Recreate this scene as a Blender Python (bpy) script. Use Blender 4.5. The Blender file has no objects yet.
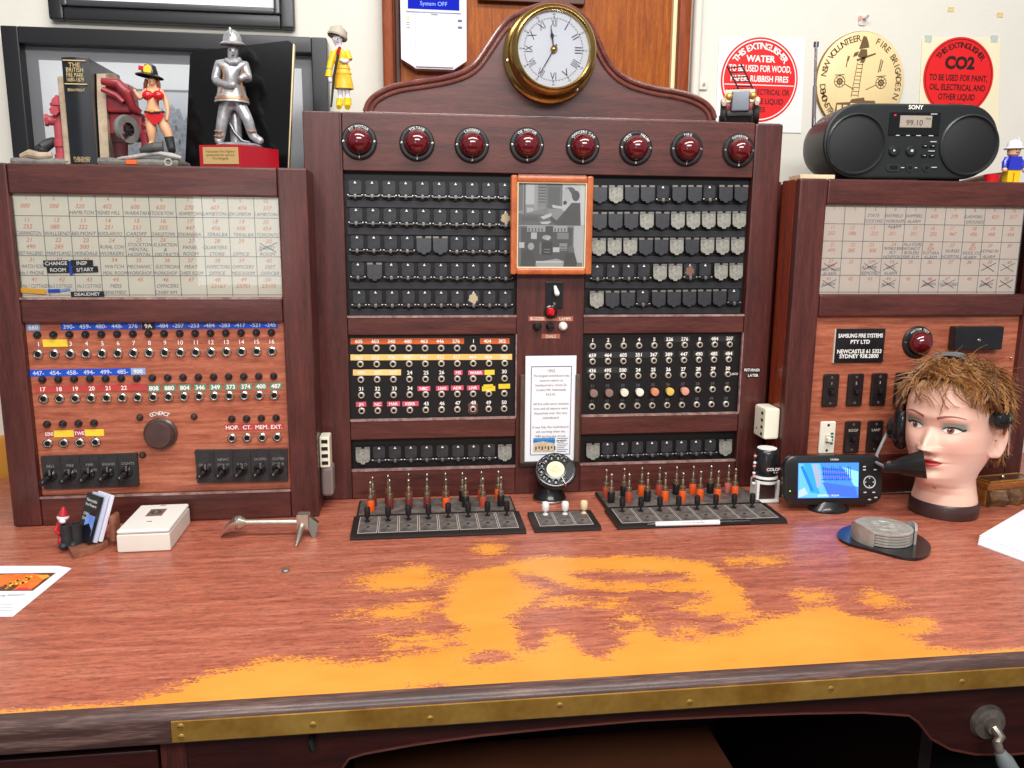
import bpy, bmesh, math, random
import numpy as np
from math import sin, cos, pi, radians, hypot
from mathutils import Vector, Matrix
random.seed(7); rng = np.random.default_rng(7)
S = bpy.context.scene
COL = S.collection
# ------------------------------------------------------------------ camera
F, YAW, PITCH, ROLL = 800.0, 0.1256452, 0.1791802, -0.00765268
CAM = Vector((0, -1.5, 1.288))
FWD = Vector((sin(YAW)*cos(PITCH), cos(YAW)*cos(PITCH), -sin(PITCH)))
_r0 = Vector((cos(YAW), -sin(YAW), 0)); _u0 = _r0.cross(FWD)
RGT = _r0*cos(ROLL) - _u0*sin(ROLL); UP = _u0*cos(ROLL) + _r0*sin(ROLL)
def at(px, py, Y=None, Z=None, X=None):
    """point of the real plane (Y, Z or X constant) seen at a photo pixel"""
    d = FWD*F + RGT*(px-512) - UP*(py-384)
    t = (Y-CAM.y)/d.y if Y is not None else ((Z-CAM.z)/d.z if Z is not None else (X-CAM.x)/d.x)
    return CAM + d*t
def XZ(px, py, Y): p = at(px, py, Y=Y); return p.x, p.z
cd = bpy.data.cameras.new('camera'); cam = bpy.data.objects.new('camera', cd); COL.objects.link(cam)
cd.sensor_fit = 'HORIZONTAL'; cd.sensor_width = 36; cd.lens = F/1024*36; cd.clip_start = .05
cam.matrix_world = Matrix(((RGT.x, UP.x, -FWD.x, CAM.x), (RGT.y, UP.y, -FWD.y, CAM.y), (RGT.z, UP.z, -FWD.z, CAM.z), (0, 0, 0, 1)))
S.camera = cam
DZ = .76            # desk top
DB = DZ+.0008
YL, YR, YC, YW = 0.0, .02, .10, .42     # left wing face, right wing face, centre face, back wall
# ------------------------------------------------------------------ materials
def lin(c):
    if isinstance(c, str): c = [int(c[i:i+2], 16)/255 for i in (0, 2, 4)]
    return tuple(((v+.055)/1.055)**2.4 if v > .04045 else v/12.92 for v in c[:3]) + (1,)
MATS = {}
def mat(name, c, rough=.5, metal=0, coat=0, var=0, vscale=40, bump=0, bscale=200, emit=0, ecol=None, spec=.5, trans=0, ior=1.45, c2=None, vstretch=(1, 1, 1), sss=0):
    if name in MATS: return MATS[name]
    m = bpy.data.materials.new(name); m.use_nodes = True; MATS[name] = m
    nt = m.node_tree; b = nt.nodes['Principled BSDF']; L = nt.links.new
    b.inputs['Base Color'].default_value = lin(c); b.inputs['Roughness'].default_value = rough
    b.inputs['Metallic'].default_value = metal; b.inputs['Coat Weight'].default_value = coat; b.inputs['Coat Roughness'].default_value = .12
    b.inputs['Specular IOR Level'].default_value = spec; b.inputs['Transmission Weight'].default_value = trans; b.inputs['IOR'].default_value = ior
    if sss:
        b.inputs['Subsurface Weight'].default_value = sss; b.inputs['Subsurface Radius'].default_value = (.01, .004, .002); b.inputs['Subsurface Scale'].default_value = .5
    if emit: b.inputs['Emission Color'].default_value = lin(ecol or c); b.inputs['Emission Strength'].default_value = emit
    if var or c2 or bump:
        tc = nt.nodes.new('ShaderNodeTexCoord'); mp = nt.nodes.new('ShaderNodeMapping'); mp.inputs['Scale'].default_value = vstretch
        L(tc.outputs['Object'], mp.inputs['Vector'])
    if var or c2:
        n = nt.nodes.new('ShaderNodeTexNoise'); n.inputs['Scale'].default_value = vscale; n.inputs['Detail'].default_value = 5; n.inputs['Roughness'].default_value = .65
        L(mp.outputs[0], n.inputs['Vector'])
        r = nt.nodes.new('ShaderNodeValToRGB'); a = lin(c)
        r.color_ramp.elements[0].position = .3; r.color_ramp.elements[1].position = .7
        r.color_ramp.elements[0].color = lin(c2) if c2 else tuple(v*(1-var) for v in a[:3])+(1,)
        r.color_ramp.elements[1].color = a if c2 else tuple(min(1, v*(1+var)) for v in a[:3])+(1,)
        L(n.outputs['Fac'], r.inputs['Fac']); L(r.outputs['Color'], b.inputs['Base Color'])
    if bump:
        n2 = nt.nodes.new('ShaderNodeTexNoise'); n2.inputs['Scale'].default_value = bscale; n2.inputs['Detail'].default_value = 4
        L(mp.outputs[0], n2.inputs['Vector'])
        bp = nt.nodes.new('ShaderNodeBump'); bp.inputs['Strength'].default_value = bump; bp.inputs['Distance'].default_value = .002
        L(n2.outputs['Fac'], bp.inputs['Height']); L(bp.outputs[0], b.inputs['Normal'])
    return m
def wood(name, cols, stretch=(1, 1, 30), scale=6, rough=.35, coat=.3, bump=.08, fine=8, crough=.15):
    """procedural grain: noise stretched along one axis"""
    if name in MATS: return MATS[name]
    m = bpy.data.materials.new(name); m.use_nodes = True; MATS[name] = m
    nt = m.node_tree; b = nt.nodes['Principled BSDF']; L = nt.links.new
    tc = nt.nodes.new('ShaderNodeTexCoord'); mp = nt.nodes.new('ShaderNodeMapping'); mp.inputs['Scale'].default_value = stretch
    L(tc.outputs['Object'], mp.inputs['Vector'])
    n = nt.nodes.new('ShaderNodeTexNoise'); n.inputs['Scale'].default_value = scale; n.inputs['Detail'].default_value = 8; n.inputs['Roughness'].default_value = .62; n.inputs['Distortion'].default_value = .4
    n2 = nt.nodes.new('ShaderNodeTexNoise'); n2.inputs['Scale'].default_value = scale*fine; n2.inputs['Detail'].default_value = 4
    L(mp.outputs[0], n.inputs['Vector']); L(mp.outputs[0], n2.inputs['Vector'])
    mx = nt.nodes.new('ShaderNodeMix'); mx.data_type = 'FLOAT'; mx.inputs[0].default_value = .35
    L(n.outputs['Fac'], mx.inputs[2]); L(n2.outputs['Fac'], mx.inputs[3])
    r = nt.nodes.new('ShaderNodeValToRGB'); e = r.color_ramp.elements
    e[0].position, e[0].color = .32, lin(cols[0]); e[1].position, e[1].color = .68, lin(cols[-1])
    if len(cols) == 3: k = e.new(.5); k.color = lin(cols[1])
    L(mx.outputs[0], r.inputs['Fac']); L(r.outputs['Color'], b.inputs['Base Color'])
    b.inputs['Roughness'].default_value = rough; b.inputs['Coat Weight'].default_value = coat; b.inputs['Coat Roughness'].default_value = crough
    if bump:
        bp = nt.nodes.new('ShaderNodeBump'); bp.inputs['Strength'].default_value = bump; bp.inputs['Distance'].default_value = .002
        L(mx.outputs[0], bp.inputs['Height']); L(bp.outputs[0], b.inputs['Normal'])
    return m
def pane(name, refl=.08, rough=.02):
    if name in MATS: return MATS[name]
    m = bpy.data.materials.new(name); m.use_nodes = True; MATS[name] = m; nt = m.node_tree; nt.nodes.clear(); L = nt.links.new
    o = nt.nodes.new('ShaderNodeOutputMaterial'); mx = nt.nodes.new('ShaderNodeMixShader'); t = nt.nodes.new('ShaderNodeBsdfTransparent'); g = nt.nodes.new('ShaderNodeBsdfGlossy')
    g.inputs['Roughness'].default_value = rough; fr = nt.nodes.new('ShaderNodeFresnel'); fr.inputs['IOR'].default_value = 1.5
    L(fr.outputs[0], mx.inputs[0]); L(t.outputs[0], mx.inputs[1]); L(g.outputs[0], mx.inputs[2]); L(mx.outputs[0], o.inputs[0])
    return m
def vcol(name, rough=.45, coat=0, sss=0):
    if name in MATS: return MATS[name]
    m = bpy.data.materials.new(name); m.use_nodes = True; MATS[name] = m; nt = m.node_tree; b = nt.nodes['Principled BSDF']
    a = nt.nodes.new('ShaderNodeVertexColor'); a.layer_name = 'paint'; nt.links.new(a.outputs['Color'], b.inputs['Base Color'])
    b.inputs['Roughness'].default_value = rough; b.inputs['Coat Weight'].default_value = coat
    if sss: b.inputs['Subsurface Weight'].default_value = sss; b.inputs['Subsurface Radius'].default_value = (.01, .004, .002); b.inputs['Subsurface Scale'].default_value = .4
    return m
# ------------------------------------------------------------------ mesh builder
BASE = {}
def base(o): return BASE.get(o.name, Vector((0, 0, 0))) if o else Vector((0, 0, 0))
class B:
    def __init__(s): s.wn = False; s.v = []; s.f = []; s.mi = []; s.mats = []
    def m(s, mt):
        if mt not in s.mats: s.mats.append(mt)
        return s.mats.index(mt)
    def raw(s, vs, fs, mt, M=None):
        k = len(s.v); i = s.m(mt)
        s.v += [(M @ Vector(v))[:] for v in vs] if M is not None else [tuple(v) for v in vs]
        s.f += [tuple(a+k for a in f) for f in fs]; s.mi += [i]*len(fs)
        return s
    def box(s, x0, x1, y0, y1, z0, z1, mt, bev=0, M=None, seg=2):
        x0, x1 = min(x0, x1), max(x0, x1); y0, y1 = min(y0, y1), max(y0, y1); z0, z1 = min(z0, z1), max(z0, z1)
        if bev <= 0:
            vs = [(x, y, z) for x in (x0, x1) for y in (y0, y1) for z in (z0, z1)]
            fs = [(0, 1, 3, 2), (4, 6, 7, 5), (0, 4, 5, 1), (2, 3, 7, 6), (0, 2, 6, 4), (1, 5, 7, 3)]
            return s.raw(vs, fs, mt, M)
        s.wn = True; bev = min(bev, .49*min(x1-x0, y1-y0, z1-z0))
        bm = bmesh.new(); bmesh.ops.create_cube(bm, size=1)
        for v in bm.verts: v.co = Vector(((x0+x1)/2+v.co.x*(x1-x0), (y0+y1)/2+v.co.y*(y1-y0), (z0+z1)/2+v.co.z*(z1-z0)))
        bmesh.ops.bevel(bm, geom=bm.edges[:], offset=bev, segments=seg, affect='EDGES', profile=.5)
        bm.verts.index_update(); r = s.raw([v.co[:] for v in bm.verts], [[v.index for v in f.verts] for f in bm.faces], mt, M); bm.free()
        return s
    def rod(s, p0, p1, r0, mt, r1=None, n=16, caps=True, M=None):
        p0, p1 = Vector(p0), Vector(p1); r1 = r0 if r1 is None else r1
        d = (p1-p0).normalized(); a = d.orthogonal().normalized(); b = d.cross(a)
        vs = []; fs = []
        for k in range(n):
            t = 2*pi*k/n; o = a*cos(t)+b*sin(t); vs += [p0+o*r0, p1+o*r1]
        for k in range(n):
            j = (k+1) % n; fs.append((2*k, 2*j, 2*j+1, 2*k+1))
        if caps: fs.append(tuple(2*k for k in range(n))[::-1]); fs.append(tuple(2*k+1 for k in range(n)))
        return s.raw(vs, fs, mt, M)
    def lathe(s, prof, org, axis, mt, n=32, M=None):
        """prof: (radius, height along axis)"""
        org = Vector(org); d = Vector(axis).normalized(); a = d.orthogonal().normalized(); b = d.cross(a)
        vs = []; fs = []; rings = []
        for r, h in prof:
            if r < 1e-7: rings.append([len(vs)]); vs.append(org+d*h)
            else:
                rings.append(list(range(len(vs), len(vs)+n)))
                vs += [org+d*h+(a*cos(2*pi*k/n)+b*sin(2*pi*k/n))*r for k in range(n)]
        for p, q in zip(rings, rings[1:]):
            for k in range(n):
                j = (k+1) % n
                if len(p) == 1 and len(q) == 1: continue
                if len(p) == 1: fs.append((p[0], q[j], q[k]))
                elif len(q) == 1: fs.append((p[k], p[j], q[0]))
                else: fs.append((p[k], p[j], q[j], q[k]))
        return s.raw(vs, fs, mt, M)
    def ball(s, c, r, mt, n=16, m=10, M=None):
        r = (r, r, r) if not hasattr(r, '__len__') else r; c = Vector(c)
        vs = [c+Vector((0, 0, r[2]))]; fs = []
        for i in range(1, m):
            t = pi*i/m
            for k in range(n): vs.append(c+Vector((r[0]*sin(t)*cos(2*pi*k/n), r[1]*sin(t)*sin(2*pi*k/n), r[2]*cos(t))))
        vs.append(c-Vector((0, 0, r[2]))); e = len(vs)-1
        for k in range(n):
            j = (k+1) % n; fs.append((0, 1+k, 1+j)); fs.append((e, e-n+j, e-n+k))
            for i in range(m-2): q = 1+i*n; fs.append((q+k, q+n+k, q+n+j, q+j))
        return s.raw(vs, fs, mt, M)
    def prism(s, pts, y0, y1, mt, M=None, plane='XZ'):
        """polygon (in XZ, XY or YZ) swept between two planes"""
        n = len(pts)
        P = {'XZ': lambda p, y: (p[0], y, p[1]), 'XY': lambda p, y: (p[0], p[1], y), 'YZ': lambda p, y: (y, p[0], p[1])}[plane]
        vs = [P(p, y0) for p in pts]+[P(p, y1) for p in pts]
        fs = [tuple(range(n)), tuple(range(2*n-1, n-1, -1))]+[(k, n+k, n+(k+1) % n, (k+1) % n) for k in range(n)]
        return s.raw(vs, fs, mt, M)
    def tube(s, path, r, mt, n=8, caps=True, M=None):
        path = [Vector(p) for p in path]; R = r if hasattr(r, '__len__') else [r]*len(path)
        vs = []; fs = []; a = None
        for i, p in enumerate(path):
            d = (path[min(i+1, len(path)-1)]-path[max(i-1, 0)]).normalized()
            a = d.orthogonal().normalized() if a is None else (a-d*a.dot(d)).normalized()
            b = d.cross(a)
            vs += [p+(a*cos(2*pi*k/n)+b*sin(2*pi*k/n))*R[i] for k in range(n)]
        for i in range(len(path)-1):
            for k in range(n): j = (k+1) % n; fs.append((i*n+k, i*n+j, i*n+n+j, i*n+n+k))
        if caps: fs.append(tuple(range(n))[::-1]); fs.append(tuple(range(len(vs)-n, len(vs))))
        return s.raw(vs, fs, mt, M)
    def text(s, body, x, z, y, h, mt, al='C', maxw=None, shear=0, bold=0, M=None, rot=0, thick=0):
        """flat lettering on a plane facing -Y: (x, z) is the centre (or left / right end) of the line, h the cap height"""
        vs, fs, w = glyphs(body, bold, shear); k = h/.7; kx = k
        if maxw and w*k > maxw: kx = maxw/w
        off = {'C': -w/2, 'L': 0, 'R': -w}[al]; c, q = cos(rot), sin(rot)
        P = []
        for a, b in vs:
            a = (a+off)*kx; b = (b-.35)*k; P.append((x+a*c-b*q, y, z+a*q+b*c))
        return s.raw(P, fs, mt, M)
    def quad(s, p, mt, M=None): return s.raw(p, [tuple(range(len(p)))], mt, M)
    def build(s, name, parent=None, origin=None, flat=False, ang=35, kind=None):
        o0 = base(parent) if origin is None else Vector(origin)
        me = bpy.data.meshes.new(name); me.from_pydata([(v[0]-o0.x, v[1]-o0.y, v[2]-o0.z) for v in s.v], [], s.f)
        for mt in s.mats: me.materials.append(mt)
        me.polygons.foreach_set('material_index', s.mi)
        bm = bmesh.new(); bm.from_mesh(me); bmesh.ops.recalc_face_normals(bm, faces=bm.faces[:]); bm.to_mesh(me); bm.free()
        o_wn = s.wn and not flat
        if not flat:
            me.polygons.foreach_set('use_smooth', [True]*len(me.polygons)); me.set_sharp_from_angle(angle=radians(ang))
        me.update(); o = bpy.data.objects.new(name, me); COL.objects.link(o)
        o.location = o0-base(parent); BASE[o.name] = o0
        if parent: o.parent = parent
        if kind: o['kind'] = kind
        if o_wn: o.modifiers.new('wn', 'WEIGHTED_NORMAL').keep_sharp = True
        return o
_G = {}
def glyphs(body, bold=0, shear=0):
    k = (body, bold, shear)
    if k not in _G:
        c = bpy.data.curves.new('t', 'FONT'); c.body = body; c.size = 1; c.resolution_u = 3; c.offset = bold; c.shear = shear
        o = bpy.data.objects.new('t', c); me = bpy.data.meshes.new_from_object(o)
        vs = [(v.co.x, v.co.y) for v in me.vertices]; fs = [tuple(p.vertices) for p in me.polygons]
        bpy.data.objects.remove(o); bpy.data.meshes.remove(me); bpy.data.curves.remove(c)
        if vs:
            x0 = min(v[0] for v in vs); vs = [(v[0]-x0, v[1]) for v in vs]; w = max(v[0] for v in vs)
        else: w = .3
        _G[k] = (vs, fs, w)
    return _G[k]
def arc_text(b, body, cx, cz, y, r, a0, a1, h, mt, bold=0, inward=False):
    """letters spread on a circle in proportion to their widths; degrees clockwise from the top"""
    ws = [(.28 if ch == ' ' else glyphs(ch, bold)[2])+.10 for ch in body]; tot = sum(ws); u = 0
    for ch, w in zip(body, ws):
        t = (u+w/2)/tot; u += w
        if ch == ' ': continue
        a = radians(lerp(a0, a1, t)); b.text(ch, cx+r*sin(a), cz+r*cos(a), y, h, mt, bold=bold, rot=(pi-a if inward else -a))
def ring_pts(cx, cz, r, n=64, rz=None): return [(cx+r*cos(2*pi*k/n), cz+(rz or r)*sin(2*pi*k/n)) for k in range(n)]
def rrect(x0, x1, z0, z1, r, n=5):
    x0, x1 = min(x0, x1), max(x0, x1); z0, z1 = min(z0, z1), max(z0, z1); P = []
    for cx, cz, a in ((x1-r, z1-r, 0), (x0+r, z1-r, 90), (x0+r, z0+r, 180), (x1-r, z0+r, 270)):
        P += [(cx+r*cos(radians(a+90*k/n)), cz+r*sin(radians(a+90*k/n))) for k in range(n+1)]
    return P
def ring(b, cx, cz, y, r0, r1, mt, n=48):
    vs = []; fs = []
    for k in range(n):
        t = 2*pi*k/n; vs += [(cx+r0*cos(t), y, cz+r0*sin(t)), (cx+r1*cos(t), y, cz+r1*sin(t))]
    for k in range(n): j = (k+1) % n; fs.append((2*k, 2*j, 2*j+1, 2*k+1))
    b.raw(vs, fs, mt)
def line(b, p, q, y, w, mt):
    """thin flat stroke between two (x, z) points"""
    d = Vector((q[0]-p[0], q[1]-p[1])); n = Vector((-d.y, d.x)); n = n.normalized()*w/2 if n.length else Vector((0, w/2))
    b.quad([(p[0]+n.x, y, p[1]+n.y), (p[0]-n.x, y, p[1]-n.y), (q[0]-n.x, y, q[1]-n.y), (q[0]+n.x, y, q[1]+n.y)], mt)
def skin(pts, edges, rad, sub=2):
    """one continuous surface grown over a skeleton"""
    me = bpy.data.meshes.new('s'); me.from_pydata(pts, edges, []); o = bpy.data.objects.new('s', me); COL.objects.link(o)
    md = o.modifiers.new('k', 'SKIN'); md.use_smooth_shade = True
    for i, r in enumerate(rad):
        d = me.skin_vertices[0].data[i]; d.radius = r if hasattr(r, '__len__') else (r, r); d.use_root = (i == 0)
    s2 = o.modifiers.new('d', 'SUBSURF'); s2.levels = sub; s2.render_levels = sub
    dg = bpy.context.evaluated_depsgraph_get(); ev = bpy.data.meshes.new_from_object(o.evaluated_get(dg))
    r = ([v.co[:] for v in ev.vertices], [tuple(p.vertices) for p in ev.polygons])
    bpy.data.objects.remove(o); bpy.data.meshes.remove(me); bpy.data.meshes.remove(ev)
    return r
def tag(o, label, cat, group=None, kind=None):
    o['label'] = label; o['category'] = cat
    if group: o['group'] = group
    if kind: o['kind'] = kind
    return o
def thing(name, label, cat, loc, group=None):
    o = bpy.data.objects.new(name, None); COL.objects.link(o); o.empty_display_size = .02
    o.location = loc; BASE[o.name] = Vector(loc); return tag(o, label, cat, group)
def copy_part(o, parent, origin):
    c = o.copy(); COL.objects.link(c); c.parent = parent; c.location = Vector(origin)-base(parent); BASE[c.name] = Vector(origin)
    return c
def copy_tree(root, loc, label=None, parent=None):
    c = root.copy(); COL.objects.link(c); c.location = loc; BASE[c.name] = Vector(loc)
    if label: c['label'] = label
    for ch in list(root.children):
        d = ch.copy(); COL.objects.link(d); d.parent = c
        for g in ch.children: e = g.copy(); COL.objects.link(e); e.parent = d
    return c
def lerp(a, b, t): return a+(b-a)*t
def row(p0, p1, n, Y):
    a, b = XZ(*p0, Y), XZ(*p1, Y)
    return [(lerp(a[0], b[0], k/(n-1)), lerp(a[1], b[1], k/(n-1))) for k in range(n)]
def rect(pts, Y):
    """average axis-aligned rectangle (x0, x1, z0, z1) through photo corners TL, TR, BR, BL"""
    q = [XZ(*p, Y) for p in pts]
    return (q[0][0]+q[3][0])/2, (q[1][0]+q[2][0])/2, (q[2][1]+q[3][1])/2, (q[0][1]+q[1][1])/2
# palette
black = mat('black_plastic', '17171a', .35, var=.3, vscale=30)
blackmatt = mat('black_matt', '101012', .6)
bake = mat('black_bakelite', '1b1b1e', .28, coat=.3, var=.25, vscale=60)
white = mat('white_paint_marks', 'f2f0ea', .6)
paper = mat('white_paper', 'eef0f4', .7, var=.02, vscale=30)
steel = mat('nickel', 'cfc9bd', .25, metal=1, var=.15, vscale=120)
brass = mat('worn_brass', 'efc064', .38, metal=.75, c2='b98232', vscale=14)
dwood = wood('dark_mahogany', ('2e110e', '4e221d', '643029'), (14, 14, 1.2), 5, .42, .2)
dwoodh = wood('dark_mahogany_rails', ('30120f', '52251f', '68342c'), (1.2, 14, 14), 5, .42, .2)
redwood = wood('polished_redwood_side', ('4a1206', '7a2a10', '8e3a18'), (14, 14, 1.2), 4, .25, .5)
worn = mat('worn_bare_edge', 'b79a92', .6, c2='6d4440', vscale=60)
# ================================================================== SETTING
wallm = mat('painted_plaster_wall', 'dcd8cc', .75, var=.03, vscale=6, bump=.25, bscale=90)
floorm = mat('dark_carpet_floor', '2a2524', .9, var=.3, vscale=60)
B().box(-3.2, 3.6, YW, YW+.1, -.0, 2.9, wallm).build('wall_back', kind='structure', flat=True)
B().box(-3.2, 3.6, -4.2, YW, -.1, 0, floorm).build('floor', kind='structure', flat=True)
# painted conduit on the wall right of the timber panel
p = at(696, 60, Y=YW-.012)
b = B(); b.rod((p.x, YW-.011, .7), (p.x, YW-.011, 2.7), .011, wallm, n=20)
b.box(p.x-.011, p.x+.034, YW-.006, YW-.0, at(0, 62, Y=YW).z-.012, at(0, 62, Y=YW).z+.012, wallm, .003)
b.rod((p.x+.024, YW-.008, at(0, 62, Y=YW).z), (p.x+.024, YW-.004, at(0, 62, Y=YW).z), .004, steel, n=10)
b.build('trim_1', kind='structure')
orangewood = wood('orange_varnished_timber', ('6a2c04', '944808', 'b06412'), (16, 16, 1.4), 7, .45, .08)
redtimber = wood('red_varnished_moulding', ('5e240a', '843a12', '984818'), (14, 14, 1.6), 5, .42, .12)
q = at(4, 450, Y=YW-.02)
B().box(-2.6, -.86, YW-.03, YW, at(4, 482, Y=YW-.03).z, at(4, 438, Y=YW-.03).z, mat('orange_trim', 'd99437', .5, var=.15, vscale=8), .004).build('trim_2', kind='structure')

for k_ in (orangewood, redtimber): k_.node_tree.nodes['Principled BSDF'].inputs['Specular IOR Level'].default_value = .2; k_.node_tree.nodes['Principled BSDF'].inputs['Coat Weight'].default_value = 0
# timber panel on the wall with its mouldings
x0, x1 = at(383, 60, Y=YW-.03).x, at(688, 60, Y=YW-.03).x
zb, zt = 1.30, 2.02
t = thing('wall_panel', 'orange-brown varnished timber panel with moulded red edges on wall behind the clock', 'wall panel', ((x0+x1)/2, YW, zb))
B().box(x0+.02, x1-.02, YW-.018, YW, zb, zt, orangewood).build('panel_board', t)
xl = at(394, 60, Y=YW-.03).x; xr = at(673, 60, Y=YW-.03).x
b = B(); b.box(x0, xl, YW-.045, YW, zb, zt, redtimber, .006); b.box(xl+.003, xl+.014, YW-.026, YW, zb, zt, mat('dark_groove', '3a1206', .5), .003)
b.build('moulding', t)
b = B(); b.box(xr+.006, x1, YW-.045, YW, zb, zt, redtimber, .006); b.build('moulding', t)
b = B(); b.box(xr-.004, xr+.006, YW-.032, YW, zb, zt, mat('pale_edge_strip', 'f3d9a8', .5), .002); b.build('edge_strip', t)
xa, xb = at(478, 3, Y=YW-.03).x, at(585, 3, Y=YW-.03).x; za = at(530, 3, Y=YW-.03).z
B().box(xa, xb, YW-.034, YW-.018, za, zt-.01, mat('dark_rail', '4a1b0c', .4), .003).build('cross_rail', t)

# ================================================================== DESK
deskm = bpy.data.materials.new('worn_laminate_desktop'); deskm.use_nodes = True
def make_deskm(m):
    nt = m.node_tree; b = nt.nodes['Principled BSDF']; L = nt.links.new; N = nt.nodes.new
    tc = N('ShaderNodeTexCoord')
    def noise(scale, st, detail=6, rough=.6, dist=0):
        mp = N('ShaderNodeMapping'); mp.inputs['Scale'].default_value = st; L(tc.outputs['Object'], mp.inputs['Vector'])
        n = N('ShaderNodeTexNoise'); n.inputs['Scale'].default_value = scale; n.inputs['Detail'].default_value = detail; n.inputs['Roughness'].default_value = rough; n.inputs['Distortion'].default_value = dist
        L(mp.outputs[0], n.inputs['Vector']); return n.outputs['Fac']
    def ramp(f, els):
        r = N('ShaderNodeValToRGB'); e = r.color_ramp.elements
        while len(e) < len(els): e.new(.5)
        for k, (p, c) in enumerate(els): e[k].position = p; e[k].color = lin(c) if isinstance(c, str) else (c, c, c, 1)
        L(f, r.inputs['Fac']); return r.outputs['Color']
    def mixc(f, a, c, mode='MIX'):
        x = N('ShaderNodeMix'); x.data_type = 'RGBA'; x.blend_type = mode
        if isinstance(f, float): x.inputs[0].default_value = f
        else: L(f, x.inputs[0])
        L(a, x.inputs[6]); L(c, x.inputs[7]); return x.outputs[2]
    def mth(op, a, c, d=None):
        x = N('ShaderNodeMath'); x.operation = op
        for i, v in enumerate((a, c, d)):
            if v is None: continue
            if isinstance(v, (int, float)): x.inputs[i].default_value = v
            else: L(v, x.inputs[i])
        return x.outputs[0]
    broad = ramp(noise(5, (1.1, 16, 1), 6, .6, .3), [(.25, '95493a'), (.5, 'b2654e'), (.75, 'c47c64')])
    fine = ramp(noise(48, (1, 5.5, 1), 7, .85), [(.39, .34), (.5, .95), (.66, 1.42)])
    lam = mixc(.8, broad, fine, 'MULTIPLY')
    under = ramp(noise(7, (1, 2, 1)), [(.3, 'e08e32'), (.7, 'ee9e42')])
    at_ = N('ShaderNodeAttribute'); at_.attribute_name = 'wear'
    n1 = noise(30, (1, 3, 1), 9, .8); n2 = noise(260, (1, 2, 1), 3, .6)
    e = mth('ADD', mth('MULTIPLY', mth('SUBTRACT', n1, .5), .10), mth('MULTIPLY', mth('SUBTRACT', n2, .5), .075))
    w = mth('ADD', at_.outputs['Fac'], e)
    k = N('ShaderNodeMapRange'); k.inputs['From Min'].default_value = -.0015; k.inputs['From Max'].default_value = .0015; L(w, k.inputs['Value'])
    L(mixc(k.outputs[0], lam, under), b.inputs['Base Color'])
    rr = mth('ADD', .24, mth('MULTIPLY', noise(40, (1, 4, 1), 4), .14)); L(rr, b.inputs['Roughness'])
    b.inputs['Specular IOR Level'].default_value = .45
    bp = N('ShaderNodeBump'); bp.inputs['Strength'].default_value = .05; bp.inputs['Distance'].default_value = .001
    L(mth('SUBTRACT', noise(30, (1, 8, 1), 4), mth('MULTIPLY', k.outputs[0], .4)), bp.inputs['Height']); L(bp.outputs[0], b.inputs['Normal'])
make_deskm(deskm)
DX0, DX1, DY0, DY1 = -1.05, 1.55, -.622, .33
OUT = [(-60, 722), (120, 709), (150, 694), (170, 690), (210, 673), (262, 661), (300, 657), (343, 662), (378, 660), (417, 651), (464, 645), (462, 628), (440, 613), (452, 586), (468, 571), (519, 561), (550, 556), (581, 558), (651, 556), (707, 562), (730, 579), (746, 596), (749, 611), (752, 619), (771, 617), (804, 609), (831, 606), (855, 615), (882, 622), (929, 618), (940, 625), (912, 637), (929, 647), (976, 653), (1090, 648), (1090, 700), (-60, 760)]
H1 = [(509, 616), (534, 604), (554, 586), (597, 588), (624, 592), (651, 589), (680, 592), (707, 592), (704, 601), (672, 606), (700, 614), (738, 615), (760, 620), (745, 627), (713, 637), (680, 641), (663, 637), (651, 627), (624, 631), (620, 645), (601, 657), (577, 651), (573, 637), (550, 631), (542, 649), (523, 653), (521, 633)]
H2 = [(512, 573), (530, 574), (560, 584), (590, 590), (560, 592), (530, 586)]
H3 = [(572, 574), (600, 571), (650, 572), (690, 572), (691, 580), (650, 583), (610, 582), (580, 579)]
H4 = [(468, 655), (490, 651), (514, 654), (512, 661), (485, 664), (466, 661)]
H5 = [(405, 689), (435, 686), (470, 688), (470, 694), (400, 697)]
SP = [((490, 549), (16, 6), .012), ((400, 580), (44, 10), .012), ((415, 572), (20, 6), .012), ((398, 612), (34, 7), .012), ((420, 606), (18, 5), .01), ((430, 640), (40, 7), .002), ((764, 560), (24, 4), .004), ((735, 561), (10, 3), .0), ((812, 597), (20, 6), .003), ((880, 600), (16, 7), .002), ((560, 602), (22, 4), .002), ((612, 604), (14, 4), .008), ((690, 606), (10, 3), .008), ((632, 619), (13, 4), .008), ((596, 562), (8, 3), .008), ((690, 632), (10, 4), .004), ((740, 616), (20, 5), .002)]
def pl(P): return np.array([at(x, y, Z=DZ).to_2d()[:] for x, y in P])
def sdist(P, X, Y):
    """signed distance to a polygon, positive inside"""
    d = np.full(X.shape, 1e9); ins = np.zeros(X.shape, bool); n = len(P)
    for i in range(n):
        (ax, ay), (bx, by) = P[i], P[(i+1) % n]; ex, ey = bx-ax, by-ay
        t = np.clip(((X-ax)*ex+(Y-ay)*ey)/(ex*ex+ey*ey), 0, 1)
        d = np.minimum(d, np.hypot(X-ax-t*ex, Y-ay-t*ey))
        if by != ay: ins ^= ((ay > Y) != (by > Y)) & (X < ex*(Y-ay)/(by-ay)+ax)
    return np.where(ins, d, -d)
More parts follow.
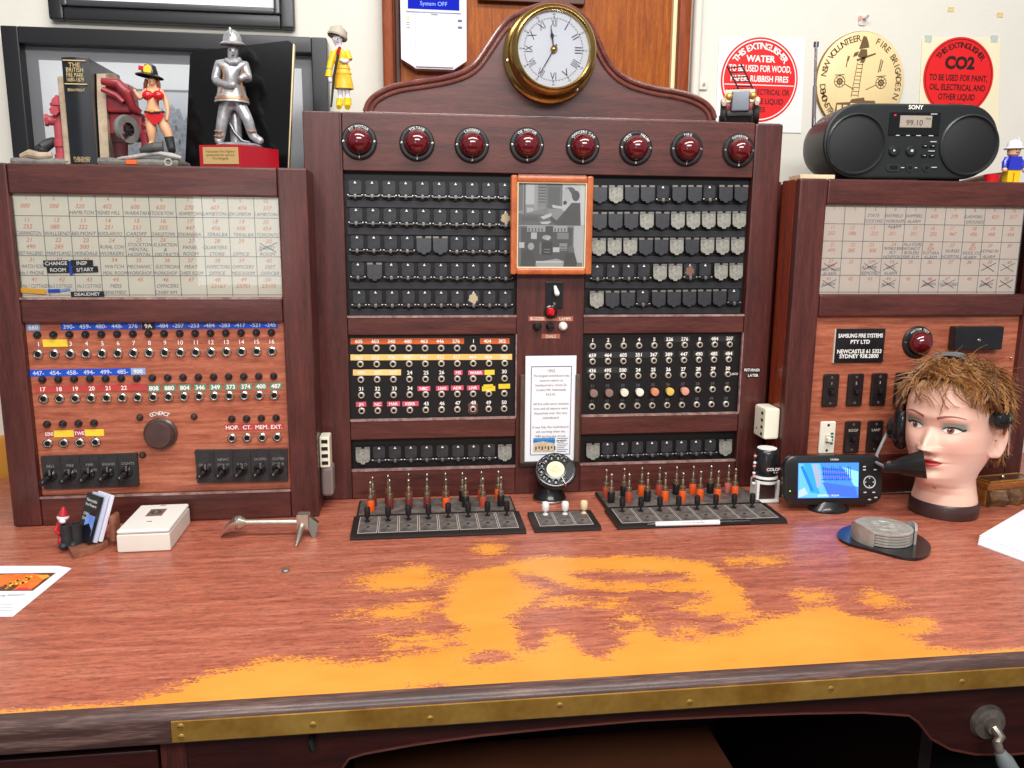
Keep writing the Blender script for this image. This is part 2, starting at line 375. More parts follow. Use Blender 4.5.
def desktop(parent):
    nx, ny = 300, 110
    xs = np.linspace(DX0, DX1, nx); ys = np.linspace(DY0, DY1, ny); X, Y = np.meshgrid(xs, ys)
    w = sdist(pl(OUT), X, Y)
    for H in (H1, H2, H3, H4, H5): w = np.minimum(w, -sdist(pl(H), X, Y))
    for (cx, cy), (rx, ry), amp in SP:
        c = at(cx, cy, Z=DZ); ax = (at(cx+rx, cy, Z=DZ)-c).length; ay = (at(cx, cy-ry, Z=DZ)-at(cx, cy+ry, Z=DZ)).length/2
        r = np.hypot((X-c.x)/ax, (Y-c.y)/ay); w = np.maximum(w, (1-r)*min(ax, ay)*.6+amp*np.clip(1-r, 0, 1)-.002)
    w = np.maximum(w, .012-np.abs(Y-DY0)*1.5)          # thin bare line along the front edge
    w = np.clip(w, -.06, .06)
    b = B(); vs = [(x, y, DZ) for y in ys for x in xs]; fs = [(j*nx+i, j*nx+i+1, (j+1)*nx+i+1, (j+1)*nx+i) for j in range(ny-1) for i in range(nx-1)]
    b.raw(vs, fs, deskm); z1 = DZ-.028
    b.quad([(DX0, DY0, z1), (DX1, DY0, z1), (DX1, DY1, z1), (DX0, DY1, z1)], dwoodh)
    for p, q2 in (((DX0, DY0), (DX1, DY0)), ((DX1, DY0), (DX1, DY1)), ((DX1, DY1), (DX0, DY1)), ((DX0, DY1), (DX0, DY0))):
        b.quad([(*p, z1), (*q2, z1), (*q2, DZ), (*p, DZ)], dwoodh)
    o = b.build('desktop', parent)
    a = o.data.attributes.new('wear', 'FLOAT', 'POINT'); v = np.full(len(o.data.vertices), -.06, np.float32); v[:nx*ny] = w.ravel(); a.data.foreach_set('value', v)
    o.data.materials[0] = deskm
    return o
desk = thing('desk', 'wide wooden desk with red laminate top worn to orange and a brass edge strip', 'desk', (.25, -.2, 0))
desktop(desk)
nose = wood('worn_edge_moulding', ('2c1a18', '4a302b', '7d625a'), (1.2, 20, 20), 5, .45, .15)
# front moulding: rounded top outer edge
prof = [(DY0+.001, DZ+.0012), (DY0-.009, DZ+.0004), (DY0-.0150, DZ-.002), (DY0-.0185, DZ-.006), (DY0-.0195, DZ-.010), (DY0-.0195, DZ-.036), (DY0+.001, DZ-.036)]
B().prism(prof, DX0, DX1, nose, plane='YZ').build('edge_moulding', desk)
bx0 = at(171, 725, Y=DY0-.022).x; bz1, bz0 = DZ-.0085, DZ-.0335
b = B(); b.prism([(DY0-.0220, bz1), (DY0-.0220, bz0), (DY0-.0193, bz0), (DY0-.0193, bz1)], bx0, DX1, brass, plane='YZ')
bs = b.build('brass_strip', desk)
sc = B(); c0 = (bx0+.01, DY0-.0220, bz1-.006); sc.lathe([(0, .0007), (.0032, .0006), (.0042, 0)], c0, (0, -1, 0), brass, 14); sc.box(c0[0]-.003, c0[0]+.003, c0[1]-.0009, c0[1]-.0004, c0[2]-.0004, c0[2]+.0004, mat('screw_slot', '3a2a14', .6))
so = sc.build('screw', bs, origin=c0)
for px in (171+4, 312, 430, 560, 690, 830, 960):
    xx = at(px, 700, Y=DY0-.0220).x
    if px == 175: copy_part(so, bs, (bx0+.01, c0[1], bz0+.006)); continue
    copy_part(so, bs, (xx, c0[1], (bz0+bz1)/2+random.uniform(-.006, .006)))
# apron with the arched kneehole
ya0, ya1 = DY0+.02, DY0+.038
def A(px, py): return XZ(px, py, ya0)
xl, xr = A(345, 768)[0], A(880, 740)[0]
arch = [A(342, 768), A(349, 758), A(365, 753), A(415, 744), A(480, 735), A(560, 727), A(640, 720), A(720, 716), A(800, 713), A(862, 712), A(908, 715), A(918, 722), A(930, 738), A(950, 749), A(975, 754), A(1010, 754), A(1035, 752)]
apr = wood('apron_mahogany', ('1f0a0a', '35120f', '431a15'), (1.2, 14, 14), 5, .4, .25)
top = DZ-.028
xa0 = A(176, 740)[0]
pts = [(xa0, top), (xa0, .50), (arch[0][0], .50)]+arch+[(DX1-.05, arch[-1][1]), (DX1-.05, top)]
pa = B(); nA = len(pts)
# build the apron as quads down from the top so the concave outline stays clean
edge = [(xa0, .50), (arch[0][0]-.001, .50)]+arch+[(DX1-.05, arch[-1][1])]
for (ax, az), (cx, cz) in zip(edge, edge[1:]):
    if abs(cx-ax) < 1e-5: continue
    pa.raw([(ax, ya0, az), (cx, ya0, cz), (cx, ya0, top), (ax, ya0, top), (ax, ya1, az), (cx, ya1, cz), (cx, ya1, top), (ax, ya1, top)], [(0, 1, 2, 3), (7, 6, 5, 4), (0, 4, 5, 1), (3, 2, 6, 7), (0, 3, 7, 4), (1, 5, 6, 2)], apr)
pa.build('apron', desk)
rim = [(p[0], ya0-.001, p[1]) for p in arch]
B().tube(rim, .0018, wood('apron_bead', ('4a2018', '6a3428'), (2, 14, 14), 5), n=6).build('apron_bead', desk)
# pedestals, drawer left, back board; dark wood paints in the kneehole's shade
xs0 = A(160, 745)[0]
B().box(DX0+.03, DX0+.05, ya0+.02, .28, .0, top, apr).build('side_panel', desk)
B().box(xs0, xs0+.03, ya0-.002, .28, .0, top, dwood, .002).build('side_panel', desk)
B().box(DX1-.08, DX1-.05, ya0+.02, .28, .0, top, apr).build('side_panel', desk)
B().box(DX0+.05, DX1-.08, .25, .27, .0, top, apr).build('back_panel', desk)
B().box(DX0+.05, xs0, ya0+.004, ya0+.024, top-.014, top, apr).build('drawer_rail', desk)
B().box(DX0+.05, xs0-.004, ya0+.004, ya0+.024, .52, A(80, 757)[1], apr, .004).build('drawer', desk)
B().box(DX0+.05, xs0-.004, ya0+.03, ya0+.04, .5, top-.01, blackmatt).build('drawer_gap_shade', desk)  # black slab stands in for the shade behind the drawer
# inner wall of the right pedestal seen through the arch, its colour darkened as shade
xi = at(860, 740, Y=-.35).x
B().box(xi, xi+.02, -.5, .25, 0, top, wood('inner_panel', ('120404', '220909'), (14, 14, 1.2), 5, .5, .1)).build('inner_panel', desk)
# hook under the edge
p = at(312, 742, Y=ya0-.004); B().tube([(p.x, ya0, p.z+.01), (p.x, ya0-.012, p.z+.006), (p.x+.002, ya0-.014, p.z-.002), (p.x, ya0-.008, p.z-.006)], .0035, blackmatt).build('hook', desk)
# crank handle
p = at(990, 724, Y=ya0-.006)
cr = B(); dk = mat('tarnished_steel', 'a09488', .35, metal=.6, c2='6a625c', vscale=60)
cr.lathe([(0, .016), (.010, .016), (.012, .010), (.022, .007), (.025, 0)], (p.x, ya0, p.z), (0, -1, 0), dk, 28)
q = at(1000, 752, Y=ya0-.03)
cr.tube([(p.x, ya0-.012, p.z), (p.x+.004, ya0-.022, p.z-.01), (q.x-.003, ya0-.026, q.z+.012), (q.x, ya0-.03, q.z)], [.007, .007, .006, .006], dk, n=10)
co = cr.build('crank_handle', desk)
B().lathe([(0, -.002), (.007, 0), (.011, .012), (.012, .03), (.009, .05), (0, .056)], (q.x, ya0-.03, q.z), Vector((.45, -.25, -.85)), mat('grey_grip', '6f7476', .45), 20).build('grip', co)
# brown box standing in the kneehole
p = at(705, 727, Z=.47); q = at(736, 768, Z=.47); r = at(512, 742, Z=.47)
t = thing('storage_box', 'brown board box standing on the floor in the dark kneehole under the desk', 'box', ((r.x+p.x)/2, -.2, 0))
bxm = mat('brown_board', '55301f', .6, var=.15, vscale=10)
b = B(); b.box(r.x-.25, p.x, q.y-.02, p.y, 0, .466, bxm, .003); b.build('box_body', t)
B().box(r.x-.255, p.x+.006, q.y-.025, p.y+.004, .462, .47, mat('brown_board_lid', '5d3522', .55, var=.12, vscale=8), .002).build('lid', t)
# ================================================================== LEFT / RIGHT WINGS
lamw = wood('reddish_wood_veneer', ('7c3a28', 'aa5e44', 'ca8262'), (1.6, 22, 22), 7, .42, .1)
chartm = mat('cream_chart_paper', 'e6e0cf', .7, var=.03, vscale=12)
chartm2 = mat('pinkish_chart_paper', 'e6d8cb', .7, var=.03, vscale=12)
inkr = mat('orange_pencil', 'd98a6a', .8); inkb = mat('grey_ink', '7c7c88', .8); inkl = mat('ruled_line', '70726e', .8); inkd = mat('dark_ink', '45424a', .8)
tblack = mat('black_tape', '1c1c20', .45); tblue = mat('blue_tape', '1f4fc0', .4, var=.15, vscale=20); tblue2 = mat('faded_blue_tape', '8ea8d8', .45); tbt = mat('pale_blue_letters', 'c3d4f8', .6); tyel = mat('yellow_tape', 'f2d23a', .45, var=.08, vscale=20)
tred = mat('red_tape', 'b8443f', .5, var=.12, vscale=20); tgrn = mat('green_tape', '5f8b6e', .5); tmag = mat('magenta_tape', 'b0305c', .5); torg = mat('orange_tape', 'c8622e', .45, var=.1, vscale=20); tpale = mat('pale_orange_tape', 'f3b660', .45, c2='f7dc92', vscale=9); tpink = mat('pink_tape', 'd2556e', .5)
glass = pane('clear_glass')
hole = mat('jack_hole', '060606', .9)
def proto_jack(name, parent, o, r=.0085, m=None, hex_=True):
    b = B(); m = m or steel
    if hex_: b.lathe([(r, 0), (r, .002)], o, (0, -1, 0), m, 8)
    b.lathe([(r*.95, .0), (r*.92, .004), (r*.7, .0055), (r*.46, .0052), (r*.42, .002)], o, (0, -1, 0), m, 20)
    b.lathe([(r*.52, .0057), (0, .0057)], o, (0, -1, 0), hole, 14)
    return b.build(name, parent, origin=o)
def proto_knob(name, parent, o, r=.0068, m=None):
    b = B(); b.lathe([(0, r*1.25), (r*.5, r*1.12), (r*.9, r*.6), (r, .2*r), (r*1.05, 0)], o, (0, -1, 0), m or bake, 18)
    return b.build(name, parent, origin=o)
def series(proto_fn, name, parent, locs, **k):
    first = None; out = []
    for (x, z), y in locs:
        if first is None: first = proto_fn(name, parent, (x, y, z), **k); out.append(first)
        else: out.append(copy_part(first, parent, (x, y, z)))
    return out
def strip(parent, p0, p1, h, Y, mt, txts=(), tm=None, th=.6, ang=None, name='label_strip', bold=.02, lab=None):
    """a strip of label tape between two photo points of its centre line, h metres high, with words spread along it"""
    a, c = XZ(*p0, Y), XZ(*p1, Y); b = B(); d = Vector((c[0]-a[0], c[1]-a[1])); n = Vector((-d.y, d.x)).normalized()*h/2; rot = math.atan2(d.y, d.x)
    P = [(a[0]-n.x, a[1]-n.y), (c[0]-n.x, c[1]-n.y), (c[0]+n.x, c[1]+n.y), (a[0]+n.x, a[1]+n.y)]
    b.prism(P, Y-.0008, Y, mt)
    for i, s in enumerate(txts):
        t = (i+.5)/len(txts)
        if s: b.text(s, a[0]+d.x*t, a[1]+d.y*t, Y-.0011, h*th, tm or white, bold=bold, rot=rot, maxw=d.length/len(txts)*.92)
    o = b.build(name, parent, flat=True)
    if lab: o['label'] = lab
    return o
def words(parent, name, items, Y, h, tm, bold=.02, maxw=None):
    b = B()
    for s, (x, z) in items: b.text(s, x, z, Y, h, tm, bold=bold, maxw=maxw)
    return b.build(name, parent, flat=True)
def chart(parent, X0, X1, Z0, Z1, Y, mt, cells, ncol=10, name='chart', ink=None, crosses=(), hdr=.105, lean=0):
    b = B(); b.box(X0, X1, Y, Y+.003, Z0, Z1, mt); o = b.build(name, parent, flat=True)
    w = (X1-X0)/ncol; H = Z1-Z0; hd = H*hdr; rh = (H-hd-.012)/5; yl = Y-.0004
    fr = [.205+.1935*j for j in range(5)]; zl = [Z1-H*f for f in fr]; rh = H*.1935
    g = B()
    for i in range(ncol+1): x = X0+i*w+.001; line(g, (x, Z1), (x, Z0+.001), yl, .0010, inkl)
    for z in zl: line(g, (X0, z), (X1, z), yl, .0010, inkl)
    g.build('ruled_lines', o, flat=True)
    t = B()
    for i in range(ncol): t.text(str(i+1), X0+(i+.5)*w, Z1-H*.035, yl, .0065, inkr)
    for j in range(5):
        for i in range(ncol):
            c = cells[j][i]
            if not c: continue
            nl = len(c); st = rh/max(3, nl); z_t = zl[j]+rh*.97 if j else zl[0]+rh*.66
            if j == 0: st = rh/3.2
            for k, s in enumerate(c):
                num = s.replace(' ', '').isdigit()
                t.text(s, X0+(i+.5)*w+random.uniform(-.003, .003), z_t-(k+.5)*st, yl, .0072 if num else .0062, (inkr if num else (ink or inkb)), maxw=w*.92, shear=.25)
    for i, j, dk in crosses:
        x = X0+i*w; z = zl[j]
        line(t, (x+.006, z+.01), (x+w-.006, z+rh*.75), yl, .0014, inkd if dk else inkb); line(t, (x+.008, z+rh*.7), (x+w-.008, z+.008), yl, .0014, inkd if dk else inkb)
    t.build('handwriting', o, flat=True)
    B().quad([(X0, Y-.004, Z0), (X1, Y-.004, Z0), (X1, Y-.004, Z1), (X0, Y-.004, Z1)], glass).build('glass_pane', o, flat=True)
    return o
def face_frame(parent, X0, X1, Z0, Z1, Y, th, opens, mv, mh, bev=.002):
    """face frame made of two stiles and rails round the openings (x0, x1, z0, z1), listed from the top down"""
    b = B(); xa = min(o[0] for o in opens); xb = max(o[1] for o in opens)
    b.box(X0, xa, Y, Y+th, Z0, Z1, mv, bev); b.box(xb, X1, Y, Y+th, Z0, Z1, mv, bev)
    zs = sorted({(o[2], o[3]) for o in opens}, key=lambda q: -q[1]); zt = Z1
    for z0, z1 in zs: b.box(xa, xb, Y+.0005, Y+th, z1, zt, mh, bev); zt = z0
    b.box(xa, xb, Y+.0005, Y+th, Z0, zt, mh, bev)
    return b.build('face_frame', parent)
# ---------------------------------------------------------------- left wing
ZT = at(308, 168, Y=YL).z
lw = thing('switchboard_cabinet', 'dark wooden switchboard cabinet at left with paper index chart over a reddish jack board', 'cabinet', (-.455, .12, DB))
X0, X1 = -.731, -.181
cx0, cx1, cz0, cz1 = rect([(9, 196), (278, 195), (281.5, 297), (19, 298)], YL)
px0, px1, pz0, pz1 = rect([(22, 323), (283, 323), (290.5, 490), (39.5, 497)], YL)
face_frame(lw, X0, X1, DB, ZT, YL, .022, [(cx0, cx1, cz0, cz1), (px0, px1, pz0, pz1)], dwood, dwoodh, .004)
b = B(); b.box(X1-.02, X1-.0005, YL+.022, YC-.001, DB, ZT, dwood, .003); b.box(X0, X0+.02, YL+.022, .30, DB, ZT, dwood, .003)
b.box(X0+.02, X1-.02, YL+.022, .0985, ZT-.02, ZT-.0005, dwoodh, .001); b.box(X0+.02, X1-.02, YL+.05, .0985, DB, ZT-.02, dwood)
b.box(X0+.02, -.215, .0985, .30, DB, ZT-.0005, dwood, .002)
b.build('cabinet_body', lw)
b = B()
for z in (cz0, pz0): b.box((cx0 if z == cz0 else px0), (cx1 if z == cz0 else px1), YL-.0006, YL+.004, z-.0035, z, worn)
b.build('worn_sill', lw, flat=True)
N = None
cells = [[['000'], ['000'], ['320', 'HAMILTON'], ['402', 'TIGHES HILL'], ['600', 'WARATAH'], ['620', 'STOCKTON'], ['270', 'ADAMSTOWN'], ['407', 'LAMBTON'], ['474', 'NEW LAMBTON'], ['337', 'LAMBTON']],
 [['11', '252', 'CARRINGTON'], ['12', '080', 'WALLSEND'], ['13', '222', 'BELMONT'], ['14', '251', 'BOOLAROO'], ['15', '251', 'CARDIFF'], ['16', '255', 'CHARLESTOWN'], ['17', '447', 'SWANSEA'], ['18', '456', 'TERALBA'], ['19', '458', 'TERALBA'], ['20', '454', 'TORONTO']],
 [['21', '490', 'WEST WALLSEND'], ['22', '285', 'MARYLAND'], ['23', '500', 'WINDALE'], ['24', 'RURAL CON', 'WORKERS'], ['25', 'STOCKTON', 'MENTAL', 'HOSPITAL'], ['26', '42 JUNCTION', '&', 'DISTRICTS'], ['27', 'PANEL', 'ROOM'], ['28', 'QUARTERS', 'STORE'], ['29', '', 'OFFICE'], ['30', 'RADIO', 'ROOM']],
 [['31', 'WATCH ROOM', 'No.1 PHONE'], ['32'], ['33'], ['34', 'WATCH', 'MEAL ROOM'], ['35', 'MECHANIC', 'WORKSHOP'], ['36', 'ELECTRICIAN', 'WORKSHOP'], ['37', 'MEAT', 'CHIEFS ROOM'], ['38', 'INSPECTORS', 'OFFICE'], ['39', 'OFFICERS', 'MESS ROOM'], ['40', 'DIST', 'OFFICER']],
 [['41', 'No.1 COTTAGE'], ['42', 'No.2 COTTAGE'], ['43', 'No.3 COTTAGE'], ['44', 'MESS', 'DEPARTMENT'], ['45'], ['46', 'OFFICERS', 'CHIEF RM'], ['47'], ['48', '23161'], ['49', '23751'], ['50', '23170']]]
ch = chart(lw, cx0, cx1, cz0, cz1, YL+.012, chartm, cells, crosses=[(9, 2, 0)])
Yc = YL+.0095
strip(ch, (43.5, 263.5), (69, 263), .0105, Yc, tblack, ['CHANGE']); strip(ch, (71, 263), (93, 263), .0105, Yc, tblack, ['INSP'])
strip(ch, (47, 270), (69.5, 269.6), .0105, Yc, tblack, ['ROOM']); strip(ch, (72.5, 270), (98, 269), .0105, Yc, tblack, ['S/TARY']); strip(ch, (71, 294.3), (104, 293.8), .0095, Yc, tblack, ['DEAUDNEY'])
strip(ch, (19, 290), (46, 292), .0085, Yc, mat('orange_yellow_tape', 'f0b52c', .5)); strip(ch, (48, 291), (60, 290.5), .006, Yc, tblue); strip(ch, (60, 290.5), (70, 289), .004, Yc, tblue2)
strip(ch, (69.5, 261), (71.5, 275), .005, Yc, tblue)
# jack board
YP = YL+.012
jb = B().box(px0, px1, YP, YP+.012, pz0, pz1, lamw).build('jack_board', lw, flat=True)
jl = []; kl = []
for a, c, n in (((38.7, 354.2), (272.1, 351.2), 16), ((44.2, 398.6), (274.4, 395), 16), ((48.4, 443), (96, 441.8), 4), ((232.3, 437.8), (277.4, 436.8), 4)): jl += [(p, YP) for p in row(a, c, n, YP)]
for a, c, n in (((37.4, 335), (271.4, 332.5), 16), ((42.5, 379.6), (273.7, 376.2), 16), ((47.1, 424.3), (94.1, 423), 4), ((231.8, 419), (276.1, 418), 4)): kl += [(p, YP) for p in row(a, c, n, YP)]
series(proto_jack, 'jack', jb, jl, r=.0092); series(proto_knob, 'lamp_cap', jb, kl)
th = .0125
strip(jb, (27, 327.5), (40, 327.3), th, YP, tblue2, ['660']); strip(jb, (61, 326.7), (141, 325.7), th, YP, tblue, ['390-', '459-', '480-', '448-', '276'], tbt); strip(jb, (142, 326), (155, 325.8), th*1.05, YP, tblack, ['9A'])
strip(jb, (155, 325.6), (278, 324.6), th, YP, tblue, ['-484', '-207', '-253', '-484', '-283', '-417', '-521', '-245'], tbt)
strip(jb, (30, 373.2), (131, 371.4), th, YP, tblue, ['447-', '454-', '458-', '494-', '499-', '485-'], tbt); strip(jb, (131, 371.4), (145.5, 371.2), th, YP, tblue2, ['900'])
strip(jb, (43, 343.3), (67.5, 343), .013, YP, tyel)
nm = row((38.5, 344), (271.9, 341.5), 16, YP-.0006)
words(jb, 'numbering', [(str(i+1), p) for i, p in enumerate(nm) if i != 1], YP-.0006, .0078, white, bold=.01)
strip(jb, (35, 389.3), (148, 387.2), .0125, YP, tred, ['17', '18', '19', '20', '21', '22', '']);
gl = row((154, 388.2), (276, 385.9), 9, YP)
for (x, z), s in zip(gl, ('808', '880', '804', '346', '349', '373', '374', '400', '487')):
    b = B(); b.box(x-.0108, x+.0108, YP-.0008, YP, z-.0062, z+.0062, tgrn); b.text(s, x, z, YP-.0011, .0078, white, bold=.03); b.build('label_strip', jb, flat=True)
strip(jb, (45, 434), (54, 433.8), .011, YP, tred, ['SONS']); strip(jb, (53, 434), (74, 433.3), .0125, YP, tyel); strip(jb, (74, 433.3), (85, 433), .011, YP, tmag, ['TWE']); strip(jb, (85, 432.8), (104, 432.4), .0125, YP, tyel)
strip(jb, (225, 427.5), (284, 426.5), .0125, YP, tred, ['HOP.', 'CT.', 'MEM.', 'EXT.'])
# toggle panels
def toggle_panel(parent, pts, names, lev, Y):
    q = [XZ(*p, Y-.004) for p in pts]; b = B(); b.prism(q[::-1], Y-.008, Y, mat('scuffed_black_panel', '2b2b2c', .5, var=.35, vscale=70))
    n = len(names); pn = b.build('toggle_panel', parent, flat=True); t = B()
    for i in range(1, n):
        u = i/n; line(t, (lerp(q[0][0], q[1][0], u), lerp(q[0][1], q[1][1], u)), (lerp(q[3][0], q[2][0], u), lerp(q[3][1], q[2][1], u)), Y-.0082, .0012, blackmatt)
    for i, s in enumerate(names):
        u = (i+.5)/n; x = lerp(q[0][0], q[1][0], u); z = lerp(q[0][1], q[1][1], u)
        for k, w_ in enumerate(s): t.text(w_, x, z-.018-.010*k, Y-.0082, .005, mat('worn_white_letters', '8f8a83', .7), maxw=.022)
    t.build('lettering', pn, flat=True)
    first = None
    for x, z in lev:
        o = (x, Y-.008, z)
        if first is None:
            b = B(); b.lathe([(.0105, 0), (.0105, .003), (.008, .006), (.006, .008)], o, (0, -1, 0), bake, 18)
            b.tube([(x, o[1]-.006, z), (x-.002, o[1]-.014, z-.002), (x-.006, o[1]-.022, z-.007)], [.0042, .0052, .0058], bake, n=10); b.ball((x-.006, o[1]-.022, z-.007), .0058, bake, 10, 6)
            b.box(x+.0015, x+.0055, o[1]-.014, o[1]-.004, z+.004, z+.015, mat('scuffed_steel', '8b8885', .35, metal=1), .001)
            first = b.build('toggle', pn, origin=o)
        else: copy_part(first, pn, o)
    return pn
toggle_panel(jb, [(41.2, 456.4), (137.3, 453), (139.2, 485), (45.2, 488.8)], [['BELL', 'ON'], ['FIRE', 'GONG'], ['FIRE', 'ALARM'], ['ENGINES'], ['LIGHTS']], row((50.5, 476), (126.5, 472), 5, YP-.01), YP)
toggle_panel(jb, [(195.2, 450), (287.3, 448.8), (288, 480.5), (197.8, 482.5)], [['', 'OFF. PROV'], ['NEWC', 'CHIMNEY'], ['', 'YARD'], ['SUN-DOWN'], ['OUTER', 'DOOR']], row((205, 470.5), (278, 468.8), 5, YP-.01), YP)
x, z = XZ(159.4, 434.5, YP-.01)
b = B(); b.lathe([(.030, 0), (.030, .004), (.026, .006), (.025, .016), (.0225, .020), (0, .021)], (x, YP, z), (0, -1, 0), mat('dark_brown_bakelite', '4a3633', .4, coat=.3, var=.15, vscale=60), 40)
for k in range(40):
    a = 2*pi*k/40; b.rod((x+.0255*cos(a), YP-.006, z+.0255*sin(a)), (x+.0255*cos(a), YP-.016, z+.0255*sin(a)), .0014, MATS['dark_brown_bakelite'], n=5)
b.build('contact_knob', jb)
b = B(); arc_text(b, 'CONTACT', x, z, YP-.0006, .038, -26, 26, .007, white, bold=.02); b.build('lettering', jb, flat=True)
series(proto_knob, 'push_stud', jb, [(XZ(*p, YP), YP) for p in ((139.9, 417.3), (194.2, 416.6), (142.8, 455), (198, 452.5))], r=.0062, m=mat('dark_stud', '3a302c', .4))
# ---------------------------------------------------------------- right wing
ZTR = at(800, 178, Y=YR).z
RX0 = (at(800, 178, Y=YR).x+at(779, 490, Y=YR).x)/2; RX1 = RX0+.55
rw = thing('switchboard_cabinet', 'dark wooden switchboard cabinet at right with a crossed-out chart above black switches', 'cabinet', (RX0+.275, .14, DB))
cx0, cx1, cz0, cz1 = rect([(827, 205.5), (1024, 207), (1023, 294), (821, 294.5)], YR); cx1 = cx0+.425
cx1 = at(1023.5, 250, Y=YR).x
px0, px1, pz0, pz1 = rect([(818, 317), (1018.5, 316), (1010, 470), (808, 462)], YR); pz0 = DZ+.085
face_frame(rw, RX0, RX1, DB, ZTR, YR, .022, [(cx0, cx1, cz0, cz1), (px0, px1, pz0, pz1)], dwood, dwoodh, .005)
b = B(); b.box(RX0+.0005, RX0+.02, YR+.022, YC-.001, DB, ZTR, redwood, .003); b.box(RX1-.02, RX1, YR+.022, .30, DB, ZTR, dwood, .003)
b.box(RX0+.02, RX1-.02, YR+.022, .0985, ZTR-.02, ZTR-.0005, dwoodh, .001); b.box(RX0+.02, RX1-.02, YR+.06, .0985, DB, ZTR-.02, dwood)
b.box(RX0+.04, RX1-.02, .0985, .30, DB, ZTR-.0005, dwood, .002)
b.build('cabinet_body', rw)
b = B(); b.tube([(cx0+.02+i*(.36/60), YR-.002, DZ+.004+.0006*sin(i*2.1)) for i in range(61)], .0016, steel, n=6); b.build('bead_chain', rw)
cells = [[[], [], ['STATE', 'DOCKYARD'], ['MAYFIELD', 'WORKSHOPS', 'ALARM'], ['SHIPPERS', 'ALARM'], ['620'], ['270'], ['GLASSWORKS', 'GROUNDS'], ['820'], ['377']],
 [['11', '252'], ['12', '086'], ['13', '222'], ['14', '251'], ['15', '251'], ['16', '255'], ['17', '447'], ['18', '456'], ['19', '458'], ['20', '454']],
 [['21', '490'], ['22', '285'], ['23', '500'], ['24', 'MAYFIELD BNK', 'FLT', 'HOSPITAL'], ['No.2 STORE', 'MAITLAND ST', 'BOILERS', 'FIRE ALM'], ['26', '424', 'KOTARA', 'ALARM'], ['27', 'NURSES', 'HOSPITAL'], ['28', '457', 'WOOL STO', 'ALARM'], ['29', 'KEYPAD IN', 'ALARM'], ['30']],
 [['31', '448', 'WEST WARD', 'ALARM'], ['32'], ['339', 'ALARMS', 'REMOVED'], ['34', 'CITY', 'ALARM'], ['35'], ['36'], ['37'], ['38'], ['39'], ['40']],
 [['41', 'ALARM'], ['42'], ['43'], ['44', 'ALARM'], ['45'], ['46', 'ALARM'], ['47', 'NOT USED'], ['48'], ['49', 'ALARM'], ['50']]]
ch = chart(rw, cx0, cx1, cz0, cz1, YR+.012, chartm2, cells, crosses=[(0, 3, 0), (2, 3, 0), (3, 3, 0), (8, 3, 1), (9, 3, 0), (0, 4, 0), (3, 4, 0), (5, 4, 1), (6, 4, 0), (8, 4, 1), (9, 4, 1)])
YP = YR+.012
sb = B().box(px0, px1, YP, YP+.012, pz0, pz1, lamw).build('switch_board', rw, flat=True)
q = rect([(835, 329), (884.5, 328), (882, 362.5), (833, 362.5)], YP)
b = B(); b.box(q[0], q[1], YP-.004, YP, q[2], q[3], bake, .001); b.box(q[0]-.002, q[0], YP-.004, YP, q[2], q[3], mat('plaque_edge', 'cfc4b4', .5))
np_ = b.build('name_plaque', sb)
b = B(); cx = (q[0]+q[1])/2
for s, f in (('SAMSUNG FIRE SYSTEMS', .80), ('PTY LTD', .62), ('NEWCASTLE 61 5323', .34), ('SYDNEY 938.2800', .2)): b.text(s, cx, lerp(q[2], q[3], f), YP-.0045, .0078, white, bold=.03, maxw=(q[1]-q[0])*.9)
b.build('lettering', np_, flat=True)
redlens = mat('dark_red_lens', '5e0713', .12, coat=1, spec=.6)
def proto_lamp(name, parent, o, txt='', num='', two=None):
    x, y, z = o; b = B()
    b.lathe([(.0335, 0), (.0335, .003), (.031, .006), (.0265, .0068), (.0245, .006), (.0235, .011)], o, (0, -1, 0), mat('lamp_bezel_black', '252324', .35), 40)
    if two:
        arc_text(b, two[0], x, z, y-.0072, .0275, -62, -24, .0046, white, bold=.01); arc_text(b, two[1], x, z, y-.0072, .0275, 18, 64, .0046, white, bold=.01)
    elif txt: arc_text(b, txt, x, z, y-.0072, .0275, -4.6*len(txt), 4.6*len(txt), .0046, white, bold=.01)
    if num: b.text(num, x, z-.0278, y-.0072, .005, white, bold=.02)
    for s in (-1, 1): b.lathe([(0, .0012), (.002, .001), (.0026, 0)], (x+s*.029, y-.0062, z), (0, -1, 0), steel, 10)
    l = b.build(name, parent, origin=o)
    c = B(); c.lathe([(.0235, .008), (.0235, .014), (.021, .021), (.0165, .027), (.0095, .0315), (0, .033)], o, (0, -1, 0), redlens, 40); c.build('red_lens', l)
    return l
x, z = XZ(917, 342, YP)
l = proto_lamp('indicator_lamp', sb, (x, YP, z), 'MOTOR TEST')
q = rect([(955, 327), (1003, 326), (1003, 349), (954, 351)], YP-.02)
b = B(); b.box(q[0], q[1], YP-.022, YP, q[2], q[3], bake, .003); b.lathe([(0, .002), (.003, .0015), (.004, 0)], ((q[0]+q[1])/2, YP-.022, (q[2]+q[3])/2-.004), (0, -1, 0), steel, 12); b.build('cover_box', sb)
